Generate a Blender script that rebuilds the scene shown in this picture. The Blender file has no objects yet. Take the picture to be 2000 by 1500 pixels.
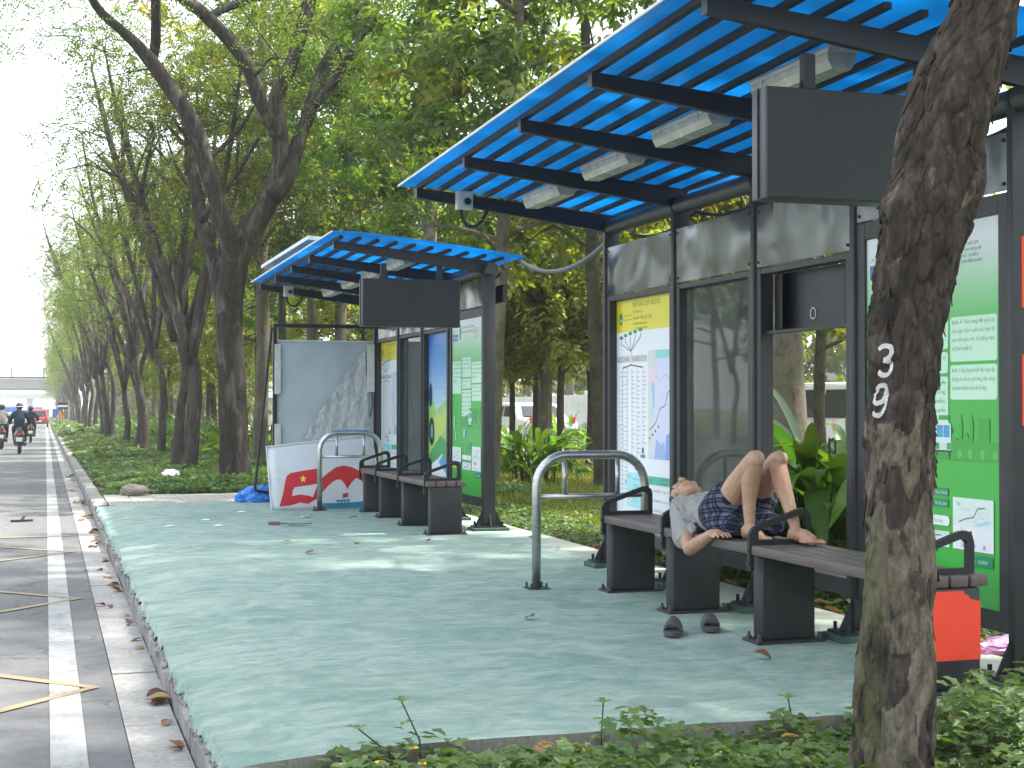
import bpy, bmesh, math, random
import numpy as np
from mathutils import Vector, Matrix, Euler

SC = bpy.context.scene
COL = SC.collection
R = math.radians
# ------------------------------------------------------------------ camera, world, sun, exposure
EYE = 1.19                      # eye above the bus-stop platform (z = 0)
FPX = 2889.0                    # focal length in photo pixels (2000 wide)
YAW, PITCH = R(17.5), R(0.694)
cam_d = bpy.data.cameras.new('Camera')
cam = bpy.data.objects.new('Camera', cam_d)
COL.objects.link(cam)
cam.location = (0, 0, EYE)
cam.rotation_euler = (R(90) + PITCH, 0, -YAW)
cam_d.sensor_width = 36.0
cam_d.lens = 36.0 * FPX / 2000.0
cam_d.clip_start, cam_d.clip_end = 0.05, 4000
SC.camera = cam
SUN_AZ, SUN_EL = R(94), R(57)   # azimuth measured from +Y towards +X
world = bpy.data.worlds.new('World')
SC.world = world
world.use_nodes = True
wn, wl = world.node_tree.nodes, world.node_tree.links
bgn = wn['Background']
sky = wn.new('ShaderNodeTexSky')
sky.sky_type = 'NISHITA'
sky.sun_disc = False
sky.sun_elevation, sky.sun_rotation = SUN_EL, SUN_AZ
sky.air_density, sky.dust_density, sky.ozone_density = 1.0, 3.5, 1.0
# thin pale veil of hazy cloud over the whole sky
mixw = wn.new('ShaderNodeMix'); mixw.data_type = 'RGBA'
mixw.inputs[0].default_value = 0.62
mixw.inputs[7].default_value = (6.6, 7.05, 7.5, 1)
wl.new(sky.outputs['Color'], mixw.inputs[6])
wl.new(mixw.outputs[2], bgn.inputs['Color'])
bgn.inputs['Strength'].default_value = 0.14
sun_d = bpy.data.lights.new('Sun', 'SUN')
sun = bpy.data.objects.new('Sun', sun_d)
COL.objects.link(sun)
sun_d.energy, sun_d.angle, sun_d.color = 4.1, R(1.6), (1.0, 0.95, 0.86)
sdir = Vector((math.sin(SUN_AZ) * math.cos(SUN_EL), math.cos(SUN_AZ) * math.cos(SUN_EL), math.sin(SUN_EL)))
sun.rotation_euler = sdir.to_track_quat('Z', 'Y').to_euler()
SC.view_settings.view_transform = 'Standard'
SC.view_settings.look = 'None'
SC.view_settings.exposure = 1.54
SC.view_settings.gamma = 1.0
SC.view_settings.use_curve_mapping = False
SC.render.engine = 'CYCLES'
SC.cycles.use_denoising = True
SC.cycles.max_bounces = 7
SC.cycles.diffuse_bounces = 4
SC.cycles.glossy_bounces = 3
SC.cycles.transmission_bounces = 5
SC.cycles.transparent_max_bounces = 10
SC.cycles.sample_clamp_indirect = 8
SC.cycles.caustics_reflective = False
SC.cycles.caustics_refractive = False

# ------------------------------------------------------------------ pixel -> place helpers
CR = Euler((R(90) + PITCH, 0, -YAW)).to_matrix()
def ray(u, v):
    return CR @ Vector(((u - 1000) / FPX, (750 - v) / FPX, -1.0))
def pX(u, v, X):
    d = ray(u, v); k = X / d.x; return Vector((X, d.y * k, EYE + d.z * k))
def pY(u, v, Y):
    d = ray(u, v); k = Y / d.y; return Vector((d.x * k, Y, EYE + d.z * k))
def pZ(u, v, z=0.0):
    d = ray(u, v); k = (z - EYE) / d.z; return Vector((d.x * k, d.y * k, z))
def gz(y):
    """the street falls gently away beyond the stop"""
    y = np.asarray(y, dtype=float)
    r = -0.008 * np.clip(y - 18.5, 0, 330)
    return float(r) if r.ndim == 0 else r

# ------------------------------------------------------------------ object helpers
def tag(o, label=None, cat=None, group=None, kind=None):
    if label: o['label'] = label
    if cat: o['category'] = cat
    if group: o['group'] = group
    if kind: o['kind'] = kind
    return o
def empty(name, loc=(0, 0, 0), rz=0.0, parent=None):
    o = bpy.data.objects.new(name, None)
    o.empty_display_size = 0.1
    COL.objects.link(o)
    o.location = loc
    o.rotation_euler = (0, 0, rz)
    if parent: o.parent = parent
    return o
def thing(name, label, cat, loc=(0, 0, 0), rz=0.0, group=None):
    return tag(empty(name, loc, rz), label, cat, group)
def mesh_obj(name, me, mats=None, parent=None, smooth=False):
    if mats is not None:
        for m in (mats if isinstance(mats, (list, tuple)) else [mats]):
            me.materials.append(m)
    if smooth and len(me.polygons):
        me.polygons.foreach_set('use_smooth', [True] * len(me.polygons))
    o = bpy.data.objects.new(name, me)
    COL.objects.link(o)
    if parent:
        o.parent = parent
    return o
def children(o):
    return [c for c in o.children]
def copy_tree(o, parent=None):
    c = o.copy(); COL.objects.link(c)
    c.parent = parent
    for ch in KIDS(o):
        copy_tree(ch, c)
    return c
def KIDS(o):
    return list(o.children)

class MB:
    """collects shapes into one mesh"""
    def __init__(s):
        s.v, s.f, s.m = [], [], []
    def add(s, vs, fs, mi=0):
        b = len(s.v)
        s.v += [tuple(p) for p in vs]
        s.f += [tuple(i + b for i in f) for f in fs]
        s.m += [mi] * len(fs)
        return s
    def box(s, a, b, mi=0, M=None):
        x0, y0, z0 = a; x1, y1, z1 = b
        vs = [Vector(p) for p in ((x0,y0,z0),(x1,y0,z0),(x1,y1,z0),(x0,y1,z0),(x0,y0,z1),(x1,y0,z1),(x1,y1,z1),(x0,y1,z1))]
        if M: vs = [M @ p for p in vs]
        return s.add(vs, [(0,3,2,1),(4,5,6,7),(0,1,5,4),(1,2,6,5),(2,3,7,6),(3,0,4,7)], mi)
    def bbox(s, a, b, bev, mi=0, M=None):
        """box with chamfered edges"""
        bm = bmesh.new()
        bmesh.ops.create_cube(bm, size=1)
        c = [(p + q) / 2 for p, q in zip(a, b)]; d = [abs(q - p) for p, q in zip(a, b)]
        for v in bm.verts:
            v.co = Vector((v.co.x * d[0] + c[0], v.co.y * d[1] + c[1], v.co.z * d[2] + c[2]))
        bmesh.ops.bevel(bm, geom=bm.edges[:], offset=bev, segments=2, affect='EDGES', profile=0.5)
        if M: bm.transform(M)
        bm.verts.index_update()
        s.add([v.co for v in bm.verts], [[v.index for v in f.verts] for f in bm.faces], mi)
        bm.free()
        return s
    def tube(s, pts, rad, n=8, mi=0, cap=True, jit=None, closed=False):
        pts = [Vector(p) for p in pts]
        k = len(pts)
        if not hasattr(rad, '__len__'): rad = [rad] * k
        prev = None; base = len(s.v)
        for i, p in enumerate(pts):
            if closed: t = pts[(i + 1) % k] - pts[i - 1]
            else: t = pts[min(i + 1, k - 1)] - pts[max(i - 1, 0)]
            if t.length < 1e-9: t = Vector((0, 0, 1))
            t.normalize()
            if prev is None:
                a = Vector((1, 0, 0)) if abs(t.x) < 0.9 else Vector((0, 1, 0))
                nn = (a - t * a.dot(t)).normalized()
            else:
                nn = prev - t * prev.dot(t)
                nn = nn.normalized() if nn.length > 1e-6 else t.orthogonal().normalized()
            prev = nn
            bb = t.cross(nn)
            for j in range(n):
                w = 2 * math.pi * j / n
                r = rad[i] * (1 + (jit(i, j) if jit else 0))
                s.v.append(tuple(p + nn * (math.cos(w) * r) + bb * (math.sin(w) * r)))
        rows = k if closed else k - 1
        for i in range(rows):
            for j in range(n):
                a = base + i * n + j; b = base + i * n + (j + 1) % n
                c = base + ((i + 1) % k) * n + (j + 1) % n; d = base + ((i + 1) % k) * n + j
                s.f.append((a, b, c, d)); s.m.append(mi)
        if cap and not closed:
            s.f.append(tuple(base + j for j in range(n))[::-1]); s.m.append(mi)
            s.f.append(tuple(base + (k - 1) * n + j for j in range(n))); s.m.append(mi)
        return s
    def cyl(s, a, b, r, n=12, mi=0, r2=None):
        return s.tube([a, b], [r, r if r2 is None else r2], n, mi)
    def prism(s, poly, d, mi=0):
        """polygon (3D points) extruded by vector d"""
        n = len(poly); d = Vector(d)
        vs = [Vector(p) for p in poly] + [Vector(p) + d for p in poly]
        fs = [tuple(range(n))[::-1], tuple(range(n, 2 * n))] + [(i, (i + 1) % n, n + (i + 1) % n, n + i) for i in range(n)]
        return s.add(vs, fs, mi)
    def ell(s, c, r, mi=0, seg=14, rings=9, M=None):
        vs, fs = [], []
        for i in range(rings + 1):
            th = math.pi * i / rings
            for j in range(seg):
                ph = 2 * math.pi * j / seg
                p = Vector((r[0] * math.sin(th) * math.cos(ph), r[1] * math.sin(th) * math.sin(ph), r[2] * math.cos(th)))
                if M: p = M @ p
                vs.append(p + Vector(c))
        for i in range(rings):
            for j in range(seg):
                fs.append((i * seg + j, (i + 1) * seg + j, (i + 1) * seg + (j + 1) % seg, i * seg + (j + 1) % seg))
        return s.add(vs, fs, mi)
    def mesh(s, name):
        me = bpy.data.meshes.new(name)
        me.from_pydata(s.v, [], s.f)
        me.polygons.foreach_set('material_index', s.m)
        return me
    def build(s, name, mats, parent=None, smooth=False, angle=None):
        me = s.mesh(name)
        bm = bmesh.new(); bm.from_mesh(me)
        bmesh.ops.recalc_face_normals(bm, faces=bm.faces[:])
        bm.to_mesh(me); bm.free()
        o = mesh_obj(name, me, mats, parent, smooth)
        if angle is not None:
            me.set_sharp_from_angle(angle=R(angle))
            me.polygons.foreach_set('use_smooth', [True] * len(me.polygons))
        return o

def np_mesh(name, V, F, attrs=None):
    """V (n,3), F (m,k) arrays -> mesh quickly; attrs: dict of per-point floats"""
    me = bpy.data.meshes.new(name)
    V = np.ascontiguousarray(V, dtype=np.float32); F = np.ascontiguousarray(F, dtype=np.int32)
    me.vertices.add(len(V)); me.vertices.foreach_set('co', V.ravel())
    me.loops.add(F.size); me.loops.foreach_set('vertex_index', F.ravel())
    me.polygons.add(len(F))
    me.polygons.foreach_set('loop_start', np.arange(0, F.size, F.shape[1], dtype=np.int32))
    me.update(calc_edges=True)
    for k, a in (attrs or {}).items():
        at = me.attributes.new(k, 'FLOAT', 'POINT')
        at.data.foreach_set('value', np.ascontiguousarray(a, dtype=np.float32))
    return me

# leaf templates: verts (length along x, width y, lift z), triangle faces
LT = {
 'diamond': (np.array([(0,0,0),(.45,.5,.10),(1,0,-.12),(.45,-.5,.10)], float), np.array([(0,2,1),(0,3,2)])),
 'leaf6': (np.array([(0,0,0),(.28,.40,.09),(.66,.40,.06),(1,0,-.20),(.66,-.40,.06),(.28,-.40,.09),(.5,0,-.02)], float),
           np.array([(0,6,1),(1,6,2),(2,6,3),(3,6,4),(4,6,5),(5,6,0)])),
 'lobed': (np.array([(0,0,0),(.22,.18,.03),(.38,.62,.05),(.56,.30,.04),(.80,.26,.01),(1,0,-.10),(.80,-.26,.01),(.56,-.30,.04),(.38,-.62,.05),(.22,-.18,.03),(.5,0,-.02)], float),
           np.array([(0,10,1),(1,10,2),(2,10,3),(3,10,4),(4,10,5),(5,10,6),(6,10,7),(7,10,8),(8,10,9),(9,10,0)])),
 'blade': (np.array([(0,.5,0),(0,-.5,0),(.6,.32,.05),(.6,-.32,.05),(1,0,-.06)], float), np.array([(0,1,3),(0,3,2),(2,3,4)])),
}
def leaves(pos, dr, nrm, L, W, shape='diamond', rnd=None):
    """arrays -> V, F, rnd for many leaves"""
    T, F = LT[shape]
    n = len(pos)
    dr = dr / (np.linalg.norm(dr, axis=1, keepdims=True) + 1e-9)
    sd = np.cross(nrm, dr); sd /= (np.linalg.norm(sd, axis=1, keepdims=True) + 1e-9)
    up = np.cross(dr, sd)
    L = np.broadcast_to(np.asarray(L, float), (n,)); W = np.broadcast_to(np.asarray(W, float), (n,))
    V = (pos[:, None, :] + dr[:, None, :] * (T[None, :, 0, None] * L[:, None, None])
         + sd[:, None, :] * (T[None, :, 1, None] * W[:, None, None]) + up[:, None, :] * (T[None, :, 2, None] * L[:, None, None]))
    k = len(T)
    FF = F[None] + (np.arange(n) * k)[:, None, None]
    if rnd is None: rnd = np.random.default_rng(1).random(n)
    return V.reshape(-1, 3), FF.reshape(-1, 3), np.repeat(rnd, k)
def join_lv(parts):
    Vs, Fs, Rs, b = [], [], [], 0
    for V, F, r in parts:
        Vs.append(V); Fs.append(F + b); Rs.append(r); b += len(V)
    return np.concatenate(Vs), np.concatenate(Fs), np.concatenate(Rs)
def unit(rng, n):
    d = rng.normal(size=(n, 3)); return d / np.linalg.norm(d, axis=1, keepdims=True)

# ------------------------------------------------------------------ materials
def srgb(h):
    if isinstance(h, str):
        h = h.lstrip('#'); c = [int(h[i:i + 2], 16) / 255 for i in (0, 2, 4)]
        return tuple(x / 12.92 if x <= .04045 else ((x + .055) / 1.055) ** 2.4 for x in c)
    return tuple(h)
def newmat(name):
    m = bpy.data.materials.new(name); m.use_nodes = True
    nt = m.node_tree
    return m, nt, nt.nodes, nt.links, nt.nodes['Principled BSDF']
def tex_coord(nt, scale=(1, 1, 1), kind='Object', rot=(0, 0, 0)):
    tc = nt.nodes.new('ShaderNodeTexCoord'); mp = nt.nodes.new('ShaderNodeMapping')
    mp.inputs['Scale'].default_value = scale
    mp.inputs['Rotation'].default_value = rot
    nt.links.new(tc.outputs[kind], mp.inputs['Vector'])
    return mp.outputs['Vector']
def noise(nt, vec, scale, detail=4, rough=.55, dist=0.0):
    n = nt.nodes.new('ShaderNodeTexNoise')
    n.inputs['Scale'].default_value = scale; n.inputs['Detail'].default_value = detail
    n.inputs['Roughness'].default_value = rough; n.inputs['Distortion'].default_value = dist
    nt.links.new(vec, n.inputs['Vector'])
    return n.outputs['Fac']
def ramp(nt, fac, stops):
    r = nt.nodes.new('ShaderNodeValToRGB')
    e = r.color_ramp.elements
    while len(e) < len(stops): e.new(0.5)
    for el, (p, c) in zip(e, stops):
        el.position = p
        c = srgb(c); el.color = (c[0], c[1], c[2], 1)
    nt.links.new(fac, r.inputs['Fac'])
    return r.outputs['Color']
def mixc(nt, fac, a, b, mode='MIX'):
    m = nt.nodes.new('ShaderNodeMix'); m.data_type = 'RGBA'; m.blend_type = mode
    for key, val in ((0, fac), (6, a), (7, b)):
        s = m.inputs[key]
        if hasattr(val, 'is_output'): nt.links.new(val, s)
        elif key == 0: s.default_value = val
        else:
            c = srgb(val); s.default_value = (c[0], c[1], c[2], 1)
    return m.outputs[2]
def bump(nt, p, h, strength=.3, dist=.01):
    b = nt.nodes.new('ShaderNodeBump')
    b.inputs['Strength'].default_value = strength; b.inputs['Distance'].default_value = dist
    nt.links.new(h, b.inputs['Height']); nt.links.new(b.outputs['Normal'], p.inputs['Normal'])
def simple(name, col, rough=.5, metal=0.0, var=.18, vscale=6, bmp=0.0, bscale=60, spec=.5, stretch=(1, 1, 1)):
    """one colour with soft blotches, a little grain and uneven gloss"""
    m, nt, N, L, p = newmat(name)
    v = tex_coord(nt, stretch)
    c = srgb(col)
    dk = tuple(x * (1 - var) for x in c); lt = tuple(min(1, x * (1 + var)) for x in c)
    f = noise(nt, v, vscale, 6, .65)
    L.new(ramp(nt, f, [(.3, dk), (.7, lt)]), p.inputs['Base Color'])
    p.inputs['Metallic'].default_value = metal
    p.inputs['Specular IOR Level'].default_value = spec
    mr = N.new('ShaderNodeMapRange')
    mr.inputs['To Min'].default_value = max(0, rough - .08); mr.inputs['To Max'].default_value = min(1, rough + .1)
    L.new(noise(nt, v, vscale * 2.3, 5, .6), mr.inputs['Value'])
    L.new(mr.outputs['Result'], p.inputs['Roughness'])
    if bmp: bump(nt, p, noise(nt, v, bscale, 4, .6), bmp, .004)
    return m
def leafmat(name, stops, trans=.42, gloss=.12, rough=.45, var=.25):
    m = bpy.data.materials.new(name); m.use_nodes = True
    nt = m.node_tree; N, L = nt.nodes, nt.links
    p = N['Principled BSDF']; out = N['Material Output']
    at = N.new('ShaderNodeAttribute'); at.attribute_name = 'rnd'
    c = ramp(nt, at.outputs['Fac'], stops)
    oi = N.new('ShaderNodeObjectInfo')
    hs = N.new('ShaderNodeHueSaturation')
    ma = N.new('ShaderNodeMapRange'); ma.inputs['To Min'].default_value = .5 - .03 * var * 4; ma.inputs['To Max'].default_value = .5 + .012 * var * 4
    mb = N.new('ShaderNodeMapRange'); mb.inputs['To Min'].default_value = 1 - var; mb.inputs['To Max'].default_value = 1 + var
    L.new(oi.outputs['Random'], ma.inputs['Value']); L.new(oi.outputs['Random'], mb.inputs['Value'])
    L.new(ma.outputs['Result'], hs.inputs['Hue']); L.new(mb.outputs['Result'], hs.inputs['Value'])
    L.new(c, hs.inputs['Color'])
    p.inputs['Roughness'].default_value = rough
    p.inputs['Specular IOR Level'].default_value = gloss * 3
    L.new(hs.outputs['Color'], p.inputs['Base Color'])
    t = N.new('ShaderNodeBsdfTranslucent')
    g = N.new('ShaderNodeMix'); g.data_type = 'RGBA'; g.blend_type = 'MULTIPLY'; g.inputs[0].default_value = 1
    g.inputs[7].default_value = (1.9, 1.7, .5, 1)
    L.new(hs.outputs['Color'], g.inputs[6]); L.new(g.outputs[2], t.inputs['Color'])
    mx = N.new('ShaderNodeMixShader'); mx.inputs['Fac'].default_value = trans
    L.new(p.outputs['BSDF'], mx.inputs[1]); L.new(t.outputs['BSDF'], mx.inputs[2])
    L.new(mx.outputs['Shader'], out.inputs['Surface'])
    return m
M = {}
# ================================================================== the setting
def mat_asphalt():
    m, nt, N, L, p = newmat('asphalt')
    v = tex_coord(nt)
    big = noise(nt, v, .55, 5, .6); fine = noise(nt, v, 75, 5, .85); mid = noise(nt, v, 11, 5, .65)
    c = ramp(nt, fine, [(.30, (.05, .05, .05)), (.52, (.13, .129, .128)), (.72, (.26, .256, .253))])
    c = mixc(nt, .42, c, ramp(nt, big, [(.3, (.105, .105, .106)), (.7, (.165, .164, .164))]))
    c = mixc(nt, .22, c, ramp(nt, mid, [(.35, (.06, .06, .062)), (.65, (.22, .22, .22))]))
    # tyre-worn lanes running with the road
    v2 = tex_coord(nt, (1.1, .03, 1))
    c = mixc(nt, .25, c, ramp(nt, noise(nt, v2, 1.3, 3, .5), [(.35, (.08, .08, .085)), (.7, (.20, .20, .205))]))
    vo = N.new('ShaderNodeTexVoronoi'); vo.feature = 'DISTANCE_TO_EDGE'; vo.inputs['Scale'].default_value = .55
    nz = N.new('ShaderNodeVectorMath'); nz.operation = 'ADD'
    nn = N.new('ShaderNodeTexNoise'); nn.inputs['Scale'].default_value = 2.5; nn.inputs['Detail'].default_value = 5
    L.new(v, nn.inputs['Vector']); L.new(v, nz.inputs[0]); L.new(nn.outputs['Color'], nz.inputs[1])
    L.new(nz.outputs['Vector'], vo.inputs['Vector'])
    crack = ramp(nt, vo.outputs['Distance'], [(0.0, (.35, .35, .35)), (.010, (1, 1, 1))])
    c = mixc(nt, .75, c, crack, 'MULTIPLY')
    L.new(c, p.inputs['Base Color'])
    p.inputs['Roughness'].default_value = .88
    bump(nt, p, fine, .6, .006)
    return m
def mat_paint(name, col, wear=.5, under=(.13, .13, .135)):
    m, nt, N, L, p = newmat(name)
    v = tex_coord(nt)
    f = mixc(nt, .5, noise(nt, v, 34, 6, .75), noise(nt, v, 3.3, 4, .6))
    c0 = srgb(col)
    c = ramp(nt, f, [(.40 - .12 * (1 - wear), under), (.50 - .12 * (1 - wear), tuple(x * .75 for x in c0)), (.62, c0)])
    L.new(c, p.inputs['Base Color']); p.inputs['Roughness'].default_value = .75
    bump(nt, p, noise(nt, v, 150, 3, .7), .4, .004)
    return m
def mat_concrete(name, a, b, sc=3.0, streak=(1, 1, 1), bm_=.35):
    m, nt, N, L, p = newmat(name)
    v = tex_coord(nt, streak)
    c = ramp(nt, noise(nt, v, sc, 7, .68), [(.30, a), (.68, b)])
    c = mixc(nt, .35, c, ramp(nt, noise(nt, v, sc * 14, 5, .7), [(.35, tuple(x * .55 for x in srgb(a))), (.6, b)]))
    L.new(c, p.inputs['Base Color']); p.inputs['Roughness'].default_value = .9
    bump(nt, p, noise(nt, v, sc * 25, 5, .7), bm_, .008)
    return m
def mat_platform():
    m, nt, N, L, p = newmat('green_floor_paint')
    v = tex_coord(nt)
    vs = tex_coord(nt, (.8, 2.6, 1), rot=(0, 0, .30))           # trowel strokes across the platform
    a = noise(nt, vs, 3.2, 9, .76, .9); b = noise(nt, vs, 9, 6, .7, .4); d = noise(nt, v, .8, 5, .6)
    c = ramp(nt, a, [(.30, (.080, .155, .128)), (.44, (.200, .315, .262)), (.55, (.32, .425, .368)), (.68, (.52, .55, .485))])
    c = mixc(nt, .40, c, ramp(nt, b, [(.36, (.09, .17, .142)), (.50, (.25, .36, .305)), (.66, (.52, .55, .485))]))
    c = mixc(nt, .30, c, ramp(nt, d, [(.35, (.12, .205, .172)), (.65, (.33, .385, .34))]))
    iso = noise(nt, v, 3.0, 8, .68, 1.6)
    c = mixc(nt, .38, c, ramp(nt, iso, [(.34, (.095, .175, .148)), (.50, (.245, .325, .285)), (.66, (.46, .49, .445))]))
    pt = noise(nt, v, 1.7, 7, .72, 1.2)
    c = mixc(nt, ramp(nt, pt, [(.52, (0, 0, 0)), (.60, (.42, .42, .42))]), c, (.125, .235, .195))      # fresher, darker paint
    gr = noise(nt, v, 1.1, 8, .75, .8)
    c = mixc(nt, ramp(nt, gr, [(.56, (0, 0, 0)), (.68, (.40, .40, .40))]), c, (.26, .27, .25))           # trodden grime
    g = noise(nt, v, 3.1, 7, .75)
    c = mixc(nt, ramp(nt, g, [(.62, (0, 0, 0)), (.72, (.5, .5, .5))]), c, (.46, .43, .37))   # paint worn to screed
    # damp stain in front of the bench
    st = pZ(1310, 1256, 0)
    vm = N.new('ShaderNodeVectorMath'); vm.operation = 'SUBTRACT'; vm.inputs[1].default_value = (st.x, st.y, 0); L.new(v, vm.inputs[0])
    vz = N.new('ShaderNodeVectorMath'); vz.operation = 'MULTIPLY'; vz.inputs[1].default_value = (2.6, 5.5, 0); L.new(vm.outputs[0], vz.inputs[0])
    ln = N.new('ShaderNodeVectorMath'); ln.operation = 'LENGTH'; L.new(vz.outputs[0], ln.inputs[0])
    sn = N.new('ShaderNodeMath'); sn.operation = 'MULTIPLY_ADD'; sn.inputs[1].default_value = 1.5; L.new(noise(nt, v, 7, 6, .7), sn.inputs[0]); L.new(ln.outputs['Value'], sn.inputs[2])
    c = mixc(nt, ramp(nt, sn.outputs[0], [(.75, (.6, .6, .6)), (1.35, (0, 0, 0))]), c, (.12, .115, .11))
    # round repainted patches
    vo = N.new('ShaderNodeTexVoronoi'); vo.inputs['Scale'].default_value = 1.15; L.new(v, vo.inputs['Vector'])
    c = mixc(nt, ramp(nt, vo.outputs['Distance'], [(.13, (.35, .35, .35)), (.15, (0, 0, 0))]), c, (.10, .20, .17))
    # worn bare screed towards the back edge, noisy border
    sx = N.new('ShaderNodeSeparateXYZ'); L.new(v, sx.inputs['Vector'])
    mr = N.new('ShaderNodeMapRange'); mr.inputs['From Min'].default_value = 3.55; mr.inputs['From Max'].default_value = 4.2
    L.new(sx.outputs['X'], mr.inputs['Value'])
    mm = N.new('ShaderNodeMath'); mm.operation = 'MULTIPLY'
    L.new(mr.outputs['Result'], mm.inputs[0]); L.new(noise(nt, v, 2.0, 6, .7), mm.inputs[1])
    c = mixc(nt, ramp(nt, mm.outputs['Value'], [(.22, (0, 0, 0)), (.5, (.8, .8, .8))]), c, (.43, .42, .37))
    L.new(c, p.inputs['Base Color'])
    p.inputs['Roughness'].default_value = .7
    p.inputs['Specular IOR Level'].default_value = .3
    h = mixc(nt, .5, noise(nt, vs, 6, 7, .7, .5), noise(nt, v, 60, 5, .7))
    bump(nt, p, h, .45, .02)
    return m
def mat_soil(name, stops, sc=7):
    m, nt, N, L, p = newmat(name)
    v = tex_coord(nt)
    c = ramp(nt, mixc(nt, .5, noise(nt, v, sc, 8, .75), noise(nt, v, sc * .15, 5, .6)), stops)
    L.new(c, p.inputs['Base Color']); p.inputs['Roughness'].default_value = 1
    bump(nt, p, noise(nt, v, sc * 5, 6, .7), .8, .03)
    return m
M['asphalt'] = mat_asphalt()
M['white_line'] = mat_paint('white_road_paint', (.38, .38, .37), .65)
M['yellow_line'] = mat_paint('yellow_road_paint', (.34, .265, .15), .75, (.17, .155, .13))
M['gutter'] = mat_concrete('gutter_concrete', (.21, .20, .19), (.40, .385, .365), 2.2)
M['kerb'] = mat_concrete('kerb_concrete', (.13, .125, .115), (.33, .32, .30), 4.5, (1, 1, .35))
M['screed'] = mat_concrete('platform_side_concrete', (.10, .095, .08), (.27, .255, .22), 5, (1, 1, .5))
M['platform'] = mat_platform()
M['soil'] = mat_soil('bed_soil', [(.3, (.03, .024, .016)), (.5, (.07, .055, .035)), (.7, (.15, .12, .075))])
M['lawn'] = mat_soil('lawn_ground', [(.3, (.05, .065, .02)), (.5, (.12, .145, .04)), (.72, (.25, .22, .09))], 3)
M['paver'] = mat_concrete('paver', (.26, .24, .215), (.47, .44, .40), 6)

def strip(name, xs, ys, mat, zf, jitter=0, parent=None, seed=0):
    """ground sheet on a grid; zf(x, y) gives the height"""
    X, Y = np.meshgrid(np.asarray(xs, float), np.asarray(ys, float), indexing='ij')
    Z = zf(X, Y)
    nx, ny = X.shape
    V = np.stack([X, Y, Z], -1).reshape(-1, 3)
    i, j = np.meshgrid(np.arange(nx - 1), np.arange(ny - 1), indexing='ij')
    a = (i * ny + j).ravel()
    F = np.stack([a, a + ny, a + ny + 1, a + 1], -1)
    me = np_mesh(name, V, F)
    o = mesh_obj(name, me, mat, parent, True)
    return o
def ystops(y0, y1):
    ys = [y0]
    while ys[-1] < y1:
        ys.append(min(y1, ys[-1] + max(.8, .06 * abs(ys[-1]))))
    if y0 < 18.5 < y1: ys = sorted(set(ys + [18.5]))
    return ys
KX = 0.545                                   # kerb face line
P0, P1 = 5.0, 17.9                           # platform along the street
PB = 4.26                                    # back edge of the platform
ROADZ = -0.19
base = strip('ground', np.linspace(-420, 620, 27), ystops(-60, 1500), M['lawn'], lambda x, y: -.6 + gz(y))
tag(base, kind='structure')
road = strip('road', [-26, -18, -10, -5, -2, 0, .322], ystops(-12, 1100), M['asphalt'], lambda x, y: ROADZ + gz(y) + 0 * x)
tag(road, kind='structure')
el = strip('edge_line', [.022, .161], ystops(-4, 420), M['white_line'], lambda x, y: ROADZ + .004 + gz(y) + 0 * x)
tag(el, kind='structure')
# dashed lane lines further out
zz = MB()
yt, per, amp = 7.42, 3.38, 1.62
def band(p, q, w, z):
    p, q = Vector(p), Vector(q); d = (q - p).normalized(); n = Vector((-d.y, d.x)) * w / 2
    return [(p.x - n.x, p.y - n.y, z), (q.x - n.x, q.y - n.y, z), (q.x + n.x, q.y + n.y, z), (p.x + n.x, p.y + n.y, z)]
k = 0
for i in range(-1, 3):
    y = yt + per * i
    for sgn, zo in ((1, .008), (-1, .0085)):
        w_ = .105 / math.cos(math.atan2(per / 2, 1.62)) / 2
        zz.add([(.26, y, ROADZ + .0062), (-1.38, y + sgn * (per / 2 + w_), ROADZ + .0062), (-1.38, y + sgn * (per / 2 - w_), ROADZ + .0062), (.26 - 2 * w_ * .485, y, ROADZ + .0062)], [(0, 1, 2, 3)])
zz.add(band((.25, 15.85), (-1.4, 15.85), .09, ROADZ + .0066), [(0, 1, 2, 3)])
zzo = zz.build('zigzag_marking', M['yellow_line']); tag(zzo, kind='structure')
# gutter slabs
gut = empty('gutter'); tag(gut, kind='structure')
rng = random.Random(3)
def gutter_slab_mesh(L):
    b = MB(); b.box((.326, 0, -.08), (.543, L - .008, 0)); return b
gm = None
y = -1.0
slabs = []
gb = gutter_slab_mesh(1.25).mesh('gutter_slab'); gb.materials.append(M['gutter'])
while y < 90:
    o = bpy.data.objects.new('gutter_slab', gb); COL.objects.link(o); o.parent = gut
    o.location = (0, y, ROADZ + .006 + rng.uniform(-.003, .003) + gz(y)); y += 1.25
gfar = strip('gutter_run', [.326, .543], ystops(90, 420), M['gutter'], lambda x, y: ROADZ + .005 + gz(y) + 0 * x, parent=gut)
# kerb stones (each its own piece)
kerb = empty('kerb'); tag(kerb, kind='structure')
def kerb_mesh(seed, top):
    r = np.random.default_rng(seed)
    b = MB(); n = 10
    prof = [(.548, -.24), (.546, -.10), (.550, top - .02), (.566, top), (.70, top + .005), (.70, -.24)]
    vs, fs = [], []
    for i in range(n + 1):
        for j, (x, z) in enumerate(prof):
            q = .004 if j in (0, 5) else .009
            vs.append((x + r.normal() * q * (.6 if j != 5 else 0), i / n * .992, z + r.normal() * q * .5))
    k = len(prof)
    for i in range(n):
        for j in range(k - 1):
            fs.append((i * k + j, i * k + j + 1, (i + 1) * k + j + 1, (i + 1) * k + j))
    fs += [tuple(range(k)), tuple(range(n * k, n * k + k))[::-1]]
    b.add(vs, fs); me = b.mesh('kerb_stone')
    bm = bmesh.new(); bm.from_mesh(me); bmesh.ops.recalc_face_normals(bm, faces=bm.faces[:]); bm.to_mesh(me); bm.free()
    me.materials.append(M['kerb']); return me
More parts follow.
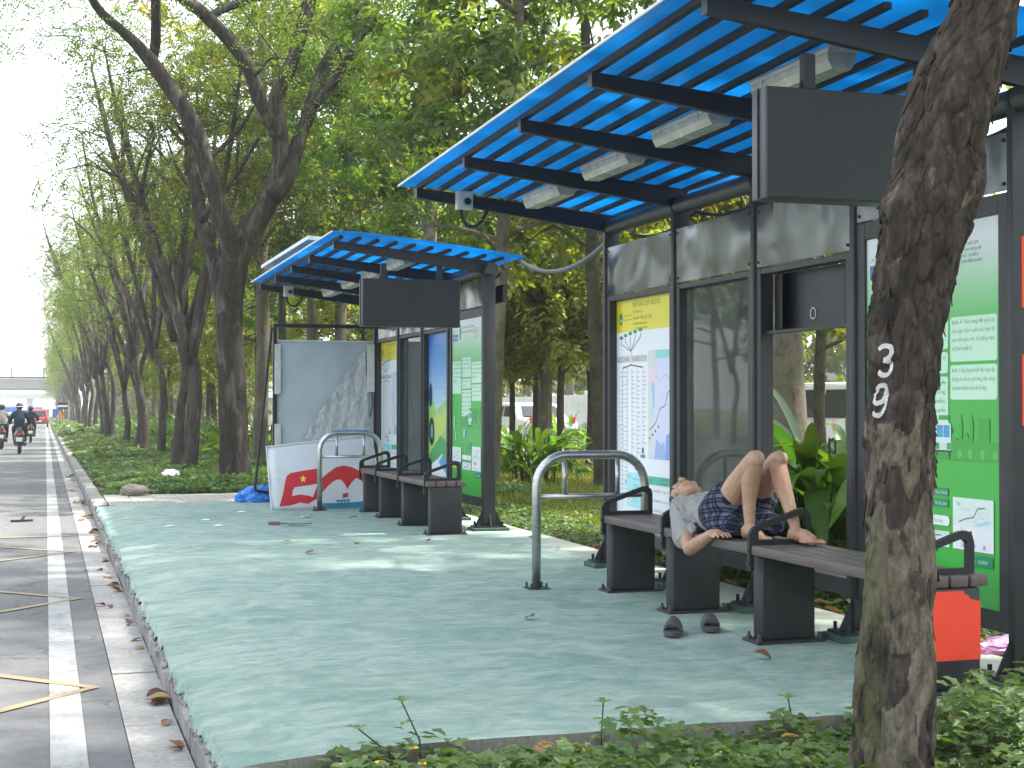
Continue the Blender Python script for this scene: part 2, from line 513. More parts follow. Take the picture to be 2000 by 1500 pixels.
kms = [kerb_mesh(s, -.085) for s in range(5)] + [kerb_mesh(20 + s, -.03) for s in range(3)]
for i in range(120):
    y = -2 + i
    on_platform = P0 - .5 < y < P1
    o = bpy.data.objects.new('kerb_stone', kms[rng.randrange(5)] if on_platform else kms[5 + rng.randrange(3)])
    COL.objects.link(o); o.parent = kerb
    o.location = (rng.uniform(-.006, .006), y, gz(y) + rng.uniform(-.004, .004))
kf = MB().box((.55, 118, -4), (.7, 420, -.03)); 
kfo = strip('kerb_run', [.55, .7], ystops(118, 420), M['kerb'], lambda x, y: -.03 + gz(y) + 0 * x, parent=kerb)
kfo2 = MB()
ys = ystops(118, 420)
for a, b2 in zip(ys[:-1], ys[1:]):
    kfo2.add([(.55, a, ROADZ + gz(a)), (.55, b2, ROADZ + gz(b2)), (.55, b2, -.03 + gz(b2)), (.55, a, -.03 + gz(a))], [(0, 1, 2, 3)])
kfo2.build('kerb_face', M['kerb'], kerb)
# platform: hand-trowelled painted screed, sloping to the kerb, uneven
def vnoise(X, Y, seed, s):
    r = np.random.default_rng(seed); g = r.random((64, 64))
    x = (X * s) % 63; y = (Y * s) % 63
    i = np.floor(x).astype(int); j = np.floor(y).astype(int); fx = x - i; fy = y - j
    fx = fx * fx * (3 - 2 * fx); fy = fy * fy * (3 - 2 * fy)
    return (g[i, j] * (1 - fx) * (1 - fy) + g[i + 1, j] * fx * (1 - fy) + g[i, j + 1] * (1 - fx) * fy + g[i + 1, j + 1] * fx * fy) - .5
def plat_z(X, Y):
    z = .016 * vnoise(X, Y, 1, .9) + .012 * vnoise(X, Y, 2, 2.3) + .006 * vnoise(X, Y, 3, 6)
    e = np.clip((1.15 - X) / .6, 0, 1)
    z = z - .045 * e ** 1.6 + .022 * e * vnoise(X, Y, 5, 4.0)
    return z * np.clip((4.3 - X) / 1.2, .25, 1)
xs = np.concatenate([np.linspace(.556, 1.3, 34), np.linspace(1.34, PB, 60)])
ys = np.concatenate([np.linspace(P0, 9, 110), np.linspace(9.05, P1, 130)])
X, Y = np.meshgrid(xs, ys, indexing='ij')
Z = plat_z(X, Y)
r_ = np.random.default_rng(11)
edge = r_.normal(size=len(ys)) * .012
X[0, :] += np.convolve(edge, [.25, .5, .25], 'same') + .010      # ragged painted edge over the kerb
Z[0, :] = -.080 + .010 * r_.normal(size=len(ys))
Z[1, :] += .008 * r_.normal(size=len(ys)); X[1, :] += .004 * r_.normal(size=len(ys))
nx, ny = X.shape
V = np.stack([X, Y, Z], -1).reshape(-1, 3)
i, j = np.meshgrid(np.arange(nx - 1), np.arange(ny - 1), indexing='ij')
a = (i * ny + j).ravel()
plat = mesh_obj('platform', np_mesh('platform', V, np.stack([a, a + ny, a + ny + 1, a + 1], -1)), M['platform'], None, True)
tag(plat, kind='structure')
sd = MB()
def side_wall(pts, z0):
    for p, q in zip(pts[:-1], pts[1:]):
        sd.add([(p[0], p[1], z0), (q[0], q[1], z0), tuple(q), tuple(p)], [(0, 1, 2, 3)])
side_wall([V[ii * ny] for ii in range(0, nx)], -.3)
side_wall([V[(nx - 1) * ny + jj] for jj in range(0, ny)], -.3)
side_wall([V[ii * ny + ny - 1] for ii in range(0, nx)], -.3)
sd.build('platform_side', M['screed'], plat)
# ragged mortar lumps along the painted kerb edge
lump = MB(); rg = np.random.default_rng(8)
for q in range(170):
    y = rg.uniform(P0, P1 - .2); x = .560 + rg.normal() * .008
    s = rg.uniform(.004, .011)
    lump.ell((x, y, -.080 + rg.normal() * .010), (s, s * 1.5, s * .7), 0, 6, 4)
lump.build('mortar_edge', M['screed'], plat)
plat.children[-1]['kind'] = 'stuff'
# beds and lawn
fb = strip('flower_bed', np.linspace(.70, 9, 30), np.linspace(-2, P0 - .002, 40), M['soil'], lambda x, y: -.13 + .03 * vnoise(x, y, 4, 1.5) - .02)
tag(fb, kind='structure')
bb = strip('back_bed', np.linspace(PB + .002, 5.6, 10), np.linspace(P0, P1 + .4, 60), M['soil'], lambda x, y: -.10 + .05 * vnoise(x, y, 6, 1.5))
tag(bb, kind='structure')
lw = strip('lawn', np.concatenate([np.linspace(5.6, 20, 40), np.linspace(21, 60, 12)]), np.concatenate([np.linspace(-3, P1 + .4, 30), ystops(P1 + .6, 300)]), M['lawn'],
           lambda x, y: -.06 + gz(y) + .10 * vnoise(x, y, 7, .35))
tag(lw, kind='structure')
pk = strip('parking_road', np.linspace(12.2, 26, 8), ystops(-3, 130), M['gutter'], lambda x, y: .03 + gz(y) + 0 * x)
tag(pk, kind='structure')
vg = strip('verge', np.linspace(.70, 5.6, 16), np.concatenate([np.linspace(P1 + .002, 40, 40), ystops(40.5, 420)]), M['soil'], lambda x, y: -.10 + gz(y) + .05 * vnoise(x, y, 9, .8))
tag(vg, kind='structure')
# little paved landing with tactile pavers beyond the platform
pav = empty('paved_landing'); tag(pav, kind='structure')
pm, pt = [], []
b = MB().bbox((0, 0, -.05), (.292, .292, .0), .006); pvm = b.mesh('paver'); pvm.materials.append(M['paver'])
b = MB().bbox((0, 0, -.05), (.292, .292, .0), .006)
for q in range(4):
    b.bbox((.03 + q * .066, .02, -.004), (.058 + q * .066, .272, .006), .002)
tvm = b.mesh('tactile_paver'); tvm.materials.append(M['paver'])
for iy in range(7):
    for ix in range(7):
        x, y = .72 + ix * .3, P1 + .03 + iy * .3
        if ix > 5 and iy > 4: continue
        o = bpy.data.objects.new('tactile_paver' if iy == 1 else 'paver', tvm if iy == 1 else pvm)
        COL.objects.link(o); o.parent = pav
        o.location = (x, y, -.018 + rng.uniform(-.004, .004) + gz(y)); o.rotation_euler = (rng.uniform(-.008, .008), rng.uniform(-.008, .008), rng.uniform(-.01, .01))
# ================================================================== bus shelters
M['steel'] = simple('charcoal_steel', (.020, .021, .023), .45, 0, .25, 5, .05, 120, spec=.3)
M['steel2'] = simple('grey_painted_steel', (.034, .035, .037), .42, 0, .25, 4, .05, 120, spec=.35)
M['beam'] = simple('navy_black_steel', (.007, .010, .016), .45, 0, .25, 4)
M['purlin'] = simple('dusty_purlin', (.026, .027, .027), .6, 0, .35, 7)
M['pipe'] = simple('grey_pipe', (.032, .034, .037), .36, 0, .2, 4)
M['signbox'] = simple('slate_sign_face', (.019, .022, .026), .45, 0, .22, 3, .03, 90, spec=.28)
M['signside'] = simple('slate_sign_side', (.062, .065, .072), .42, 0, .12, 3)
M['rim'] = simple('sheet_cut_edge', (.62, .66, .66), .6)
M['lampbody'] = simple('aged_white_plastic', (.56, .57, .53), .45, 0, .15, 9)
M['lamplens'] = simple('cloudy_lens', (.55, .55, .48), .25, 0, .2, 7)
M['white_plastic'] = simple('white_plastic', (.62, .63, .62), .4, 0, .08, 9)
M['black'] = simple('black_rubber', (.010, .011, .012), .5)
M['cable'] = simple('grey_conduit', (.10, .11, .115), .55)
M['greenblock'] = mat_concrete('green_painted_plinth', (.02, .055, .045), (.07, .13, .105), 6)
M['slat'] = simple('brown_composite_slat', (.105, .078, .072), .5, 0, .22, 6, .12, 40, stretch=(6, .6, 6))
M['slatface'] = M['slat']
M['legs'] = simple('bench_leg_paint', (.027, .028, .030), .5, 0, .28, 5, .08, 150, spec=.35)
M['bolt'] = simple('bolt_steel', (.10, .10, .10), .4, .6)
M['stainless'] = simple('dull_stainless', (.50, .50, .48), .34, .9, .22, 7, .04, 90, stretch=(2, 2, 9))
M['redvinyl'] = simple('orange_red_vinyl', (.80, .055, .020), .45, 0, .06, 4)
def mat_roof():
    m = bpy.data.materials.new('blue_translucent_sheet'); m.use_nodes = True
    nt = m.node_tree; N, L = nt.nodes, nt.links; p = N['Principled BSDF']; out = N['Material Output']
    v = tex_coord(nt)
    c = ramp(nt, noise(nt, v, 3, 6, .7), [(.3, (.008, .28, .54)), (.7, (.016, .35, .64))])
    L.new(c, p.inputs['Base Color']); p.inputs['Roughness'].default_value = .22
    t = N.new('ShaderNodeBsdfTranslucent')
    tcn = ramp(nt, noise(nt, v, 5, 6, .7), [(.3, (.015, .36, .66)), (.7, (.05, .47, .80))])
    L.new(tcn, t.inputs['Color'])
    tr = N.new('ShaderNodeBsdfTransparent'); tr.inputs['Color'].default_value = (.02, .38, .70, 1)
    m1 = N.new('ShaderNodeMixShader'); m1.inputs['Fac'].default_value = .62
    L.new(p.outputs['BSDF'], m1.inputs[1]); L.new(t.outputs['BSDF'], m1.inputs[2])
    m2 = N.new('ShaderNodeMixShader'); m2.inputs['Fac'].default_value = .22
    L.new(m1.outputs['Shader'], m2.inputs[1]); L.new(tr.outputs['BSDF'], m2.inputs[2])
    L.new(m2.outputs['Shader'], out.inputs['Surface'])
    return m
M['roof'] = mat_roof()
def mat_fascia():
    m, nt, N, L, p = newmat('dented_sheet_metal')
    v = tex_coord(nt)
    L.new(ramp(nt, noise(nt, v, 2.2, 6, .65), [(.3, (.10, .105, .10)), (.7, (.14, .145, .14))]), p.inputs['Base Color'])
    p.inputs['Metallic'].default_value = .75
    L.new(ramp(nt, noise(nt, v, 9, 5, .6), [(.3, (.12, .12, .12)), (.7, (.24, .24, .24))]), p.inputs['Roughness'])
    bump(nt, p, noise(nt, v, 2.2, 1.0, .3, .3), .45, .10)
    return m
M['fascia'] = mat_fascia()
def mat_glass():
    m = bpy.data.materials.new('dusty_glass'); m.use_nodes = True
    nt = m.node_tree; N, L = nt.nodes, nt.links; out = N['Material Output']; N.remove(N['Principled BSDF'])
    v = tex_coord(nt)
    tr = N.new('ShaderNodeBsdfTransparent'); tr.inputs['Color'].default_value = (.80, .88, .84, 1)
    df = N.new('ShaderNodeBsdfDiffuse'); df.inputs['Color'].default_value = (.58, .66, .56, 1)
    gl = N.new('ShaderNodeBsdfGlossy'); gl.inputs['Roughness'].default_value = .02
    fr = N.new('ShaderNodeFresnel'); fr.inputs['IOR'].default_value = 1.36
    m1 = N.new('ShaderNodeMixShader'); L.new(ramp(nt, noise(nt, v, 3.0, 6, .7), [(.3, (.06, .06, .06)), (.75, (.18, .18, .18))]), m1.inputs['Fac'])
    L.new(tr.outputs['BSDF'], m1.inputs[1]); L.new(df.outputs['BSDF'], m1.inputs[2])
    m2 = N.new('ShaderNodeMixShader'); L.new(fr.outputs['Fac'], m2.inputs['Fac'])
    L.new(m1.outputs['Shader'], m2.inputs[1]); L.new(gl.outputs['BSDF'], m2.inputs[2])
    L.new(m2.outputs['Shader'], out.inputs['Surface'])
    return m
M['glass'] = mat_glass()
def mat_print():
    m, nt, N, L, p = newmat('printed_sheet')
    at = N.new('ShaderNodeAttribute'); at.attribute_name = 'ink'
    v = tex_coord(nt)
    c = mixc(nt, .10, at.outputs['Color'], ramp(nt, noise(nt, v, 4, 6, .7), [(.3, (.35, .35, .33)), (.7, (1, 1, 1))]), 'MULTIPLY')
    L.new(c, p.inputs['Base Color']); p.inputs['Roughness'].default_value = .32
    return m
M['print'] = mat_print()

_tc = {}
def text_polys(s):
    """unit-height lettering as 2D polygons"""
    if s not in _tc:
        cu = bpy.data.curves.new('t', 'FONT'); cu.body = s; cu.size = 1; cu.resolution_u = 2
        o = bpy.data.objects.new('t', cu); COL.objects.link(o)
        dg = bpy.context.evaluated_depsgraph_get()
        me = bpy.data.meshes.new_from_object(o.evaluated_get(dg))
        vs = [(v.co.x, v.co.y) for v in me.vertices]; fs = [tuple(p.vertices) for p in me.polygons]
        _tc[s] = (vs, fs)
        bpy.data.objects.remove(o); bpy.data.curves.remove(cu); bpy.data.meshes.remove(me)
    return _tc[s]
class Print:
    """flat print: 2D coloured shapes, s to the right, t up (metres), stacked in thin layers"""
    def __init__(s, w, h, bg):
        s.w, s.h = w, h; s.v, s.f, s.c = [], [], []; s.k = 0
        s.rect(0, 0, w, h, bg)
    def poly(s, pts, col):
        s.k += .03
        b = len(s.v); s.v += [(p[0], p[1], s.k) for p in pts]; s.f.append(tuple(range(b, b + len(pts)))); s.c.append(srgb(col)); return s
    def rect(s, a, b, c, d, col, up=True):
        s.k += 1 if up else .12
        return s.poly([(a, b), (c, b), (c, d), (a, d)], col)
    def rrect(s, a, b, c, d, r, col):
        s.k += 1; pts = []
        for cx, cy, w0 in ((c - r, b + r, -90), (c - r, d - r, 0), (a + r, d - r, 90), (a + r, b + r, 180)):
            for q in range(4): w = R(w0 + q * 30); pts.append((cx + r * math.cos(w), cy + r * math.sin(w)))
        return s.poly(pts, col)
    def disc(s, x, y, r, col, ry=None, n=16):
        s.k += 1
        return s.poly([(x + r * math.cos(2 * math.pi * q / n), y + (ry or r) * math.sin(2 * math.pi * q / n)) for q in range(n)], col)
    def line(s, pts, w, col, up=True):
        if up: s.k += 1
        for p, q in zip(pts[:-1], pts[1:]):
            s.k += .1
            d = math.hypot(q[0] - p[0], q[1] - p[1]) or 1; nx, ny = -(q[1] - p[1]) / d * w / 2, (q[0] - p[0]) / d * w / 2
            s.poly([(p[0] - nx, p[1] - ny), (q[0] - nx, q[1] - ny), (q[0] + nx, q[1] + ny), (p[0] + nx, p[1] + ny)], col)
        return s
    def text(s, st, x, y, size, col, width=None, up=True):
        if up: s.k += 1
        vs, fs = text_polys(st); b = len(s.v)
        sx = size
        if width:
            mw = max(v[0] for v in vs); sx = width / mw
        s.v += [(x + v[0] * sx, y + v[1] * size, s.k) for v in vs]
        for f in fs: s.f.append(tuple(i + b for i in f)); s.c.append(srgb(col))
        return s
    def build(s, name, parent, to3d, lift=.00007):
        """to3d(s, t, d) -> world point; d = distance proud of the sheet"""
        me = bpy.data.meshes.new(name)
        me.from_pydata([tuple(to3d(a, b, k * lift)) for a, b, k in s.v], [], s.f)
        at = me.attributes.new('ink', 'FLOAT_COLOR', 'FACE')
        at.data.foreach_set('color', np.array([(c[0], c[1], c[2], 1) for c in s.c], dtype=np.float32).ravel())
        me.materials.append(M['print'])
        o = bpy.data.objects.new(name, me); COL.objects.link(o); o.parent = parent
        return o

def map_poster(w, h):
    p = Print(w, h, '#eef1f4')
    hy = h - .225
    p.rect(0, hy, w, h, '#e8d93c')
    p.rect(0, hy, .10, h, '#dccb30')
    p.disc(.085, h - .13, .034, '#1d8a55', .045); p.disc(.085, h - .14, .014, '#bfe3cf', .012)
    p.text('TRUNG TÂM QUẢN LÝ', .14, h - .115, .016, '#4e5a2a', .13); p.text('GIAO THÔNG CÔNG CỘNG', .14, h - .145, .016, '#4e5a2a', .15, False)
    p.text('ĐIỂM DỪNG XE BUÝT (BUS STOP)', .31, h - .055, .048, '#5d5a22', .48)
    p.text('MÃ TRẠM: BX 15', .31, h - .10, .026, '#8c6a22', .18)
    p.text('TÊN TRẠM:', .31, h - .145, .026, '#5d5a22', .12); p.text('"TRẠM CÂY CÔNG"', .44, h - .147, .036, '#c5372b', .22, False)
    p.text('Xa lộ Hà Nội, Đường Quận', .31, h - .18, .022, '#4d4a1e', .25)
    p.text('Hotline: 1022', .37, h - .21, .018, '#4d4a1e', .20)
    # route tree
    cx, cy = .27, hy - .17
    tips = [(.09, hy - .085), (.17, hy - .07), (.26, hy - .06), (.35, hy - .05), (.45, hy - .04)]
    for (a, b), nm in zip(tips, ('150', '43', '19', '53', '56')):
        p.rect(a - .03, b + .035, a + .03, b + .058, '#159a8b'); p.text(nm, a - .02, b + .037, .022, '#0b3f39', .04)
        p.line([(a, b + .025), (a, b)], .007, '#4a4b5e'); p.line([(a, b), (cx, cy + .03)], .006, '#6b6f80', False)
    p.rect(.01, cy - .045, .56, cy, '#b9bfc4'); p.text('TRẠM CÂY CÔNG', .16, cy - .036, .03, '#c06a64', .26)
    p.rrect(cx - .016, cy - .06, cx + .016, cy + .02, .01, '#f3d7d2')
    p.line([(.12, cy - .085), (cx, cy - .065), (.49, cy - .085)], .009, '#3b3f52')
    rr = random.Random(4)
    ends = [.30, .34, .50, .46, .55]
    for q, a in enumerate((.12, .205, .29, .385, .49)):
        p.line([(a, cy - .085), (a, ends[q] if q > 1 else .14 + .08 * q)], .004, '#a8adb8')
        y = cy - .12
        while y > (ends[q] if q > 1 else .2) + .05:
            sd = -1 if q < 2 else 1; ln = rr.uniform(.03, .07)
            p.rect(min(a, a + sd * ln), y, max(a, a + sd * ln), y + .006, '#b5bac4', False); y -= rr.choice((.028, .034))
        if q > 0:
            yb = ends[q] if q > 1 else .36
            p.rect(a - .012, yb - .01, a + .012, yb + .03, '#515668'); p.rect(a - .035, yb - .04, a + .035, yb - .018, '#159a8b')
    # district map
    mx0, mx1, my0, my1 = .59, w, hy - .88, hy - .145
    p.rect(mx0, my0, mx1, my1, '#d7d8ef'); p.rect(.72, my1 - .055, mx1, my1, '#8fd6cf')
    p.k += 1
    p.poly([(mx0, my0), (.66, my0), (.70, my0 + .2), (.64, my0 + .42), (.72, my0 + .62), (.70, my1), (mx0, my1)], '#d4d9d2')
    p.k += 1
    p.poly([(mx0 + .005, my1 - .14), (.66, my1 - .10), (.74, my1 - .19), (.70, my1 - .24), (mx0 + .005, my1 - .22)], '#edd2d8')
    p.k += 1
    p.poly([(.63, my1 - .30), (.665, my1 - .20), (.71, my1 - .24), (.70, my1 - .38), (.65, my1 - .46)], '#a9bfe8')
    p.poly([(.64, my0 + .36), (.67, my0 + .30), (.66, my0 + .45), (.62, my0 + .47)], '#c8ecc6')
    p.k += 1
    p.poly([(.70, my0), (.90, my0), (.87, my0 + .12), (.80, my0 + .10), (.73, my0 + .14)], '#9db4e6')
    p.poly([(.88, my0), (w, my0), (w, my0 + .22), (.90, my0 + .16)], '#7f9fe0')
    p.disc(w - .012, my0 + .10, .012, '#8fe0da', .085)
    p.line([(w, my0 + .52), (.92, my0 + .44), (.88, my0 + .36), (.80, my0 + .34), (.72, my0 + .24), (mx0 + .02, my0 + .19)], .008, '#4f5570')
    p.line([(.74, my1 - .16), (.78, my1 - .22), (.88, my1 - .17), (w, my1 - .21)], .006, '#b7b4da')
    for a, b in ((.62, .13), (.67, .155), (.72, .18), (.77, .21)): p.rect(a - .012, my0 + b, a + .012, my0 + b + .016, '#2b5e5a')
    # fare table
    ty = my0 - .12
    p.rect(.585, ty - .055, w, ty, '#3bb79b'); p.text('TUYẾN', .60, ty - .042, .026, '#136b58', .06); p.text('GIỜ BẮT ĐẦU', .80, ty - .026, .022, '#136b58', .14); p.text('GIÃN CÁCH', .80, ty - .052, .022, '#136b58', .12)
    for q in range(8):
        y = ty - .105 - q * .066
        if y < .03: break
        p.rect(.595, y, .62, y + .024, ('#d98a8a', '#8b93a5')[q % 2]); p.text('Bến xe Miền Đông', .64, y + .002, .022, '#8f94a2', .17); p.text('5h00 - 20h', .84, y - .002, .022, '#a2a6b2', .11, False)
    p.rect(.20, .16, .50, .40, '#a9e3ea'); p.text('HỖ TRỢ', .215, .36, .03, '#1c8d86', .06); p.text('Hotline phản ánh', .31, .35, .026, '#3b9aa0', .16); p.text('1022', .31, .30, .03, '#3b9aa0', .12)
    p.rrect(.22, .19, .27, .27, .02, '#e7eef0'); p.line([(.235, .255), (.24, .22), (.255, .205)], .012, '#d06058')
    for q in range(6): p.rect(.30, .20 + q * .016, .30 + rr.uniform(.1, .17), .206 + q * .016, '#7cc4cc', False)
    return p
def green_poster(w, h):
    p = Print(w, h, '#46b548')
    n = 36
    for q in range(n):
        f = q / (n - 1); a = (232, 238, 238); b = (70, 181, 72)
        k = min(1, max(0, (f - .15) / .85)) ** 1.1
        col = '#%02x%02x%02x' % tuple(int(a[i] + (b[i] - a[i]) * k) for i in range(3))
        p.rect(0, h - (q + 1) * .50 / n, w, h - q * .50 / n, col, q == 0)
    p.disc(.30, h - .12, .04, '#2f9a4c', .075); p.text('SỞ GIAO THÔNG CÔNG CHÁNH', .37, h - .085, .03, '#55665c', .42); p.text('HƯỚNG DẪN SỬ DỤNG BẢN ĐỒ', .37, h - .13, .032, '#46584e', .42)
    p.text('XE BUÝT', .04, h - .11, .024, '#55665c', .18); p.rect(.03, h - .20, .22, h - .13, '#3b6fae'); p.text('Ứng dụng', .05, h - .175, .03, '#e8eef6', .14)
    for q, s in enumerate(('Quét mã QR', 'để xem hướng dẫn', 'chi tiết', 'trên điện thoại')):
        p.text(s, w - .30 + .02 * (q % 2), h - .105 - q * .026, .022, '#7d8a86', .15)
    def block(x0, y0, x1, y1, lines, ts, head=None):
        p.rrect(x0, y0, x1, y1, .014, '#c9efd2')
        y = y1 - ts * 1.25
        for q, s in enumerate(lines):
            wd = (x1 - x0 - .03) * (1 if q < len(lines) - 1 else min(1, .022 * len(s)))
            p.text(s, x0 + .012, y, ts, '#5f7d6b' if q or not head else '#3f5f4c', wd); y -= ts * 1.5
    tl = h - .42
    block(w * .66, tl - .20, w - .02, tl, ['Bước 4: Trên trang kết quả tra', 'cứu, bạn chọn tuyến phù hợp rồi', 'xem thời gian chờ, số lượng trạm', 'và lộ trình chuyến đi.'], .026, 1)
    block(w * .66, tl - .37, w - .02, tl - .215, ['Bước 5: Ứng dụng sẽ kết hợp cung cấp', 'thông tin về các phương tiện công', 'cộng khác khi bạn có nhu cầu sử dụng.'], .026, 1)
    block(w * .34, tl - .14, w * .645, tl + .05, ['Bước 2: Nhập điểm đi', 'và điểm đến vào ô', 'tìm kiếm trên bản đồ', 'rồi bấm nút tìm.'], .026, 1)
    block(w * .34, tl - .25, w * .645, tl - .155, ['Bạn có thể chọn vị', 'trí hiện tại của bạn.'], .026)
    block(w * .34, tl - .55, w * .645, tl - .265, ['Bước 3: Xem các tuyến', 'xe buýt, trạm dừng,', 'thời gian dự kiến,', 'giá vé và số chuyến', 'trong ngày khi bạn', 'di chuyển.'], .028, 1)
    block(.02, tl - .30, w * .325, tl + .02, ['Bước 1: Quét mã để tải', 'ứng dụng về điện', 'thoại thông minh', 'rồi mở ứng dụng', 'và cho phép định vị.'], .028, 1)
    # skyline band and bus
    sy = h - 1.06
    for a, b, c in ((.50, .62, .13), (.62, .70, .20), (.71, .76, .10), (.78, .80, .16), (.86, .88, .16), (.80, .86, .09), (.92, 1.00, .19), (.76, w - .005, .085), (.30, .50, .12)):
        p.rect(a, sy, b, sy + c, '#3fa542', False)
    p.k += 1
    p.poly([(.775, sy + .15), (.805, sy + .15), (.79, sy + .21)], '#3fa542'); p.poly([(.855, sy + .15), (.885, sy + .15), (.87, sy + .21)], '#3fa542'); p.poly([(.80, sy + .09), (.86, sy + .09), (.83, sy + .13)], '#3fa542')
    for a in (.78, .86, .95, 1.04): p.disc(a, sy + .03, .017, '#57bd59', .022)
    bx = .60
    p.rect(bx, sy + .015, bx + .012, sy + .05, '#2f4a44'); p.rect(bx + .095, sy + .015, bx + .107, sy + .05, '#2f4a44', False)
    p.rrect(bx - .005, sy + .035, bx + .115, sy + .165, .012, '#d4ece2'); p.rect(bx + .005, sy + .10, bx + .105, sy + .155, '#4a9cc9'); p.rect(bx + .053, sy + .10, bx + .057, sy + .155, '#d4ece2')
    p.rrect(bx + .012, sy + .163, bx + .098, sy + .178, .006, '#d4ece2'); p.rect(bx - .003, sy + .045, bx + .113, sy + .075, '#2f9a73'); p.rect(bx + .025, sy + .045, bx + .085, sy + .075, '#cfe3cf'); p.rect(bx - .01, sy + .033, bx + .12, sy + .042, '#35443f')
    p.rect(bx - .018, sy + .12, bx - .01, sy + .145, '#35443f'); p.rect(bx + .12, sy + .12, bx + .128, sy + .145, '#35443f', False)
    # phones drawn on the left
    p.rrect(.08, sy - .02, .12, sy + .12, .008, '#bfe6d0'); p.rrect(.13, sy - .12, .16, sy - .03, .006, '#bfe6d0'); p.rrect(.42, sy - .09, .50, sy + .0, .01, '#8fc7e6')
    # buttons and screenshots
    by = sy - .165
    for q in range(2):
        p.rect(w * .53, by - q * .05, w * .645, by + .036 - q * .05, '#2b8f63'); p.text(('Điểm đi: Nhà Bè', 'Điểm đến: Quận 5')[q], w * .545, by + .008 - q * .05, .022, '#cfe9da', .10)
    p.rrect(w * .36, by - .135, w * .655, by - .09, .018, '#eef3ef'); p.text('Tìm đường', w * .54, by - .122, .022, '#7d8a86', .07)
    def shot(x0, y0, x1, y1, seed, split):
        p.rect(x0, y0, x1, y1, '#eef0f2')
        ms = y0 + (y1 - y0) * split
        p.rect(x0, ms, x1, y1, '#dfeee4'); r2 = random.Random(seed)
        wx, wy = x1 - x0, y1 - ms
        for q in range(6):
            pts = [(x0 + wx * r2.uniform(.02, .98), ms + wy * r2.uniform(.02, .98)) for _ in range(3)]
            p.line(pts, .003, r2.choice(('#c9dcc9', '#e6e2bf', '#cfdcdc')), q == 0)
        p.k += 1
        p.poly([(x0 + wx * .1, ms + wy * .72), (x0 + wx * .2, ms + wy * .70), (x0 + wx * .18, ms + wy * .82), (x0 + wx * .12, ms + wy * .84)], '#9dcdea')
        p.poly([(x0 + wx * .5, ms + wy * .02), (x0 + wx * .66, ms + wy * .04), (x0 + wx * .95, ms + wy * .2), (x0 + wx * .9, ms + wy * .28), (x0 + wx * .62, ms + wy * .14)], '#b7d9ee')
        p.line([(x0 + wx * .15, ms + wy * .12), (x0 + wx * .3, ms + wy * .25), (x0 + wx * .52, ms + wy * .34), (x0 + wx * .62, ms + wy * .66), (x0 + wx * .8, ms + wy * .7)], .006, '#5d7f86')
        if split > .1:
            p.rect(x0 + wx * .25, ms - .05, x0 + wx * .33, ms - .02, '#e2734e'); p.rect(x0 + wx * .4, ms - .05, x0 + wx * .48, ms - .02, '#2d3342', False)
            p.rect(x0 + wx * .3, ms - .17, x1 - .004, ms - .12, '#2b8f63'); p.text('60 phút   12.000đ', x0 + wx * .35, ms - .155, .02, '#dff0e6', wx * .5)
            p.line([(x0 + wx * .22, ms - .1), (x0 + wx * .22, y0 + .10)], .003, '#c77b70')
            for q in range(5):
                yy = ms - .22 - q * .05
                if yy < y0 + .04: break
                p.text(('Trạm Nguyễn Huệ', 'Chợ Bến Thành', 'Trạm Hàm Nghi')[q % 3], x0 + wx * .32, yy, .02, '#7b8088', wx * .42)
                p.rect(x0 + wx * .07, yy - .005, x0 + wx * .14, yy + .02, ('#e2734e', '#2d3342')[q % 2])
        for q in range(3): p.rect(x0 + wx * (.25 + .25 * q), y0 + .012, x0 + wx * (.31 + .25 * q), y0 + .03, '#aab0b6', False)
    shot(w * .68, .24, w - .045, by + .0, 3, .46)
    shot(w * .37, .24, w * .655, by - .16, 5, .08)
    shot(.03, .24, w * .33, by - .02, 8, .40)
    p.rect(.03, .27, w * .33, .31, '#3b6fb5'); p.rect(.03, .24, w * .33, .27, '#e0b542')
    return p
def ad_poster(w, h):
    p = Print(w, h, '#2f86cf')
    n = 12
    for q in range(n):
        f = q / (n - 1); a = (47, 120, 200); b = (214, 232, 240)
        p.rect(0, h - (q + 1) * h * .55 / n, w, h - q * h * .55 / n, '#%02x%02x%02x' % tuple(int(a[i] + (b[i] - a[i]) * f) for i in range(3)), q == 0)
    p.rect(0, 0, w, h * .46, '#dcebf0')
    p.k += 1
    p.poly([(0, h * .55), (.14, h * .62), (.30, h * .50), (w, h * .60), (w, h * .20), (.45, h * .32), (0, h * .16)], '#9fd076')
    p.k += 1
    p.poly([(.18, h * .40), (.36, h * .50), (.55, h * .46), (w, h * .62), (w, h * .42), (.6, h * .36), (.40, h * .24)], '#c6d968')
    p.disc(.08, h * .60, .08, '#24466e', .13); p.disc(.13, h * .36, .12, '#1c2328', .15); p.disc(.13, h * .36, .06, '#7f93a3', .08)
    p.k += 1
    p.poly([(.0, h * .20), (.5, h * .34), (w, h * .26), (w, h * .12), (.55, h * .22), (0, h * .10)], '#4fa85c')
    p.poly([(.3, h * .13), (.62, h * .22), (w, h * .08), (w, 0), (.3, 0)], '#5fa5dc')
    p.k += 1
    p.poly([(0, h * .12), (.35, h * .18), (w, h * .05), (w, 0), (0, 0)], '#eef3f4')
    p.text('XANH', .22, h * .87, .07, '#6fa9db', .45); p.text('HƠN', .3, h * .77, .07, '#74aede', .3)
    return p

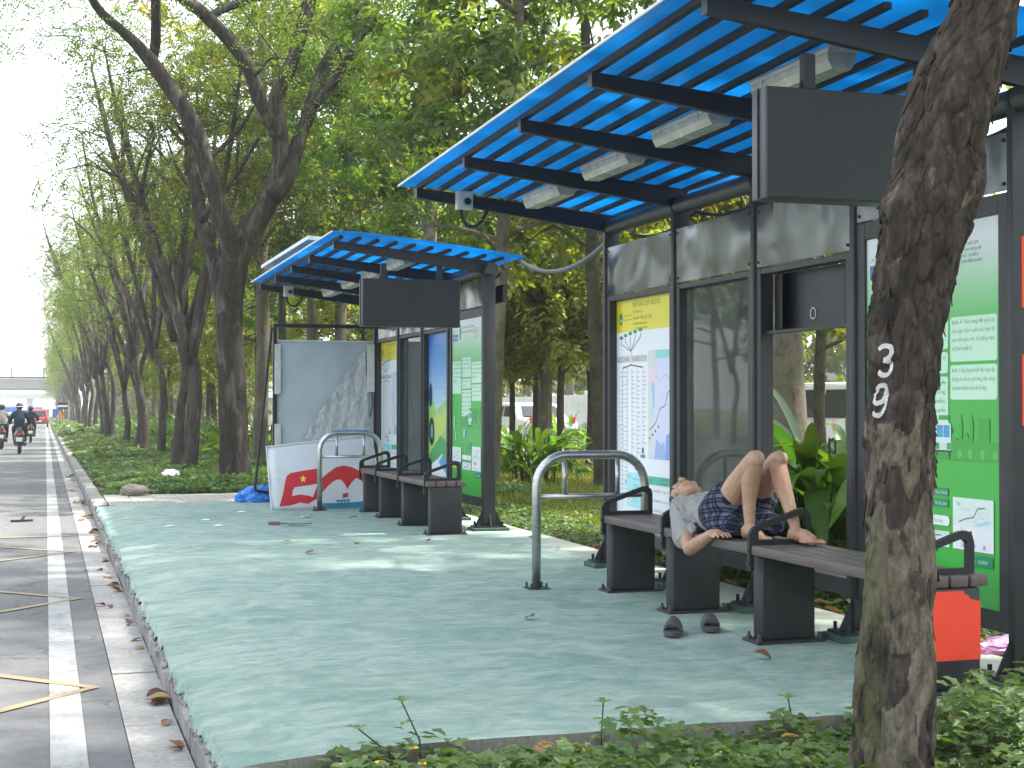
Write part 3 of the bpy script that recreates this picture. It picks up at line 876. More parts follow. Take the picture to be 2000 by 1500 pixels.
PY = [5.29, 6.57, 7.67, 8.80, 10.03]            # post rhythm of one shelter (metres along the street)
def sheet_z(x):
    f = (x - 2.38) / 1.76
    return 2.735 - .185 * f + .012 * math.sin(math.pi * min(1, max(0, f))) - (.02 * max(0, (.12 - f) / .12) if f < .12 else 0)
def make_shelter(label, dy, dz, bays, tilt):
    tl = lambda y: tilt * (PY[-1] - y)
    t = thing('bus_shelter', label, 'bus shelter', (3.9, (PY[0] + PY[-1]) / 2 + dy, 0), 0, None)
    O = Vector(t.location)
    def part(mb, name, mat, parent=None, **k):
        mb.v = [tuple(Vector(p) - O + Vector((0, dy, 0))) for p in mb.v] if parent is None else [tuple(Vector(p) - O + Vector((0, dy, 0))) for p in mb.v]
        return mb.build(name, mat, parent or t, **k)
    ZP = 2.46 + dz * .6
    for i, y in enumerate(PY):
        po = part(MB().bbox((3.858, y - .024, .02), (3.978, y + .024, ZP), .012), 'post', M['steel2'], angle=40)
        b = MB()
        for s in (-1, 1):
            b.prism([(3.918 + s * .058, y - .006, .045), (3.918 + s * .058, y - .006, .20), (3.918 + s * .135, y - .006, .045)], (0, .012, 0))
            b.prism([(3.912, y + s * .026, .045), (3.912, y + s * .026, .16), (3.912, y + s * .085, .045)], (.012, 0, 0))
        b.box((3.77, y - .09, .032), (4.06, y + .09, .046))
        for sx in (3.80, 4.03):
            for sy in (-.065, .065): b.cyl((sx, y + sy, .046), (sx, y + sy, .085), .011, 6)
        part(b, 'gusset', M['steel'], po)
        if i == 0 and dy == 0:
            for z0_, z1_ in ((1.09, 1.39), (1.585, 1.885)): part(MB().box((3.900, y - .0262, z0_), (3.974, y - .0248, z1_)), 'sticker', M['redvinyl'], po)
        part(MB().bbox((3.745, y - .115, -.03), (4.085, y + .115, .032), .008), 'plinth', M['greenblock'], po)
    # gutter pipe with collars
    pp = part(MB().tube([(3.905, PY[0] - .16, ZP), (3.905, PY[-1] + .12, ZP)], .056, 18), 'gutter_pipe', M['pipe'], angle=50)
    for y in PY:
        part(MB().tube([(3.905, y - .012, ZP), (3.905, y + .012, ZP)], .062, 18), 'collar', M['steel'], pp, angle=50)
    part(MB().box((4.06, PY[0] + .02, 2.20 + dz), (4.10, PY[-1] - .25, 2.36 + dz)), 'rear_board', M['beam'])
    # roof beams, purlins, sheet
    for y in PY:
        x0, x1 = 2.465, 3.96
        zt = lambda x: sheet_z(x) - .034 + dz + tl(y)
        poly = [(x0, y - .022, zt(x0)), (x1, y - .022, zt(x1)), (x1, y - .022, zt(x1) - .125), (x1 - .35, y - .022, zt(x1 - .35) - .122), (x0, y - .022, zt(x0) - .068)]
        bo = part(MB().prism(poly, (0, .044, 0)), 'roof_beam', M['beam'])
        part(MB().box((x0 - .006, y - .027, zt(x0) - .072), (x0 + .002, y + .027, zt(x0) + .001)), 'end_cap', M['beam'], bo)
    ya, yb = PY[0] - .22, PY[-1] + .13
    for i in range(10):
        x = 2.475 + i * .166
        pv = []
        for yy in (ya + .02, yb - .02):
            za, zb_ = sheet_z(x) - .033 + dz + tl(yy), sheet_z(x + .0175) - .004 + dz + tl(yy)
            pv += [(x, yy, za), (x + .035, yy, za), (x + .035, yy, zb_), (x, yy, zb_)]
        part(MB().add(pv, [(0, 1, 2, 3), (4, 7, 6, 5), (0, 4, 5, 1), (1, 5, 6, 2), (2, 6, 7, 3), (3, 7, 4, 0)]), 'purlin', M['purlin'])
    xs = np.linspace(2.375, 4.145, 40)
    b = MB(); n = len(xs); ye, yf = PY[0] - .42, PY[-1] + .16
    prof = [(x, sheet_z(x) + dz) for x in xs]
    vs = []
    for y in (ye, yf):
        vs += [(x, y, z + tl(y)) for x, z in prof] + [(x, y, z + .006 + tl(y)) for x, z in prof]
    fs = []
    for i in range(n - 1):
        fs.append((i, i + 1, 2 * n + i + 1, 2 * n + i)); fs.append((n + i, n + i + 1, 3 * n + i + 1, 3 * n + i))
        fs.append((i, i + 1, n + i + 1, n + i)); fs.append((2 * n + i, 2 * n + i + 1, 3 * n + i + 1, 3 * n + i))
    fs += [(0, n, 3 * n, 2 * n), (n - 1, 2 * n - 1, 4 * n - 1, 3 * n - 1)]
    b.add(vs, fs)
    rs = part(b, 'roof_sheet', M['roof'], angle=30)
    z0 = sheet_z(2.375) + dz
    ev = []
    for yy in (ye, yf): ev += [(2.366, yy, z0 - .003 + tl(yy)), (2.3745, yy, z0 - .003 + tl(yy)), (2.3745, yy, z0 + .010 + tl(yy)), (2.366, yy, z0 + .010 + tl(yy))]
    part(MB().add(ev, [(0, 1, 2, 3), (4, 7, 6, 5), (0, 4, 5, 1), (1, 5, 6, 2), (2, 6, 7, 3), (3, 7, 4, 0)]), 'edge_trim', M['rim'], rs)
    # bays
    for i, kind in enumerate(bays):
        y0, y1 = PY[i] + .026, PY[i + 1] - .026
        zs, ze = (2.085, 2.33) if i == 0 else (1.955, 2.305)
        fo = part(MB().bbox((3.872, y0 + .004, zs), (3.878, y1 - .004, ze), .002), 'fascia_sheet', M['fascia'])
        for yy in (y0 + .03, y1 - .03):
            for zz in (zs + .03, ze - .03): part(MB().cyl((3.8715, yy, zz), (3.866, yy, zz), .009, 6), 'rivet', M['black'], fo)
        fw = .075 if i == 0 else .055
        fr = empty('panel_frame', parent=t)
        zb, zt_ = .21, zs - .006
        part(MB().bbox((3.874, y0, zb), (3.955, y0 + fw, zt_), .004), 'stile', M['steel2'], fr)
        part(MB().bbox((3.874, y1 - fw, zb), (3.955, y1, zt_), .004), 'stile', M['steel2'], fr)
        part(MB().bbox((3.876, y0 + fw, zb), (3.953, y1 - fw, zb + .085), .004), 'rail', M['steel2'], fr)
        part(MB().bbox((3.876, y0 + fw, zt_ - (.085 if i == 0 else .035)), (3.953, y1 - fw, zt_), .004), 'rail', M['steel2'], fr)
        iy0, iy1, iz0, iz1 = y0 + fw, y1 - fw, zb + .085, zt_ - (.085 if i == 0 else .035)
        xin = 3.888 if i == 0 else 3.93
        def t3(s, q, d, iy1=iy1, iz0=iz0, xin=xin): return Vector((xin - d, iy1 - s + dy, iz0 + q)) - O
        if kind in ('map', 'green', 'ad'):
            bd = part(MB().box((xin + .002, iy0, iz0), (xin + .02, iy1, iz1)), 'backing_board', M['white_plastic'], fr)
            pr = {'map': map_poster, 'green': green_poster, 'ad': ad_poster}[kind](iy1 - iy0 - .004, iz1 - iz0 - .004)
            pr.build('poster', fr, t3)
        elif kind == 'glass':
            part(MB().box((3.925, iy0 + .001, iz0 + .001), (3.931, iy1 - .001, iz1 - .001)), 'glass_pane', M['glass'], fr)
        elif kind == 'open':
            b = MB().box((3.965, iy0 + .004, 1.585), (4.05, iy1 - .004, 1.915)).box((3.90, iy0 + .004, 1.575), (3.963, iy1 - .004, 1.592))
            part(b, 'display_case', M['beam'], fr)
            for ya_, yb_ in ((iy0 + .004, iy0 + .16), (iy1 - .2, iy1 - .004)):
                part(MB().prism([(3.905, ya_, 1.60), (3.962, yb_ if ya_ < 7 else yb_, 1.60), (3.962, yb_, 1.91), (3.905, ya_, 1.91)], (.006, 0, 0)), 'side_baffle', M['steel'], fr)
            part(MB().tube([(3.963, (iy0 + iy1) / 2 + .02 + .03 * math.cos(2 * math.pi * q / 14), 1.67 + .03 * math.sin(2 * math.pi * q / 14)) for q in range(14)], .005, 5, closed=True), 'cable_port', M['stainless'], fr)
    return t
near_sh = make_shelter('charcoal bus shelter with blue roof whose bench carries the sleeping person', 0, 0, ['green', 'open', 'glass', 'map'], .021)
far_sh = make_shelter('charcoal bus shelter with blue roof next to the broken light box', 7.85, -.075, ['green', 'ad', 'glass', 'map'], .006)

# ---- hanging display boxes, lamps, speakers
def sign_box(label, dy, z0, z1, ztop):
    y = PY[0] + dy
    t = thing('display_box', label, 'sign', (3.18, y + .05, z0))
    O = Vector(t.location)
    def part(mb, name, mat, parent=None, **k):
        mb.v = [tuple(Vector(p) - O) for p in mb.v]; return mb.build(name, mat, parent or t, **k)
    part(MB().bbox((2.722, y - .004, z0), (3.642, y + .118, z1), .006), 'case', M['signside'], angle=30)
    part(MB().bbox((2.732, y - .012, z0 + .004), (3.636, y - .0045, z1 - .004), .003), 'face_panel', M['signbox'])
    part(MB().box((2.714, y + .05, z0 + .004), (2.7215, y + .056, z1 - .004)), 'seam', M['steel'])
    for x in (2.925, 3.45):
        h = part(MB().bbox((x - .026, y + .004, z1), (x + .026, y + .046, ztop - .01), .004), 'hanger', M['steel'])
        b = MB()
        for s in (-1, 1): b.prism([(x + s * .027, y + .02, z1 + .0005), (x + s * .027, y + .02, z1 + .04), (x + s * .042, y + .02, z1 + .0005)], (0, .008, 0))
        part(b, 'gusset', M['steel'], h)
    return t
sign_box('slate grey blank display box hanging behind the trunk painted 39', 0, 2.00, 2.448, 2.60)
sign_box('slate grey blank display box hanging from the shelter by the broken light box', 7.85, 1.875, 2.31, 2.46)
def lamp_proto():
    t = thing('batten_lamp', 'lamp', 'lamp')
    b = MB(); L_ = .37
    prof = [(-.062, .045), (.062, .045), (.072, .03), (.072, .012), (-.072, .012), (-.072, .03)]
    b.prism([(x, -L_, z) for x, z in prof], (0, 2 * L_, 0)); b.build('housing', M['lampbody'], t)
    b = MB(); prof = [(-.068, .011), (.068, .011), (.066, -.02), (.046, -.055), (-.046, -.055), (-.066, -.02)]
    b.prism([(x, -L_ + .012, z) for x, z in prof], (0, 2 * L_ - .024, 0)); b.build('lens', M['lamplens'], t)
    for q in (-.24, .24):
        for s in (-1, 1):
            MB().box((s * .0725, q - .008, -.005), (s * .076, q + .008, .030)).build('clip', M['white_plastic'], t)
    return t
lp = lamp_proto(); first = True
for sh, dy, dz in ((0, 0, 0), (1, 7.85, -.075)):
    for i in range(4):
        y = (PY[i] + PY[i + 1]) / 2 + dy
        o = lp if first else copy_tree(lp); first = False
        o.location = (3.23, y, sheet_z(3.23) - .08 + dz + (.021, .006)[sh] * (PY[-1] + dy - y))
        tag(o, ('first', 'second', 'third', 'fourth')[i] + ' batten lamp from the display box in the roof over the ' + ('sleeping person' if sh == 0 else 'fallen emblem panel'), 'lamp', 'batten lamps of the ' + ('sleeper shelter' if sh == 0 else 'light box shelter'))
def camera_box(dy, dz, label):
    y = PY[-1] + dy - .035; x = 2.79; z = 2.60 + dz
    t = thing('camera_box', label, 'camera', (x, y, z))
    MB().bbox((-.058, -.06, -.065), (.058, .0, .065), .006).build('housing', M['white_plastic'], t)
    MB().bbox((-.045, -.064, -.055), (.05, -.0605, .058), .002).build('front_plate', M['lampbody'], t)
    MB().tube([(.015, -.064, -.01), (.015, -.075, -.01)], .030, 14).build('bezel', M['stainless'], t)
    MB().tube([(.015, -.0752, -.01), (.015, -.079, -.01)], .024, 14).build('lens', M['black'], t)
    pts = [(-.02, -.03, -.066), (-.018, -.03, -.12), (.02, -.03, -.175), (.08, -.03, -.18), (.13, -.03, -.14), (.16, -.03, -.08), (.20, -.03, -.03), (.26, -.028, .01)]
    MB().tube(pts, .012, 8).build('flexible_conduit', M['black'], t, True)
    return t
camera_box(0, 0, 'small white camera box on the roof beam of the shelter with the sleeping person')
camera_box(7.85, -.075, 'small white camera box on the roof beam of the shelter by the broken light box')
def catenary(a, b, sag, n=16):
    a, b = Vector(a), Vector(b)
    return [a.lerp(b, i / n) - Vector((0, 0, sag * 4 * (i / n) * (1 - i / n))) for i in range(n + 1)]
c = MB().tube(catenary((4.10, 12.78, 2.475), (3.92, 10.08, 2.37), .16), .020, 10).build('cable', M['cable'], None, True)
tag(c, 'thick grey cable sagging between the two shelter roofs', 'cable')
for dy, lab in ((0, 'thin dark cable looping above the panels of the shelter with the sleeping person'), (7.85, 'thin dark cable looping above the panels of the shelter by the broken light box')):
    pts = []
    r2 = random.Random(5)
    for a, b in zip(PY[:-1], PY[1:]):
        pts += catenary((4.03, a + dy, 2.43 - dy * .006), (4.03, b + dy, 2.43 - dy * .006), r2.uniform(.03, .09), 8)[:-1]
    tag(MB().tube(pts, .012, 6).build('cable', M['black'], None, True), lab, 'cable')
# solar panel raft over the far roof
t = thing('solar_panel', 'pale flat solar panel on the roof of the shelter by the broken light box', 'solar panel', (2.9, 16.8, 2.60))
MB().box((-.36, -1.75, .235), (.42, 1.70, .275), M=Matrix.Rotation(R(3), 4, 'Y')).build('frame', M['rim'], t)
MB().box((-.34, -1.73, .2765), (.40, 1.68, .280), M=Matrix.Rotation(R(3), 4, 'Y')).build('cells', M['beam'], t)
for yy in (-1.2, 1.2): MB().box((-.03, yy - .02, .08), (.03, yy + .02, .234)).build('bracket', M['steel'], t)

# ================================================================== benches and hoops
def make_bench(label, ys, dx, group=None):
    t = thing('bench', label, 'bench', (3.52 + dx, sum(ys) / 4, 0))
    O = Vector(t.location)
    def part(mb, name, mat, parent=None, **k):
        mb.v = [tuple(Vector(p) + Vector((dx, 0, 0)) - O) for p in mb.v]; return mb.build(name, mat, parent or t, **k)
    ye, yf = min(ys) - .06, max(ys) + .06
    for i in range(4):
        x = 3.335 + i * .094
        part(MB().bbox((x, ye, .432), (x + .083, yf, .480), .006), 'slat', M['slat'], angle=30)
    for y in ys:
        lg = part(MB().bbox((3.375, y - .055, .0125), (3.668, y + .055, .430), .014), 'leg', M['legs'], angle=40)
        part(MB().bbox((3.335, y - .09, -.01), (3.708, y + .09, .0125), .003), 'base_plate', M['legs'], lg)
        for sx in (3.355, 3.688):
            for sy in (-.055, .055):
                part(MB().cyl((sx, y + sy, .0125), (sx, y + sy, .045), .009, 8).cyl((sx, y + sy, .0126), (sx, y + sy, .026), .016, 6), 'bolt', M['bolt'], lg)
        # looped arm rest plate
        y0 = y - .014
        out = [(3.325, .36), (3.325, .535), (3.34, .56), (3.365, .575), (3.60, .655), (3.63, .658), (3.655, .64), (3.665, .61), (3.665, .482), (3.350, .482), (3.350, .36)]
        inn = [(3.375, .505), (3.375, .545), (3.39, .556), (3.595, .622), (3.62, .622), (3.634, .605), (3.634, .505)]
        bm = bmesh.new()
        vo = [bm.verts.new((x, y0, z)) for x, z in out]; vi = [bm.verts.new((x, y0, z)) for x, z in inn]
        e = [bm.edges.new((vo[k], vo[(k + 1) % len(vo)])) for k in range(len(vo))] + [bm.edges.new((vi[k], vi[(k + 1) % len(vi)])) for k in range(len(vi))]
        r_ = bmesh.ops.triangle_fill(bm, use_beauty=True, use_dissolve=False, edges=e)
        fcs = [f for f in bm.faces]
        ex = bmesh.ops.extrude_face_region(bm, geom=fcs)
        bmesh.ops.translate(bm, vec=(0, .028, 0), verts=[g for g in ex['geom'] if isinstance(g, bmesh.types.BMVert)])
        bm.verts.index_update()
        b = MB().add([v.co for v in bm.verts], [[v.index for v in f.verts] for f in bm.faces]); bm.free()
        ar = part(b, 'arm_rest', M['steel'])
        part(MB().cyl((3.3245, y, .39), (3.318, y, .39), .008, 6).cyl((3.3245, y, .45), (3.318, y, .45), .008, 6), 'screw', M['bolt'], ar)
    return t
NB = [5.28, 6.65, 7.74, 8.68]
FB = [12.85, 13.9, 14.9, 15.7]
nb = make_bench('brown slatted bench with charcoal legs carrying the sleeping person', NB, 0)
fbn = make_bench('brown slatted bench with charcoal legs standing by the broken light box', FB, -.10)
# orange-red sticker on the end leg of the near bench, one corner torn
y = NB[0] - .0565
poly = [(3.379, .135), (3.664, .135), (3.664, .372), (3.630, .381), (3.612, .384), (3.608, .398), (3.590, .402), (3.583, .418), (3.379, .418)]
lab = MB().add([(x - 3.52, y - NB[0] + 0.0 + (NB[0] - sum(NB) / 4), z) for x, z in poly], [tuple(range(len(poly)))]).build('sticker', M['redvinyl'], nb)
tag(lab, 'torn orange-red sticker on the end leg')
def hoop(label, X0, X1, y, h=.85):
    t = thing('hoop_rail', label, 'railing', ((X0 + X1) / 2, y, 0))
    w = (X1 - X0) / 2; r = .20
    pts = [(-w, 0, .0), (-w, 0, h - r)] + [(-w + r - r * math.cos(R(q)), 0, h - r + r * math.sin(R(q))) for q in range(15, 91, 15)]
    pts += [(-p[0], 0, p[2]) for p in pts[::-1]]
    MB().tube(pts, .0285, 16).build('bent_tube', M['stainless'], t, True)
    MB().tube([(-w + .027, 0, .585), (w - .027, 0, .585)], .016, 12).build('cross_bar', M['stainless'], t, True)
    for x in (-w + .19, w - .19): MB().tube([(x, 0, .600), (x, 0, h - .027)], .016, 12).build('spindle', M['stainless'], t, True)
    for x in (-w, w):
        bp = MB().bbox((x - .075, -.075, -.012), (x + .075, .075, .008), .003).build('base_plate', M['steel2'], t)
        b = MB()
        for sx in (-.05, .05):
            for sy in (-.05, .05): b.cyl((x + sx, sy, .008), (x + sx, sy, .040), .009, 6)
        b.build('bolt', M['bolt'], bp)
    return t
hoop('stainless steel hoop rail beside the bench carrying the sleeping person', 2.985, 3.73, 8.95)
hoop('stainless steel hoop rail in front of the fallen emblem panel', 2.875, 3.56, 16.15)
# ================================================================== vegetation
def mat_bark(name, dark, mid, pale, scale=9, moss=0.0, stretch=.28):
    m, nt, N, L, p = newmat(name)
    v = tex_coord(nt, (1, 1, stretch))
    a = noise(nt, v, scale, 8, .75, .5); b = noise(nt, v, scale * .35, 5, .65, .8)
    c = ramp(nt, a, [(.30, dark), (.50, mid), (.72, tuple(x * 1.25 for x in srgb(mid)))])
    c = mixc(nt, ramp(nt, b, [(.52, (0, 0, 0)), (.66, (.75, .75, .75))]), c, pale)
    if moss:
        c = mixc(nt, ramp(nt, noise(nt, v, scale * .5, 6, .7), [(.45, (0, 0, 0)), (.62, (moss, moss, moss))]), c, (.10, .12, .035))
    L.new(c, p.inputs['Base Color']); p.inputs['Roughness'].default_value = .95
    p.inputs['Specular IOR Level'].default_value = .2
    bump(nt, p, mixc(nt, .4, noise(nt, v, scale * 3, 6, .7), a), .9, .03)
    return m
M['bark'] = mat_bark('street_tree_bark', (.014, .012, .011), (.068, .059, .052), (.20, .18, .155), 14)
M['bark_main'] = mat_bark('dark_forked_tree_bark', (.009, .008, .007), (.044, .037, .032), (.15, .13, .112), 14)
M['bark_pale'] = mat_bark('pale_park_bark', (.05, .042, .032), (.135, .115, .09), (.27, .24, .20), 7, .35, .8)
M['bark_dark'] = mat_bark('dark_park_bark', (.020, .017, .014), (.060, .050, .040), (.12, .105, .085), 8, .3, .8)
M['leaf_row'] = leafmat('row_tree_leaf', [(0, (.040, .066, .020)), (.45, (.088, .148, .038)), (.85, (.155, .215, .052)), (1, (.27, .24, .075))], .52, .12, .45, .30)
M['leaf_park'] = leafmat('park_tree_leaf', [(0, (.030, .060, .015)), (.5, (.080, .150, .028)), (.9, (.165, .235, .040)), (1, (.29, .27, .05))], .54, .14, .40, .32)
M['leaf_lit'] = leafmat('sunlit_tint_leaf', [(0, (.06, .10, .018)), (.5, (.15, .20, .032)), (.9, (.24, .27, .045)), (1, (.32, .28, .05))], .58, .12, .42, .22)  # brighter park leaf: backlit yellow-green glow put into the leaf colour
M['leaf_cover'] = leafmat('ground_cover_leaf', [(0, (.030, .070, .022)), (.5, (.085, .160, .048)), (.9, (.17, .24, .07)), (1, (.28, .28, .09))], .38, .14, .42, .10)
M['leaf_bush'] = leafmat('heliconia_leaf', [(0, (.025, .07, .014)), (.5, (.06, .15, .024)), (1, (.17, .27, .04))], .45, .2, .32, .30)
M['grass'] = leafmat('grass_blade', [(0, (.06, .09, .02)), (.5, (.13, .17, .035)), (1, (.28, .25, .09))], .4, .08, .5, .05)
M['flower_orange'] = simple('orange_bract', (.75, .16, .03), .5)
M['flower_yellow'] = simple('yellow_petal', (.80, .52, .03), .5)
M['dry_leaf'] = leafmat('dry_leaf', [(0, (.10, .050, .022)), (.5, (.20, .11, .05)), (1, (.33, .22, .11))], .2, .1, .6, .35)

def bark_jit(rng, k=.10):
    ph = [rng.uniform(0, 6.28) for _ in range(6)]
    return lambda i, j: k * (math.sin(j * 2.1 + i * .7 + ph[0]) * .5 + math.sin(j * 1.3 - i * 1.9 + ph[1]) * .5)
def smooth_line(pts, n=3):
    """Catmull-Rom subdivide"""
    pts = [Vector(p) for p in pts]; out = []
    for i in range(len(pts) - 1):
        p0, p1, p2, p3 = pts[max(i - 1, 0)], pts[i], pts[i + 1], pts[min(i + 2, len(pts) - 1)]
        for q in range(n):
            t = q / n
            out.append(.5 * ((2 * p1) + (p2 - p0) * t + (2 * p0 - 5 * p1 + 4 * p2 - p3) * t * t + (3 * p1 - p0 - 3 * p2 + p3) * t ** 3))
    out.append(pts[-1]); return out
def lerp_list(r, n):
    x = np.linspace(0, len(r) - 1, n); return list(np.interp(x, np.arange(len(r)), r))
class Tree:
    def __init__(s, seed):
        s.rng = random.Random(seed); s.np = np.random.default_rng(seed)
        s.mb = MB(); s.nodes = []
    def limb(s, pts, rad, sides=9, sub=3):
        P = smooth_line(pts, sub); r = lerp_list(rad, len(P))
        s.mb.tube(P, r, sides, jit=bark_jit(s.rng, .07))
        for p, q in zip(P, r): s.nodes.append((p, q))
        return s
    def reach(s, clumps, sides=5, keep=1.0, rmax=.05):
        """grow a bough from the nearest fitting node to every clump centre"""
        for c in sorted(clumps, key=lambda c: min((c - n[0]).length for n in s.nodes)):
            best, bd = None, 1e9
            for p, r in s.nodes:
                d = c - p
                k = d.length + max(0, -d.z) * 1.5 + (0 if r > .012 else .5)
                if k < bd: bd, best = k, (p, r)
            p, r = best
            if s.rng.random() > keep: continue
            L = (c - p).length
            r0 = min(r * .72, rmax, .010 + .016 * L); mid = p.lerp(c, .5) + Vector((s.rng.gauss(0, .09), s.rng.gauss(0, .09), .12 * L + s.rng.gauss(0, .05))) * min(1, L)
            P = smooth_line([p, p.lerp(mid, .55), mid, mid.lerp(c, .6), c], 2); rr = lerp_list([r0, r0 * .85, r0 * .6, .010, .005], len(P))
            s.mb.tube(P, rr, sides)
            for a, b in list(zip(P, rr))[2:]: s.nodes.append((a, b))
        return s
def ell_clumps(rng, c, rad, n, inner=.45, flat=-.55, jitter=.0):
    out = []
    while len(out) < n:
        d = rng.normal(size=3); d /= np.linalg.norm(d)
        if d[2] < flat and rng.random() < .8: continue
        q = (inner ** 3 + (1 - inner ** 3) * rng.random()) ** (1 / 3)
        p = np.array(c) + d * np.array(rad) * q * rng.uniform(.85, 1.12)
        out.append(Vector(p))
    return out
def pinnate_leaves(rng, clumps, rc=.55, sprays=34, nl=9, L=.062, W=.030, centre=None):
    C = np.array([tuple(c) for c in clumps]); n = len(C) * sprays
    size = np.repeat(rng.uniform(.6, 1.25, len(C)), sprays)
    off = unit(rng, n) * (rng.random((n, 1)) ** .5) * rc * size[:, None] * np.array([1, 1, .62])
    B = np.repeat(C, sprays, 0) + off
    D = off / (np.linalg.norm(off, axis=1, keepdims=True) + 1e-6) * .7 + unit(rng, n) * .6 + np.array([0, 0, -.18])
    D /= np.linalg.norm(D, axis=1, keepdims=True)
    up = np.array([0, 0, 1.0]) + unit(rng, n) * .55
    S = np.cross(up, D); S /= np.linalg.norm(S, axis=1, keepdims=True) + 1e-9
    tone = np.repeat(rng.normal(.45, .16, len(C)), sprays) + rng.normal(0, .12, n)
    parts = []
    for k in range(nl):
        sg = 1 if k % 2 else -1
        if k == nl - 1: sg = 0
        pos = B + D * (.03 + .030 * k) + np.array([0, 0, -.004 * k * k * .25])
        dr = S * sg + D * .55 + np.array([0, 0, -.12])
        parts.append(leaves(pos, dr, up + unit(rng, n) * .35, L * rng.uniform(.8, 1.15, n), W * rng.uniform(.85, 1.15, n), 'diamond', np.clip(tone + rng.normal(0, .10, n), 0, 1)))
    return join_lv(parts)
def broad_leaves(rng, clumps, rc=.6, tips=13, nl=8, L=.16, W=.085, shape='leaf6'):
    C = np.array([tuple(c) for c in clumps]); n = len(C) * tips
    size = np.repeat(rng.uniform(.6, 1.3, len(C)), tips)
    off = unit(rng, n) * (rng.random((n, 1)) ** .45) * rc * size[:, None] * np.array([1, 1, .55])
    B = np.repeat(C, tips, 0) + off
    ax = off / (np.linalg.norm(off, axis=1, keepdims=True) + 1e-6) * .5 + np.array([0, 0, .55]) + unit(rng, n) * .3
    ax /= np.linalg.norm(ax, axis=1, keepdims=True)
    a = np.cross(ax, unit(rng, n)); a /= np.linalg.norm(a, axis=1, keepdims=True) + 1e-9
    b = np.cross(ax, a)
    tone = np.repeat(rng.normal(.45, .17, len(C)), tips) + rng.normal(0, .10, n)
    parts = []
    for k in range(nl):
        w = k * 2.4 + rng.normal(0, .3, n)
        rad = a * np.cos(w)[:, None] + b * np.sin(w)[:, None]
        dr = rad + ax * rng.uniform(-.25, .45, (n, 1)) + np.array([0, 0, -.22])
        nm = ax + rad * .2 + unit(rng, n) * .25
        parts.append(leaves(B + rad * .02 + ax * (.02 * (k - nl / 2)), dr, nm, L * rng.uniform(.65, 1.2, n), W * rng.uniform(.75, 1.15, n), shape, np.clip(tone + rng.normal(0, .11, n), 0, 1)))
    return join_lv(parts)
def tree_obj(name, label, cat, tr, lv, loc, bark, leaf, group=None, rz=0):
    t = thing(name, label, cat, loc, rz, group)
    tr.mb.build('trunk', bark, t, True)
    me = np_mesh('crown', lv[0], lv[1], {'rnd': lv[2]})
    mesh_obj('crown', me, leaf, t)
    return t

# ---- (a) the big forked street tree beyond the platform, limbs traced at its real distance
def px(u, v, t, off=0.0):
    d = ray(u, v); return Vector((0, 0, EYE)) + d * (t + off)
TB = pZ(460, 938, -.10)
T0 = ray(460, 900).length and (TB - Vector((0, 0, EYE))).dot(CR @ Vector((0, 0, -1)))
tr = Tree(21)
k = T0 / FPX
def limb_px(pts, rp, doff):
    n = len(pts)
    tr.limb([px(u, v, T0, doff * (i / max(1, n - 1))) - TB for i, (u, v) in enumerate(pts)], [r * k for r in rp], 12)
limb_px([(462, 955), (460, 930), (457, 880), (455, 800), (451, 700), (447, 620), (449, 560), (452, 535)], [42, 34, 29, 27, 26.5, 27, 24, 15], 0)
limb_px([(449, 640), (448, 565), (452, 500), (432, 420), (400, 312), (376, 240), (332, 172), (292, 116), (256, 76), (224, 48), (188, 12), (150, -60)], [24, 23, 19, 17, 16, 16, 15, 13, 10, 9, 8, 5], -1.6)
limb_px([(296, 122), (304, 80), (304, 0), (300, -80), (280, -170)], [11, 10, 9, 7, 4], -1.5)
limb_px([(446, 650), (440, 590), (420, 520), (400, 460), (388, 400), (381, 350), (366, 270), (352, 190)], [22, 20, 15, 14, 13, 11, 7, 4], 1.2)
limb_px([(448, 640), (453, 560), (474, 474), (520, 400), (545, 330), (547, 260), (538, 192), (566, 134), (592, 48), (605, 0), (622, -90), (640, -200)], [25, 26, 25, 21, 17, 16, 15, 14, 14, 13, 10, 5], .8)
limb_px([(538, 262), (531, 240), (505, 192), (486, 134), (454, 86), (419, 48), (390, 20), (350, -10), (300, -70), (250, -150)], [13, 13, 13, 13, 13, 13, 12, 11, 8, 5], -1.0)
limb_px([(405, 38), (430, 20), (470, 5), (520, -12), (570, -60)], [8, 9, 8, 7, 4], .6)
limb_px([(535, 385), (560, 350), (579, 288), (608, 208), (624, 154), (653, 96), (668, 70), (700, 10), (730, -90)], [17, 16, 15, 14, 14, 12, 9, 7, 4], 1.8)
limb_px([(612, 205), (637, 180), (672, 128), (707, 74), (691, 48), (685, 10), (700, -60), (690, -150)], [10, 10, 10, 10, 9, 9, 7, 4], .6)
limb_px([(400, 312), (420, 300), (470, 250), (500, 200)], [5, 5, 4, 2], 1.5)
limb_px([(392, 430), (430, 385), (470, 330), (520, 245)], [6, 5, 4, 2], 2.0)
cl = ell_clumps(tr.np, tuple(px(450, -60, T0) - TB), (4.4, 4.0, 3.0), 130, .30, -.5)
cl += [px(u, v, T0, o) - TB for u, v, o in ((170, 60, -1.5), (210, 150, -.5), (330, 60, .6), (560, 30, 1.5), (640, 140, 2), (700, 160, 1.5), (480, 60, 2), (420, 200, 2.5), (250, 220, 0), (700, 40, .5), (620, 60, -.5))]
tr.reach(cl, 5, .9, .05)
lv = pinnate_leaves(tr.np, cl, .62, 34, 9, .066, .030)
for (u, v, o) in ((381, 352, .9), (384, 402, 1.0), (386, 424, 1.0), (404, 498, .6), (410, 516, .5), (426, 494, .4)):   # pale lopped knots
    pass
tree_obj('street_tree', 'large dark forked street tree with bare spreading limbs beside the broken light box', 'tree', tr, lv, TB, M['bark_main'], M['leaf_row'])

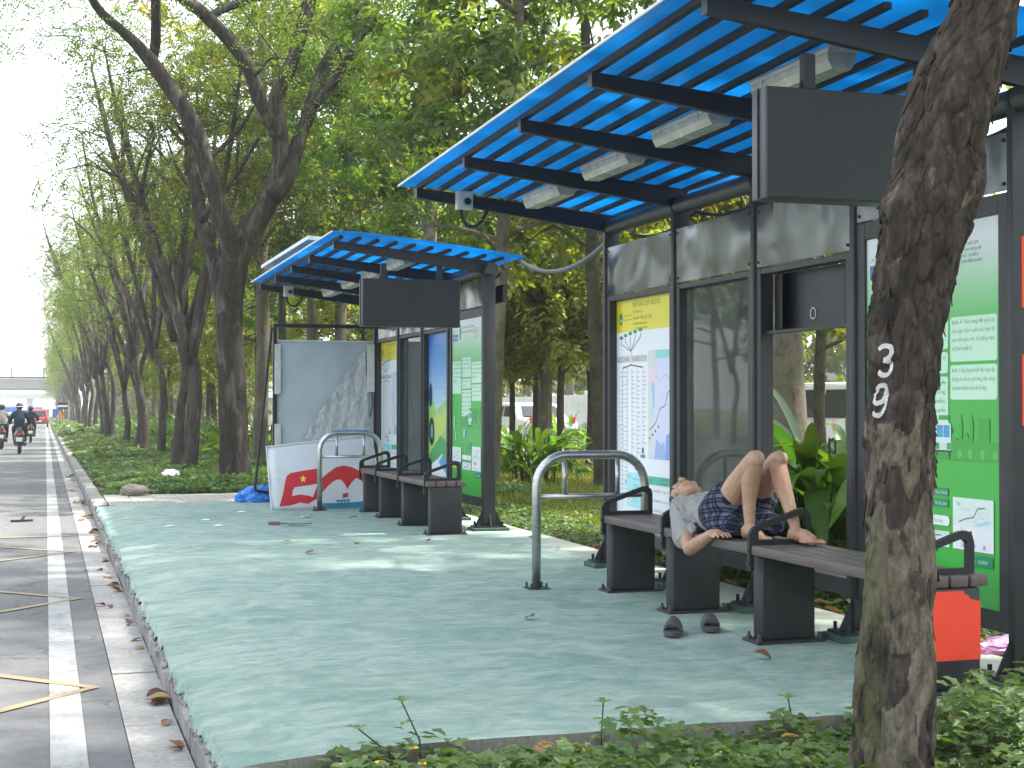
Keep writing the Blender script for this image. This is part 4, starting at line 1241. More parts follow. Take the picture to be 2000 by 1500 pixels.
# ---- (b) street trees of the verge row
def row_variant(seed, H=3.0, lean=-.5, n=95, spread=2.45):
    t = Tree(seed); r = t.rng
    top = Vector((r.uniform(-.25, .15), r.uniform(-.2, .2), H))
    t.limb([(0, 0, -.3), (0, 0, 0), (r.uniform(-.14, .14), r.uniform(-.1, .1), H * .35), (r.uniform(-.24, .24), r.uniform(-.1, .1), H * .7), top], [.175, .130, .104, .094, .088], 10)
    k = r.choice((3, 4)); a0 = r.uniform(0, 6)
    for q in range(k):
        a = a0 + q * 6.283 / k + r.uniform(-.4, .4); w = r.uniform(.9, 1.6)
        dx, dy = math.cos(a) * w + lean * .5, math.sin(a) * w
        e1 = top + Vector((dx * .35, dy * .35, 1.1)); e2 = top + Vector((dx * .75, dy * .75, 2.4)); e3 = top + Vector((dx * 1.1, dy * 1.1, 3.7)); e4 = top + Vector((dx * 1.35, dy * 1.35, 5.0))
        t.limb([top - Vector((0, 0, .35)), e1, e2, e3, e4], [.085, .074, .058, .040, .016], 8)
        for _ in range(2):
            s = r.uniform(.3, .8); b = e1.lerp(e3, s); g = Vector((r.uniform(-.9, .9) + lean * .4, r.uniform(-.9, .9), r.uniform(.8, 1.5)))
            t.limb([b, b + g * .5 + Vector((0, 0, .1)), b + g * 1.1], [.042, .032, .014], 6)
    cl = ell_clumps(t.np, (lean * .35, 0, H + 3.3), (spread, spread, 2.9), n, .35, -.6)
    t.reach(cl, 4, .85, .035)
    return t, cl
rowv = []
for q, (sd, H, ln, n) in enumerate(((31, 2.7, -.6, 70), (32, 3.2, -.9, 66), (33, 2.3, -.3, 72), (34, 3.0, -.8, 54))):
    t, cl = row_variant(sd, H, ln, n)
    lv = pinnate_leaves(t.np, cl, .58, 22, 8, .075, .036)
    wood = t.mb; me1 = wood.mesh('trunk'); me1.materials.append(M['bark']); me1.polygons.foreach_set('use_smooth', [True] * len(me1.polygons))
    me2 = np_mesh('crown', lv[0], lv[1], {'rnd': lv[2]}); me2.materials.append(M['leaf_row'])
    rowv.append((me1, me2))
ONES = 'zero first second third fourth fifth sixth seventh eighth ninth tenth eleventh twelfth thirteenth fourteenth fifteenth sixteenth seventeenth eighteenth nineteenth'.split()
def ordinal(n):
    if n < 20: return ONES[n]
    t_, o_ = divmod(n, 10); return {2: 'twenty', 3: 'thirty', 4: 'forty', 5: 'fifty'}[t_] + '-' + ONES[o_] if o_ else {2: 'twentieth', 3: 'thirtieth', 4: 'fortieth', 5: 'fiftieth'}[t_]
rt = random.Random(77)
rowY = [(2.50, 27.3, 2), (2.45, 29.6, 3), (2.95, 33.2, 3), (2.75, 37.8, 1), (2.65, 43.0, 0), (2.8, 48.5, 2)]
y = 53.5
while y < 330:
    rowY.append((2.5 + rt.uniform(-.3, .3), y, rt.randrange(4))); y += 5.2 + rt.uniform(0, 2.2) + .012 * y
for i, (x, y, v) in enumerate(rowY):
    lab = ordinal(i + 1) + ' street tree along the verge row counted from the big forked tree'
    t = thing('street_tree', lab, 'tree', (x, y, gz(y) - .06), rt.uniform(-1.2, 1.2), 'street trees receding along the verge')
    s = rt.uniform(.90, 1.10); t.scale = (s, s, s * rt.uniform(.95, 1.12))
    for nm, me in zip(('trunk', 'crown'), rowv[v]):
        o = bpy.data.objects.new(nm, me); COL.objects.link(o); o.parent = t

# ---- (c) park trees behind the shelters, large leaves
def park_variant(seed, H, rx, rz, n, lean=(0, 0), r0=.12, low=.9, tips=11, L=.17, leaf='leaf_park'):
    t = Tree(seed); r = t.rng
    top = Vector((lean[0], lean[1], H))
    mids = [Vector((lean[0] * f + r.uniform(-.06, .06), lean[1] * f + r.uniform(-.06, .06), H * f)) for f in (.25, .5, .75)]
    t.limb([(0, 0, -.3), (0, 0, 0)] + mids + [top, top + Vector((r.uniform(-.2, .2), r.uniform(-.2, .2), H * .4))], [r0 * 1.5, r0 * 1.1, r0, r0 * .9, r0 * .75, r0 * .55, .02], 10)
    for q in range(9):
        a = q * 2.4; z = H * r.uniform(.42, 1.05); b = Vector((lean[0] * z / H, lean[1] * z / H, z)); w = rx * r.uniform(.4, .75)
        t.limb([b, b + Vector((math.cos(a) * w * .5, math.sin(a) * w * .5, .25)), b + Vector((math.cos(a) * w, math.sin(a) * w, .35))], [r0 * .38, r0 * .28, .012], 6)
    cl = ell_clumps(t.np, (lean[0] * .9, lean[1] * .9, H * low), (rx, rx, rz), n, .40, -.9)
    t.reach(cl, 4, .8, .03)
    lv = broad_leaves(t.np, cl, .62, tips, 8, L, L * .50)
    me1 = t.mb.mesh('trunk'); me1.polygons.foreach_set('use_smooth', [True] * len(me1.polygons))
    me2 = np_mesh('crown', lv[0], lv[1], {'rnd': lv[2]}); me2.materials.append(M[leaf])
    return me1, me2
parkv = [park_variant(51, 6.6, 2.7, 3.2, 72, (.35, -.3), .12), park_variant(52, 7.6, 2.5, 3.7, 80, (.1, .2), .13), park_variant(53, 5.6, 2.4, 2.5, 64, (-.2, .1), .10),
         park_variant(54, 8.2, 3.0, 3.6, 88, (.3, .3), .15, .92, 12, .15), park_variant(55, 4.0, 2.0, 2.0, 58, (.1, 0), .065, .86, 11, .16, 'leaf_lit')]
for k_, (a, b) in enumerate(parkv): a.materials.append(M['bark_pale'] if k_ in (0, 1, 3) else M['bark_dark'])
def at_ut(u, t):
    d = ray(u, 785); return d.x * t, d.y * t
rp = random.Random(5)
park = []
for (u, t, v) in ((505, 31, 1), (562, 37, 2), (602, 34, 1), (655, 38, 3), (958, 21.5, 0), (1058, 30, 1), (1142, 35, 2), (1176, 21.3, 2), (1075, 33, 4), (770, 30, 0), (830, 26, 3), (880, 40, 1),
                  (420, 52, 2), (385, 62, 1), (300, 75, 0), (470, 60, 3), (540, 55, 0), (700, 52, 1), (940, 46, 3), (1010, 55, 0), (1250, 40, 2), (1420, 34, 3), (1552, 13.2, 3), (1760, 30, 1), (1480, 48, 0), (1960, 24, 3), (1400, 55, 3), (1110, 62, 3), (820, 65, 0), (620, 75, 2), (1180, 75, 1)):
    x, y = at_ut(u, t); park.append((x, y, v))
for (u, t, v) in ((250, 58, 4), (320, 50, 4), (360, 46, 4), (405, 44, 2), (275, 70, 2), (440, 70, 4), (230, 85, 4), (200, 100, 2), (345, 90, 4), (180, 130, 2)):
    x, y = at_ut(u, t); park.append((x + 1.5, y, v))
for (u, t, v) in ((1000, 31, 4), (1045, 30.5, 4), (1100, 29, 4), (1150, 29.5, 4), (1215, 27, 4), (1445, 21, 4), (1610, 18.5, 4), (905, 33, 4), (700, 40, 4), (740, 46, 4)):
    x, y = at_ut(u, t); park.append((x, y, v))
park += [(7.2, 6.0, 1), (9.0, 9.5, 3), (7.8, 1.2, 3), (10.2, -2.5, 0)]  # out of view on the right, added to shade the platform from the sun
park = [q for q in park if not (10.9 < q[0] < 20 and q[1] < 62)]
for i, (x, y, v) in enumerate(park):
    t = thing('park_tree', 'slender broad-leaved park tree growing on the lawn behind the shelters', 'tree', (x, y, gz(y) - .05), rp.uniform(-.3, .3) if i < 12 else rp.uniform(0, 6.28), 'park trees behind the shelters')
    for px_, py_, lb in ((4.3, 31.2, 'slender pale trunked park tree between the big forked tree and the broken light box'), (6.2, 20.6, 'leaning park tree rising behind the round heliconia bush'), (7.6, 19.9, 'dark trunked park tree close behind the route map panel of the sleeper shelter'), (6.4, 11.8, 'thick mossy park tree behind the open bay of the sleeper shelter')):
        if math.hypot(x - px_, y - py_) < .25: t['label'] = lb; t['group'] = ''; del t['group']
    if v == 4 and 'group' in t: t['label'] = 'low tree with sunlit yellow-green put into its leaves at the edge of the lawn by the parking road'; t['group'] = 'low trees edging the lawn'
    s = rp.uniform(.92, 1.18); t.scale = (s, s, s * rp.uniform(.95, 1.1))
    for nm, me in zip(('trunk', 'crown'), parkv[v]):
        o = bpy.data.objects.new(nm, me); COL.objects.link(o); o.parent = t
# trees across the street, mirrored in the shelter's metal and glass
for i in range(9):
    y = 26 + i * 8.5
    t = thing('street_tree', 'street tree on the opposite side of the road', 'tree', (-17 + rp.uniform(-1, 1), y, gz(y) - .1), rp.uniform(0, 6), 'street trees across the road')
    for nm, me in zip(('trunk', 'crown'), rowv[i % 4]):
        o = bpy.data.objects.new(nm, me); COL.objects.link(o); o.parent = t
for i in range(10):  # second row, out of view, added to block sky from the glass and metal reflections
    y = 30 + i * 6.5
    t = thing('park_tree', 'unseen broad-leaved tree added across the road to keep sky out of reflections', 'tree', (-21.5 + rp.uniform(-1, 1), y, gz(y) - .1), rp.uniform(0, 6), 'added broad-leaved trees screening sky from reflections')
    for nm, me in zip(('trunk', 'crown'), parkv[(2, 0, 3)[i % 3]]):
        o = bpy.data.objects.new(nm, me); COL.objects.link(o); o.parent = t
# far-off wood closing the view
rw = np.random.default_rng(9)
n = 560
C = np.stack([rw.uniform(29, 44, n), -5 + 215 * rw.random(n) ** 1.2, 6.2 * rw.random(n) + .4], -1); C[:, 2] += gz(C[:, 1])
n2 = 620
C2 = np.stack([rw.uniform(9.5, 19, n2), 105 + 240 * rw.random(n2), 8.5 * rw.random(n2) ** .9 + .3], -1); C2[:, 2] += gz(C2[:, 1]); C = np.concatenate([C, C2])
lv = broad_leaves(rw, [Vector(c) for c in C], 2.0, 15, 6, .60, .38, 'diamond')
tag(mesh_obj('far_wood', np_mesh('far_wood', lv[0], lv[1], {'rnd': lv[2]}), M['leaf_park']), 'distant mass of trees beyond the fence', 'trees', kind='stuff')
# ---- (d) the near trunk painted 39
def cells(a, z, seed, na, hz):
    """plate pattern on the bark: distance to plate edge and a plate id value"""
    r = np.random.default_rng(seed); G = r.random((na, 400, 3))
    A = (a / (2 * np.pi) * na) % na; Zc = z / hz + 60
    ia = np.floor(A).astype(int); iz = np.floor(Zc).astype(int)
    f1 = np.full(a.shape, 9.0); f2 = np.full(a.shape, 9.0); idv = np.zeros(a.shape)
    for da in (-1, 0, 1):
        for dz in (-1, 0, 1):
            ca = (ia + da) % na; cz = np.clip(iz + dz, 0, 399); g = G[ca, cz]
            d = np.hypot((ia + da + g[..., 0]) - A, (iz + dz + g[..., 1]) - Zc)
            nw = d < f1
            f2 = np.where(nw, f1, np.minimum(f2, d)); idv = np.where(nw, g[..., 2], idv); f1 = np.where(nw, d, f1)
    return f2 - f1, idv
TD = 4.63
prof = [(1625, 1648, 1838), (1560, 1652, 1830), (1500, 1658, 1826), (1300, 1668, 1828), (1000, 1682, 1828), (800, 1690, 1827), (650, 1704, 1842), (500, 1714, 1870), (400, 1713, 1903), (340, 1738, 1914), (288, 1749, 1917), (160, 1780, 1957), (0, 1858, 2001), (-160, 1905, 2040), (-330, 1930, 2062)]
pc = [px((l + r) / 2, v, TD) for v, l, r in prof]; pr_ = [(r - l) / 2 * TD / FPX for v, l, r in prof]
zc = np.array([p.z for p in pc]); xc = np.array([p.x for p in pc]); yc = np.array([p.y for p in pc]); rc = np.array(pr_)
def trunk_pt(a, z, lift=0.0):
    """a: angle about the trunk (0 = towards the camera, + to the picture's right)"""
    cx, cy, r = np.interp(z, zc, xc), np.interp(z, zc, yc), np.interp(z, zc, rc)
    e1, v1 = cells(a + .25 * np.sin(z * 9), z, 3, 13, .11)
    e2, v2 = cells(a, z, 5, 30, .045)
    lump = .010 * np.sin(a * 2 + z * 3.1) + .008 * np.sin(a * 3 - z * 5.3 + 1) + .006 * np.sin(a * 5 + z * 11)
    fl = np.where(z < 1.0, .6, 1.0)
    d = lump + fl * ((v1 - .5) * .012 - .010 * np.exp(-e1 * 9) + (v2 - .5) * .007 - .004 * np.exp(-e2 * 8))
    R_ = r + d - .006 + lift
    th = a - np.pi / 2 - YAW
    return np.stack([cx + R_ * np.cos(th), cy + R_ * np.sin(th), z], -1), v1, v2, e1
def mat_near_bark():
    m, nt, N, L, p = newmat('flaking_bark')
    v = tex_coord(nt, (1, 1, .35))
    a1 = N.new('ShaderNodeAttribute'); a1.attribute_name = 'plate'
    a2 = N.new('ShaderNodeAttribute'); a2.attribute_name = 'flake'
    n1 = noise(nt, v, 22, 8, .75, .4); n2 = noise(nt, v, 5, 6, .7, .8); n3 = noise(nt, v, 60, 6, .75)
    dark = ramp(nt, n1, [(.28, (.016, .013, .012)), (.5, (.055, .045, .038)), (.72, (.125, .104, .088))])
    pale = ramp(nt, n1, [(.28, (.035, .030, .024)), (.47, (.13, .11, .08)), (.72, (.30, .26, .20))])
    sx = N.new('ShaderNodeSeparateXYZ'); g = N.new('ShaderNodeNewGeometry'); L.new(g.outputs['Position'], sx.inputs['Vector'])
    mr = N.new('ShaderNodeMapRange'); mr.inputs['From Min'].default_value = 1.25; mr.inputs['From Max'].default_value = .75
    L.new(sx.outputs['Z'], mr.inputs['Value'])
    sm = N.new('ShaderNodeMath'); sm.operation = 'MULTIPLY_ADD'; sm.inputs[1].default_value = .22; sm.inputs[2].default_value = -.06
    L.new(mr.outputs['Result'], sm.inputs[0])
    ad = N.new('ShaderNodeMath'); ad.operation = 'ADD'; L.new(sm.outputs['Value'], ad.inputs[0]); L.new(n2, ad.inputs[1])
    ad2 = N.new('ShaderNodeMath'); ad2.operation = 'MULTIPLY_ADD'; ad2.inputs[1].default_value = .22; L.new(a1.outputs['Fac'], ad2.inputs[0]); L.new(ad.outputs['Value'], ad2.inputs[2])
    c = mixc(nt, ramp(nt, ad2.outputs['Value'], [(.69, (0, 0, 0)), (.75, (1, 1, 1))]), dark, pale)
    # moss on the side towards the road, low down
    am = N.new('ShaderNodeAttribute'); am.attribute_name = 'side'
    mm = N.new('ShaderNodeMath'); mm.operation = 'MULTIPLY'; L.new(am.outputs['Fac'], mm.inputs[0]); L.new(mr.outputs['Result'], mm.inputs[1])
    m2 = N.new('ShaderNodeMath'); m2.operation = 'MULTIPLY'; L.new(mm.outputs['Value'], m2.inputs[0]); L.new(n1, m2.inputs[1])
    c = mixc(nt, ramp(nt, m2.outputs['Value'], [(.36, (0, 0, 0)), (.56, (.6, .6, .6))]), c, (.10, .115, .04))
    c = mixc(nt, .5, c, ramp(nt, n3, [(.3, (.35, .33, .3)), (.65, (1, 1, 1))]), 'MULTIPLY')
    L.new(c, p.inputs['Base Color']); p.inputs['Roughness'].default_value = .95; p.inputs['Specular IOR Level'].default_value = .2
    bump(nt, p, mixc(nt, .5, n1, n3), .8, .012)
    return m
M['near_bark'] = mat_near_bark()
na, nz = 150, 330
A, Z = np.meshgrid(np.linspace(-np.pi, np.pi, na, endpoint=False), np.linspace(-.2, 2.95, nz), indexing='ij')
P, v1, v2, e1 = trunk_pt(A, Z)
i, j = np.meshgrid(np.arange(na), np.arange(nz - 1), indexing='ij')
a_ = (i * nz + j).ravel(); b_ = (((i + 1) % na) * nz + j).ravel()
F = np.stack([a_, b_, b_ + 1, a_ + 1], -1)
base_ = Vector((float(np.interp(-.13, zc, xc)), float(np.interp(-.13, zc, yc)), -.15))
nt_ = thing('street_tree', 'leaning street tree trunk with flaking bark and white painted number 39', 'tree', base_)
me = np_mesh('trunk', P.reshape(-1, 3) - np.array(base_), F, {'plate': v1.ravel(), 'flake': v2.ravel(), 'side': np.clip(-np.sin(A) * .9 + .35, 0, 1).ravel()})
mesh_obj('trunk', me, M['near_bark'], nt_, True)
# loose bark flakes standing off the outline
fl = MB(); rr = np.random.default_rng(4)
for q in range(420):
    a = rr.choice((-1, 1)) * rr.uniform(1.1, 1.75) if rr.random() < .5 else rr.uniform(-1.8, 1.8); z = rr.uniform(-.05, 2.7)
    if z < 1.0 and rr.random() < .65: continue
    if a < -.3 and .98 < z < 1.42: continue
    w, h = rr.uniform(.025, .09), rr.uniform(.010, .036)
    g = [(a - w * rr.uniform(.5, 1.1), z + h * rr.uniform(.6, 1.3)), (a + w * rr.uniform(.5, 1.1), z + h * rr.uniform(.6, 1.3)), (a + w * rr.uniform(.2, 1), z - h * rr.uniform(.6, 1.4)), (a - w * rr.uniform(.2, 1), z - h * rr.uniform(.5, 1.4))]
    lf = (.000, .001, .003 + rr.random() * .009, .002 + rr.random() * .008)
    pts = [trunk_pt(np.array([x]), np.array([y_]), l)[0][0] - np.array(base_) for (x, y_), l in zip(g, lf)]
    pts2 = [trunk_pt(np.array([x]), np.array([y_]), l - .003)[0][0] - np.array(base_) for (x, y_), l in zip(g, lf)]
    fl.add([tuple(p) for p in pts + pts2], [(0, 1, 2, 3), (7, 6, 5, 4), (0, 4, 5, 1), (1, 5, 6, 2), (2, 6, 7, 3), (3, 7, 4, 0)])
fo = fl.build('bark_flakes', M['near_bark'], nt_); fo['kind'] = 'stuff'
# painted numerals, brushed on the bark
def numeral(name, strokes, a0, z0, wa, hz, w):
    b = MB()
    for st in strokes:
        pts = smooth_line([(x, y, 0) for x, y in st], 6)
        L_, R2 = [], []
        for q, p in enumerate(pts):
            t = (pts[min(q + 1, len(pts) - 1)] - pts[max(q - 1, 0)]).normalized(); n_ = Vector((-t.y, t.x, 0))
            row = []
            for f in (-1, -.33, .33, 1):
                s_ = p + Vector((n_.x * w * f / wa, n_.y * w * f / hz, 0)) * (1 + .18 * math.sin(q * 2.7 + f * 3))
                row.append(trunk_pt(np.array([a0 + s_.x * wa / .138]), np.array([z0 + s_.y * hz]), .0045)[0][0] - np.array(base_))
            L_.append(row)
        vs = [tuple(p) for r in L_ for p in r]; n = len(L_)
        b.add(vs, [(r * 4 + c, r * 4 + c + 1, (r + 1) * 4 + c + 1, (r + 1) * 4 + c) for r in range(n - 1) for c in range(3)])
    return b.build(name, M['num_paint'], nt_, True)
M['num_paint'] = mat_paint('brushed_white_paint', (.62, .61, .58), .55, (.10, .085, .075))
z3 = EYE + TD * (785 - 706) / FPX; z9 = EYE + TD * (785 - 782) / FPX
numeral('painted_three', [[(-.42, .40), (-.15, .50), (.25, .46), (.38, .28), (.18, .08), (-.05, .02)], [(-.05, .02), (.25, -.04), (.42, -.22), (.25, -.42), (-.1, -.48), (-.42, -.36)]], -.86, z3, .056, .092, .0074)
numeral('painted_nine', [[(.36, .20), (.22, .44), (-.12, .48), (-.38, .28), (-.36, .02), (-.1, -.10), (.22, -.02), (.36, .20)], [(.36, .20), (.40, -.10), (.25, -.40), (-.05, -.50), (-.38, -.42)]], -.88, z9, .056, .094, .0074)
# its limbs and crown above the picture
tr = Tree(91)
top = Vector((float(np.interp(2.85, zc, xc)), float(np.interp(2.85, zc, yc)), 2.85)) - base_
for q in range(4):
    a = q * 1.57 + .4; w = 1.5
    tr.limb([top - Vector((0, 0, .1)), top + Vector((math.cos(a) * w * .3, math.sin(a) * w * .3, 1.0)), top + Vector((math.cos(a) * w, math.sin(a) * w, 2.6)), top + Vector((math.cos(a) * w * 1.5, math.sin(a) * w * 1.5, 4.2))], [.12, .10, .07, .03], 10)
cl = ell_clumps(tr.np, tuple(top + Vector((-.2, .5, 4.0))), (3.3, 3.3, 2.6), 85, .3, -.6)
tr.reach(cl, 5, 1, .04)
tr.mb.build('limb', M['bark'], nt_, True)
lv = pinnate_leaves(tr.np, cl, .62, 30, 8, .08, .04)
mesh_obj('crown', np_mesh('crown', lv[0], lv[1], {'rnd': lv[2]}), M['leaf_row'], nt_)

# ---- (e) ground cover
def cover(name, label, xr, yr, n, L, W, hmax, seed, zbase, shape='lobed', keep=None, hf=None):
    r = np.random.default_rng(seed)
    x = r.uniform(*xr, n); y = r.uniform(*yr, n)
    if keep is not None:
        m_ = keep(x, y); x, y = x[m_], y[m_]; n = len(x)
    hgt = hmax * np.clip(.55 + .9 * vnoise(x, y, seed, 1.6) + .5 * vnoise(x, y, seed + 1, 5), .08, 1.15)
    if hf is not None: hgt = hgt * hf(x, y)
    z = zbase(x, y) + hgt * np.sqrt(r.random(n))
    w = r.uniform(0, 6.283, n)
    dr = np.stack([np.cos(w), np.sin(w), r.normal(.05, .3, n)], -1)
    nm = np.stack([r.normal(0, .35, n), r.normal(0, .35, n) - .15, np.ones(n)], -1)
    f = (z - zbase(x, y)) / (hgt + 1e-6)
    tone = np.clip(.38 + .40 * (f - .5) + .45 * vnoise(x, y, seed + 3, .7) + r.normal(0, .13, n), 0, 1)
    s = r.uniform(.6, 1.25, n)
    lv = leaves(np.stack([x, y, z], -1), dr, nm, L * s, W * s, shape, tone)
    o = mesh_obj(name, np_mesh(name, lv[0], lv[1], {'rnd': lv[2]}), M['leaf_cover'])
    return tag(o, label, 'ground cover', kind='stuff')
ntx, nty = base_.x, base_.y
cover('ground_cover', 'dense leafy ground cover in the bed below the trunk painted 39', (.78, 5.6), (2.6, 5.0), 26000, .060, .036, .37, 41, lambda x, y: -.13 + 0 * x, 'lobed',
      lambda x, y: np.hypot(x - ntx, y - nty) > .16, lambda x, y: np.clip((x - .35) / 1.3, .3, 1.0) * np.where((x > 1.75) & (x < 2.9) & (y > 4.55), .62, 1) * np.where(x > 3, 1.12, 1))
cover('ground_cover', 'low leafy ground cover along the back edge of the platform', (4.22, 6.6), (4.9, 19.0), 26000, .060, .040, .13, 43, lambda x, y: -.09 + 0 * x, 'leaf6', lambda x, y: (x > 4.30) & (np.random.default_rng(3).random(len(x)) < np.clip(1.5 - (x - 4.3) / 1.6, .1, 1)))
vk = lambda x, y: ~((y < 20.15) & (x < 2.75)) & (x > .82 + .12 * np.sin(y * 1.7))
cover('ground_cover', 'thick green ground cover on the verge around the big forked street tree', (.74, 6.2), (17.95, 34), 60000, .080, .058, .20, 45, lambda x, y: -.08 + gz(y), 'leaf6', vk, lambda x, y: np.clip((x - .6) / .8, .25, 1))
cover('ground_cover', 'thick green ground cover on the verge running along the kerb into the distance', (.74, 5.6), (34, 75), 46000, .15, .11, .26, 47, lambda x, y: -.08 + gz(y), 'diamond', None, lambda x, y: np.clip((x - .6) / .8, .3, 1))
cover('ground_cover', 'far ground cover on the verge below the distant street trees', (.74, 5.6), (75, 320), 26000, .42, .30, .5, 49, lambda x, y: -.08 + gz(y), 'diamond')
# upright sprigs and yellow flowers in the near bed
sp = MB(); r2 = np.random.default_rng(12); P_, D_, N_, Ls, Ts = [], [], [], [], []
for q in range(7):
    x, y = r2.uniform(1.0, 4.6), r2.uniform(4.1, 5.02)
    if math.hypot(x - ntx, y - nty) < .2: continue
    h = r2.uniform(.16, .30); z0 = -.10
    tip = Vector((x + r2.normal() * .07, y + r2.normal() * .07, z0 + h))
    sp.tube([(x, y, z0), (x, y, z0 + h * .5), tip], [.0036, .0032, .0026], 5)
    for lvl in range(3):
        p = Vector((x, y, z0)).lerp(tip, 1 - lvl * .28); a0 = r2.uniform(0, 6)
        for w in (a0, a0 + 3.14) + ((a0 + 1.57, a0 + 4.71) if lvl == 0 else ()):
            P_.append(tuple(p)); D_.append((math.cos(w), math.sin(w), .45 if lvl == 0 else .1)); N_.append((-math.cos(w) * .5, -math.sin(w) * .5, 1)); Ls.append(r2.uniform(.034, .055)); Ts.append(min(1, max(0, r2.normal(.78, .12))))
o1 = sp.build('cover_sprigs', M['leaf_cover']); tag(o1, 'thin upright shoots rising from the near ground cover', 'shoots', kind='stuff')
lv = leaves(np.array(P_), np.array(D_), np.array(N_), np.array(Ls), np.array(Ls) * .62, 'leaf6', np.array(Ts))
mesh_obj('cover_shoots_leaves', np_mesh('shoot_leaves', lv[0], lv[1], {'rnd': lv[2]}), M['leaf_cover'], o1)
for (u, v) in ((742, 1490), (826, 1493), (808, 1462), (1148, 1467)):
    p = pZ(u, v, .02)
    t = thing('yellow_flower', 'tiny yellow daisy flower in the near ground cover', 'flower', p, 0, 'yellow flowers in the near ground cover')
    b = MB()
    for q in range(8):
        w = q * .785; b.add([(0, 0, 0), (.016 * math.cos(w - .3), .016 * math.sin(w - .3), .004), (.020 * math.cos(w), .020 * math.sin(w), .003), (.016 * math.cos(w + .3), .016 * math.sin(w + .3), .004)], [(0, 1, 2, 3)])
    b.build('petals', M['flower_yellow'], t); MB().ell((0, 0, .002), (.006, .006, .004), 0, 8, 5).build('disc', M['flower_orange'], t)
# lawn grass
r = np.random.default_rng(15); n = 90000
x = r.uniform(5.2, 17, n); y = 8 + 34 * r.random(n) ** 1.3; z = -.05 + gz(y) + .10 * vnoise(x, y, 7, .35)
w = r.uniform(0, 6.28, n); dr = np.stack([np.cos(w) * .6, np.sin(w) * .6, np.ones(n)], -1)
sz = .05 + .05 * r.random(n)
lv = leaves(np.stack([x, y, z], -1), dr, np.stack([-np.sin(w), np.cos(w), .2 + 0 * w], -1), sz * (1 + (y - 8) * .015), .012 * (1 + (y - 8) * .05), 'blade', np.clip(.5 + .6 * vnoise(x, y, 16, .6) + r.normal(0, .12, n), 0, 1))
tag(mesh_obj('lawn_grass', np_mesh('lawn_grass', lv[0], lv[1], {'rnd': lv[2]}), M['grass']), 'short sunlit lawn grass behind the shelters', 'grass', kind='stuff')
# ---- (f) heliconia bushes: every blade a part
def strap_mesh(seed, L, W, bend):
    r = random.Random(seed); n = 7; vs, fs = [], []
    for i in range(n + 1):
        f = i / n; a = bend * f * f
        x = L * (f - .18 * bend * f * f * f); z = L * (.0 - .42 * bend * f * f * f)
        w = W * math.sin(math.pi * min(1, (f * .92 + .08))) ** .75 * (1 if i < n else 0)
        vs += [(x, -w / 2, z + .12 * w), (x, 0, z), (x, w / 2, z + .12 * w)]
    for i in range(n):
        for c in range(2):
            a = i * 3 + c; fs.append((a, a + 3, a + 4, a + 1))
    me = bpy.data.meshes.new('leaf'); me.from_pydata(vs, [], fs)
    at = me.attributes.new('rnd', 'FLOAT', 'POINT'); t0 = r.uniform(.2, .75)
    at.data.foreach_set('value', [min(1, t0 + .1 * (k % 3 == 1)) for k in range(len(vs))])
    me.polygons.foreach_set('use_smooth', [True] * len(me.polygons)); me.materials.append(M['leaf_bush'])
    return me
straps = [strap_mesh(s, 1.0, .17 + .02 * (s % 3), .5 + .25 * (s % 4)) for s in range(12)]
fm = MB()
for q in range(4): fm.prism([(0, 0, q * .25), (.30 - q * .05, .03, q * .25 + .28), (.02, .05, q * .25 + .14)], (0, .02, .01))
fmm = fm.mesh('flower'); fmm.materials.append(M['flower_orange'])
def bush(label, loc, rad, H, n, seed, Lr=(.38, .62), group=None, flowers=3, cat='plant'):
    r = random.Random(seed)
    t = thing('heliconia_bush', label, cat, loc, 0, group)
    for q in range(n):
        a = r.uniform(0, 6.283); d = rad * math.sqrt(r.random()) * .75; z = H * r.uniform(.12, .72) * (1 - .35 * d / rad)
        o = bpy.data.objects.new('leaf', straps[r.randrange(12)]); COL.objects.link(o); o.parent = t
        L = r.uniform(*Lr); el = r.uniform(-.1, 1.25)
        o.location = (math.cos(a) * d, math.sin(a) * d, z); o.scale = (L, L * r.uniform(.75, 1.1), L)
        o.rotation_euler = (r.uniform(-.4, .4), -el, a + r.uniform(-.6, .6))
    st = MB()
    for q in range(max(6, n // 5)):
        a = r.uniform(0, 6.283); d = rad * math.sqrt(r.random()) * .6
        st.tube([(math.cos(a) * d * .8, math.sin(a) * d * .8, -.1), (math.cos(a) * d, math.sin(a) * d, H * r.uniform(.5, .75))], [.012, .007], 5)
    s_ = st.build('stems', M['leaf_bush'], t); s_['kind'] = 'stuff'
    for q in range(flowers):
        a = r.uniform(2.5, 5.5); d = rad * r.uniform(.2, .8)
        o = bpy.data.objects.new('flower', fmm); COL.objects.link(o); o.parent = t
        o.location = (math.cos(a) * d, math.sin(a) * d, H * r.uniform(.65, .95)); o.scale = (.09, .09, .07); o.rotation_euler = (r.uniform(-.3, .3), r.uniform(-.3, .3), r.uniform(0, 6))
    return t
x, y = at_ut(1052, 22.8)
bush('broad round heliconia bush with glossy blades on the lawn between the two shelters', (x, y, -.08), .78, 1.12, 150, 3, (.40, .70))
for k_, (u, t_, rad, H, n, lab) in enumerate(((1618, 9.9, .66, 1.42, 170, 'tall heliconia with orange flowers seen through the open shelter bay'), (1560, 10.6, .5, 1.0, 90, 'dark leaved heliconia at the foot of the mossy trunk behind the open bay'), (1700, 9.6, .55, 1.25, 90, 'heliconia clump behind the post at the open bay and hidden trunk side'), (1400, 11.4, .62, 1.05, 110, 'heliconia clump seen through the dusty glass pane'))):
    x, y = at_ut(u, t_); bush(lab, (x, y, -.08), rad, H, n, 10 + k_, (.45, .80), None, 4)
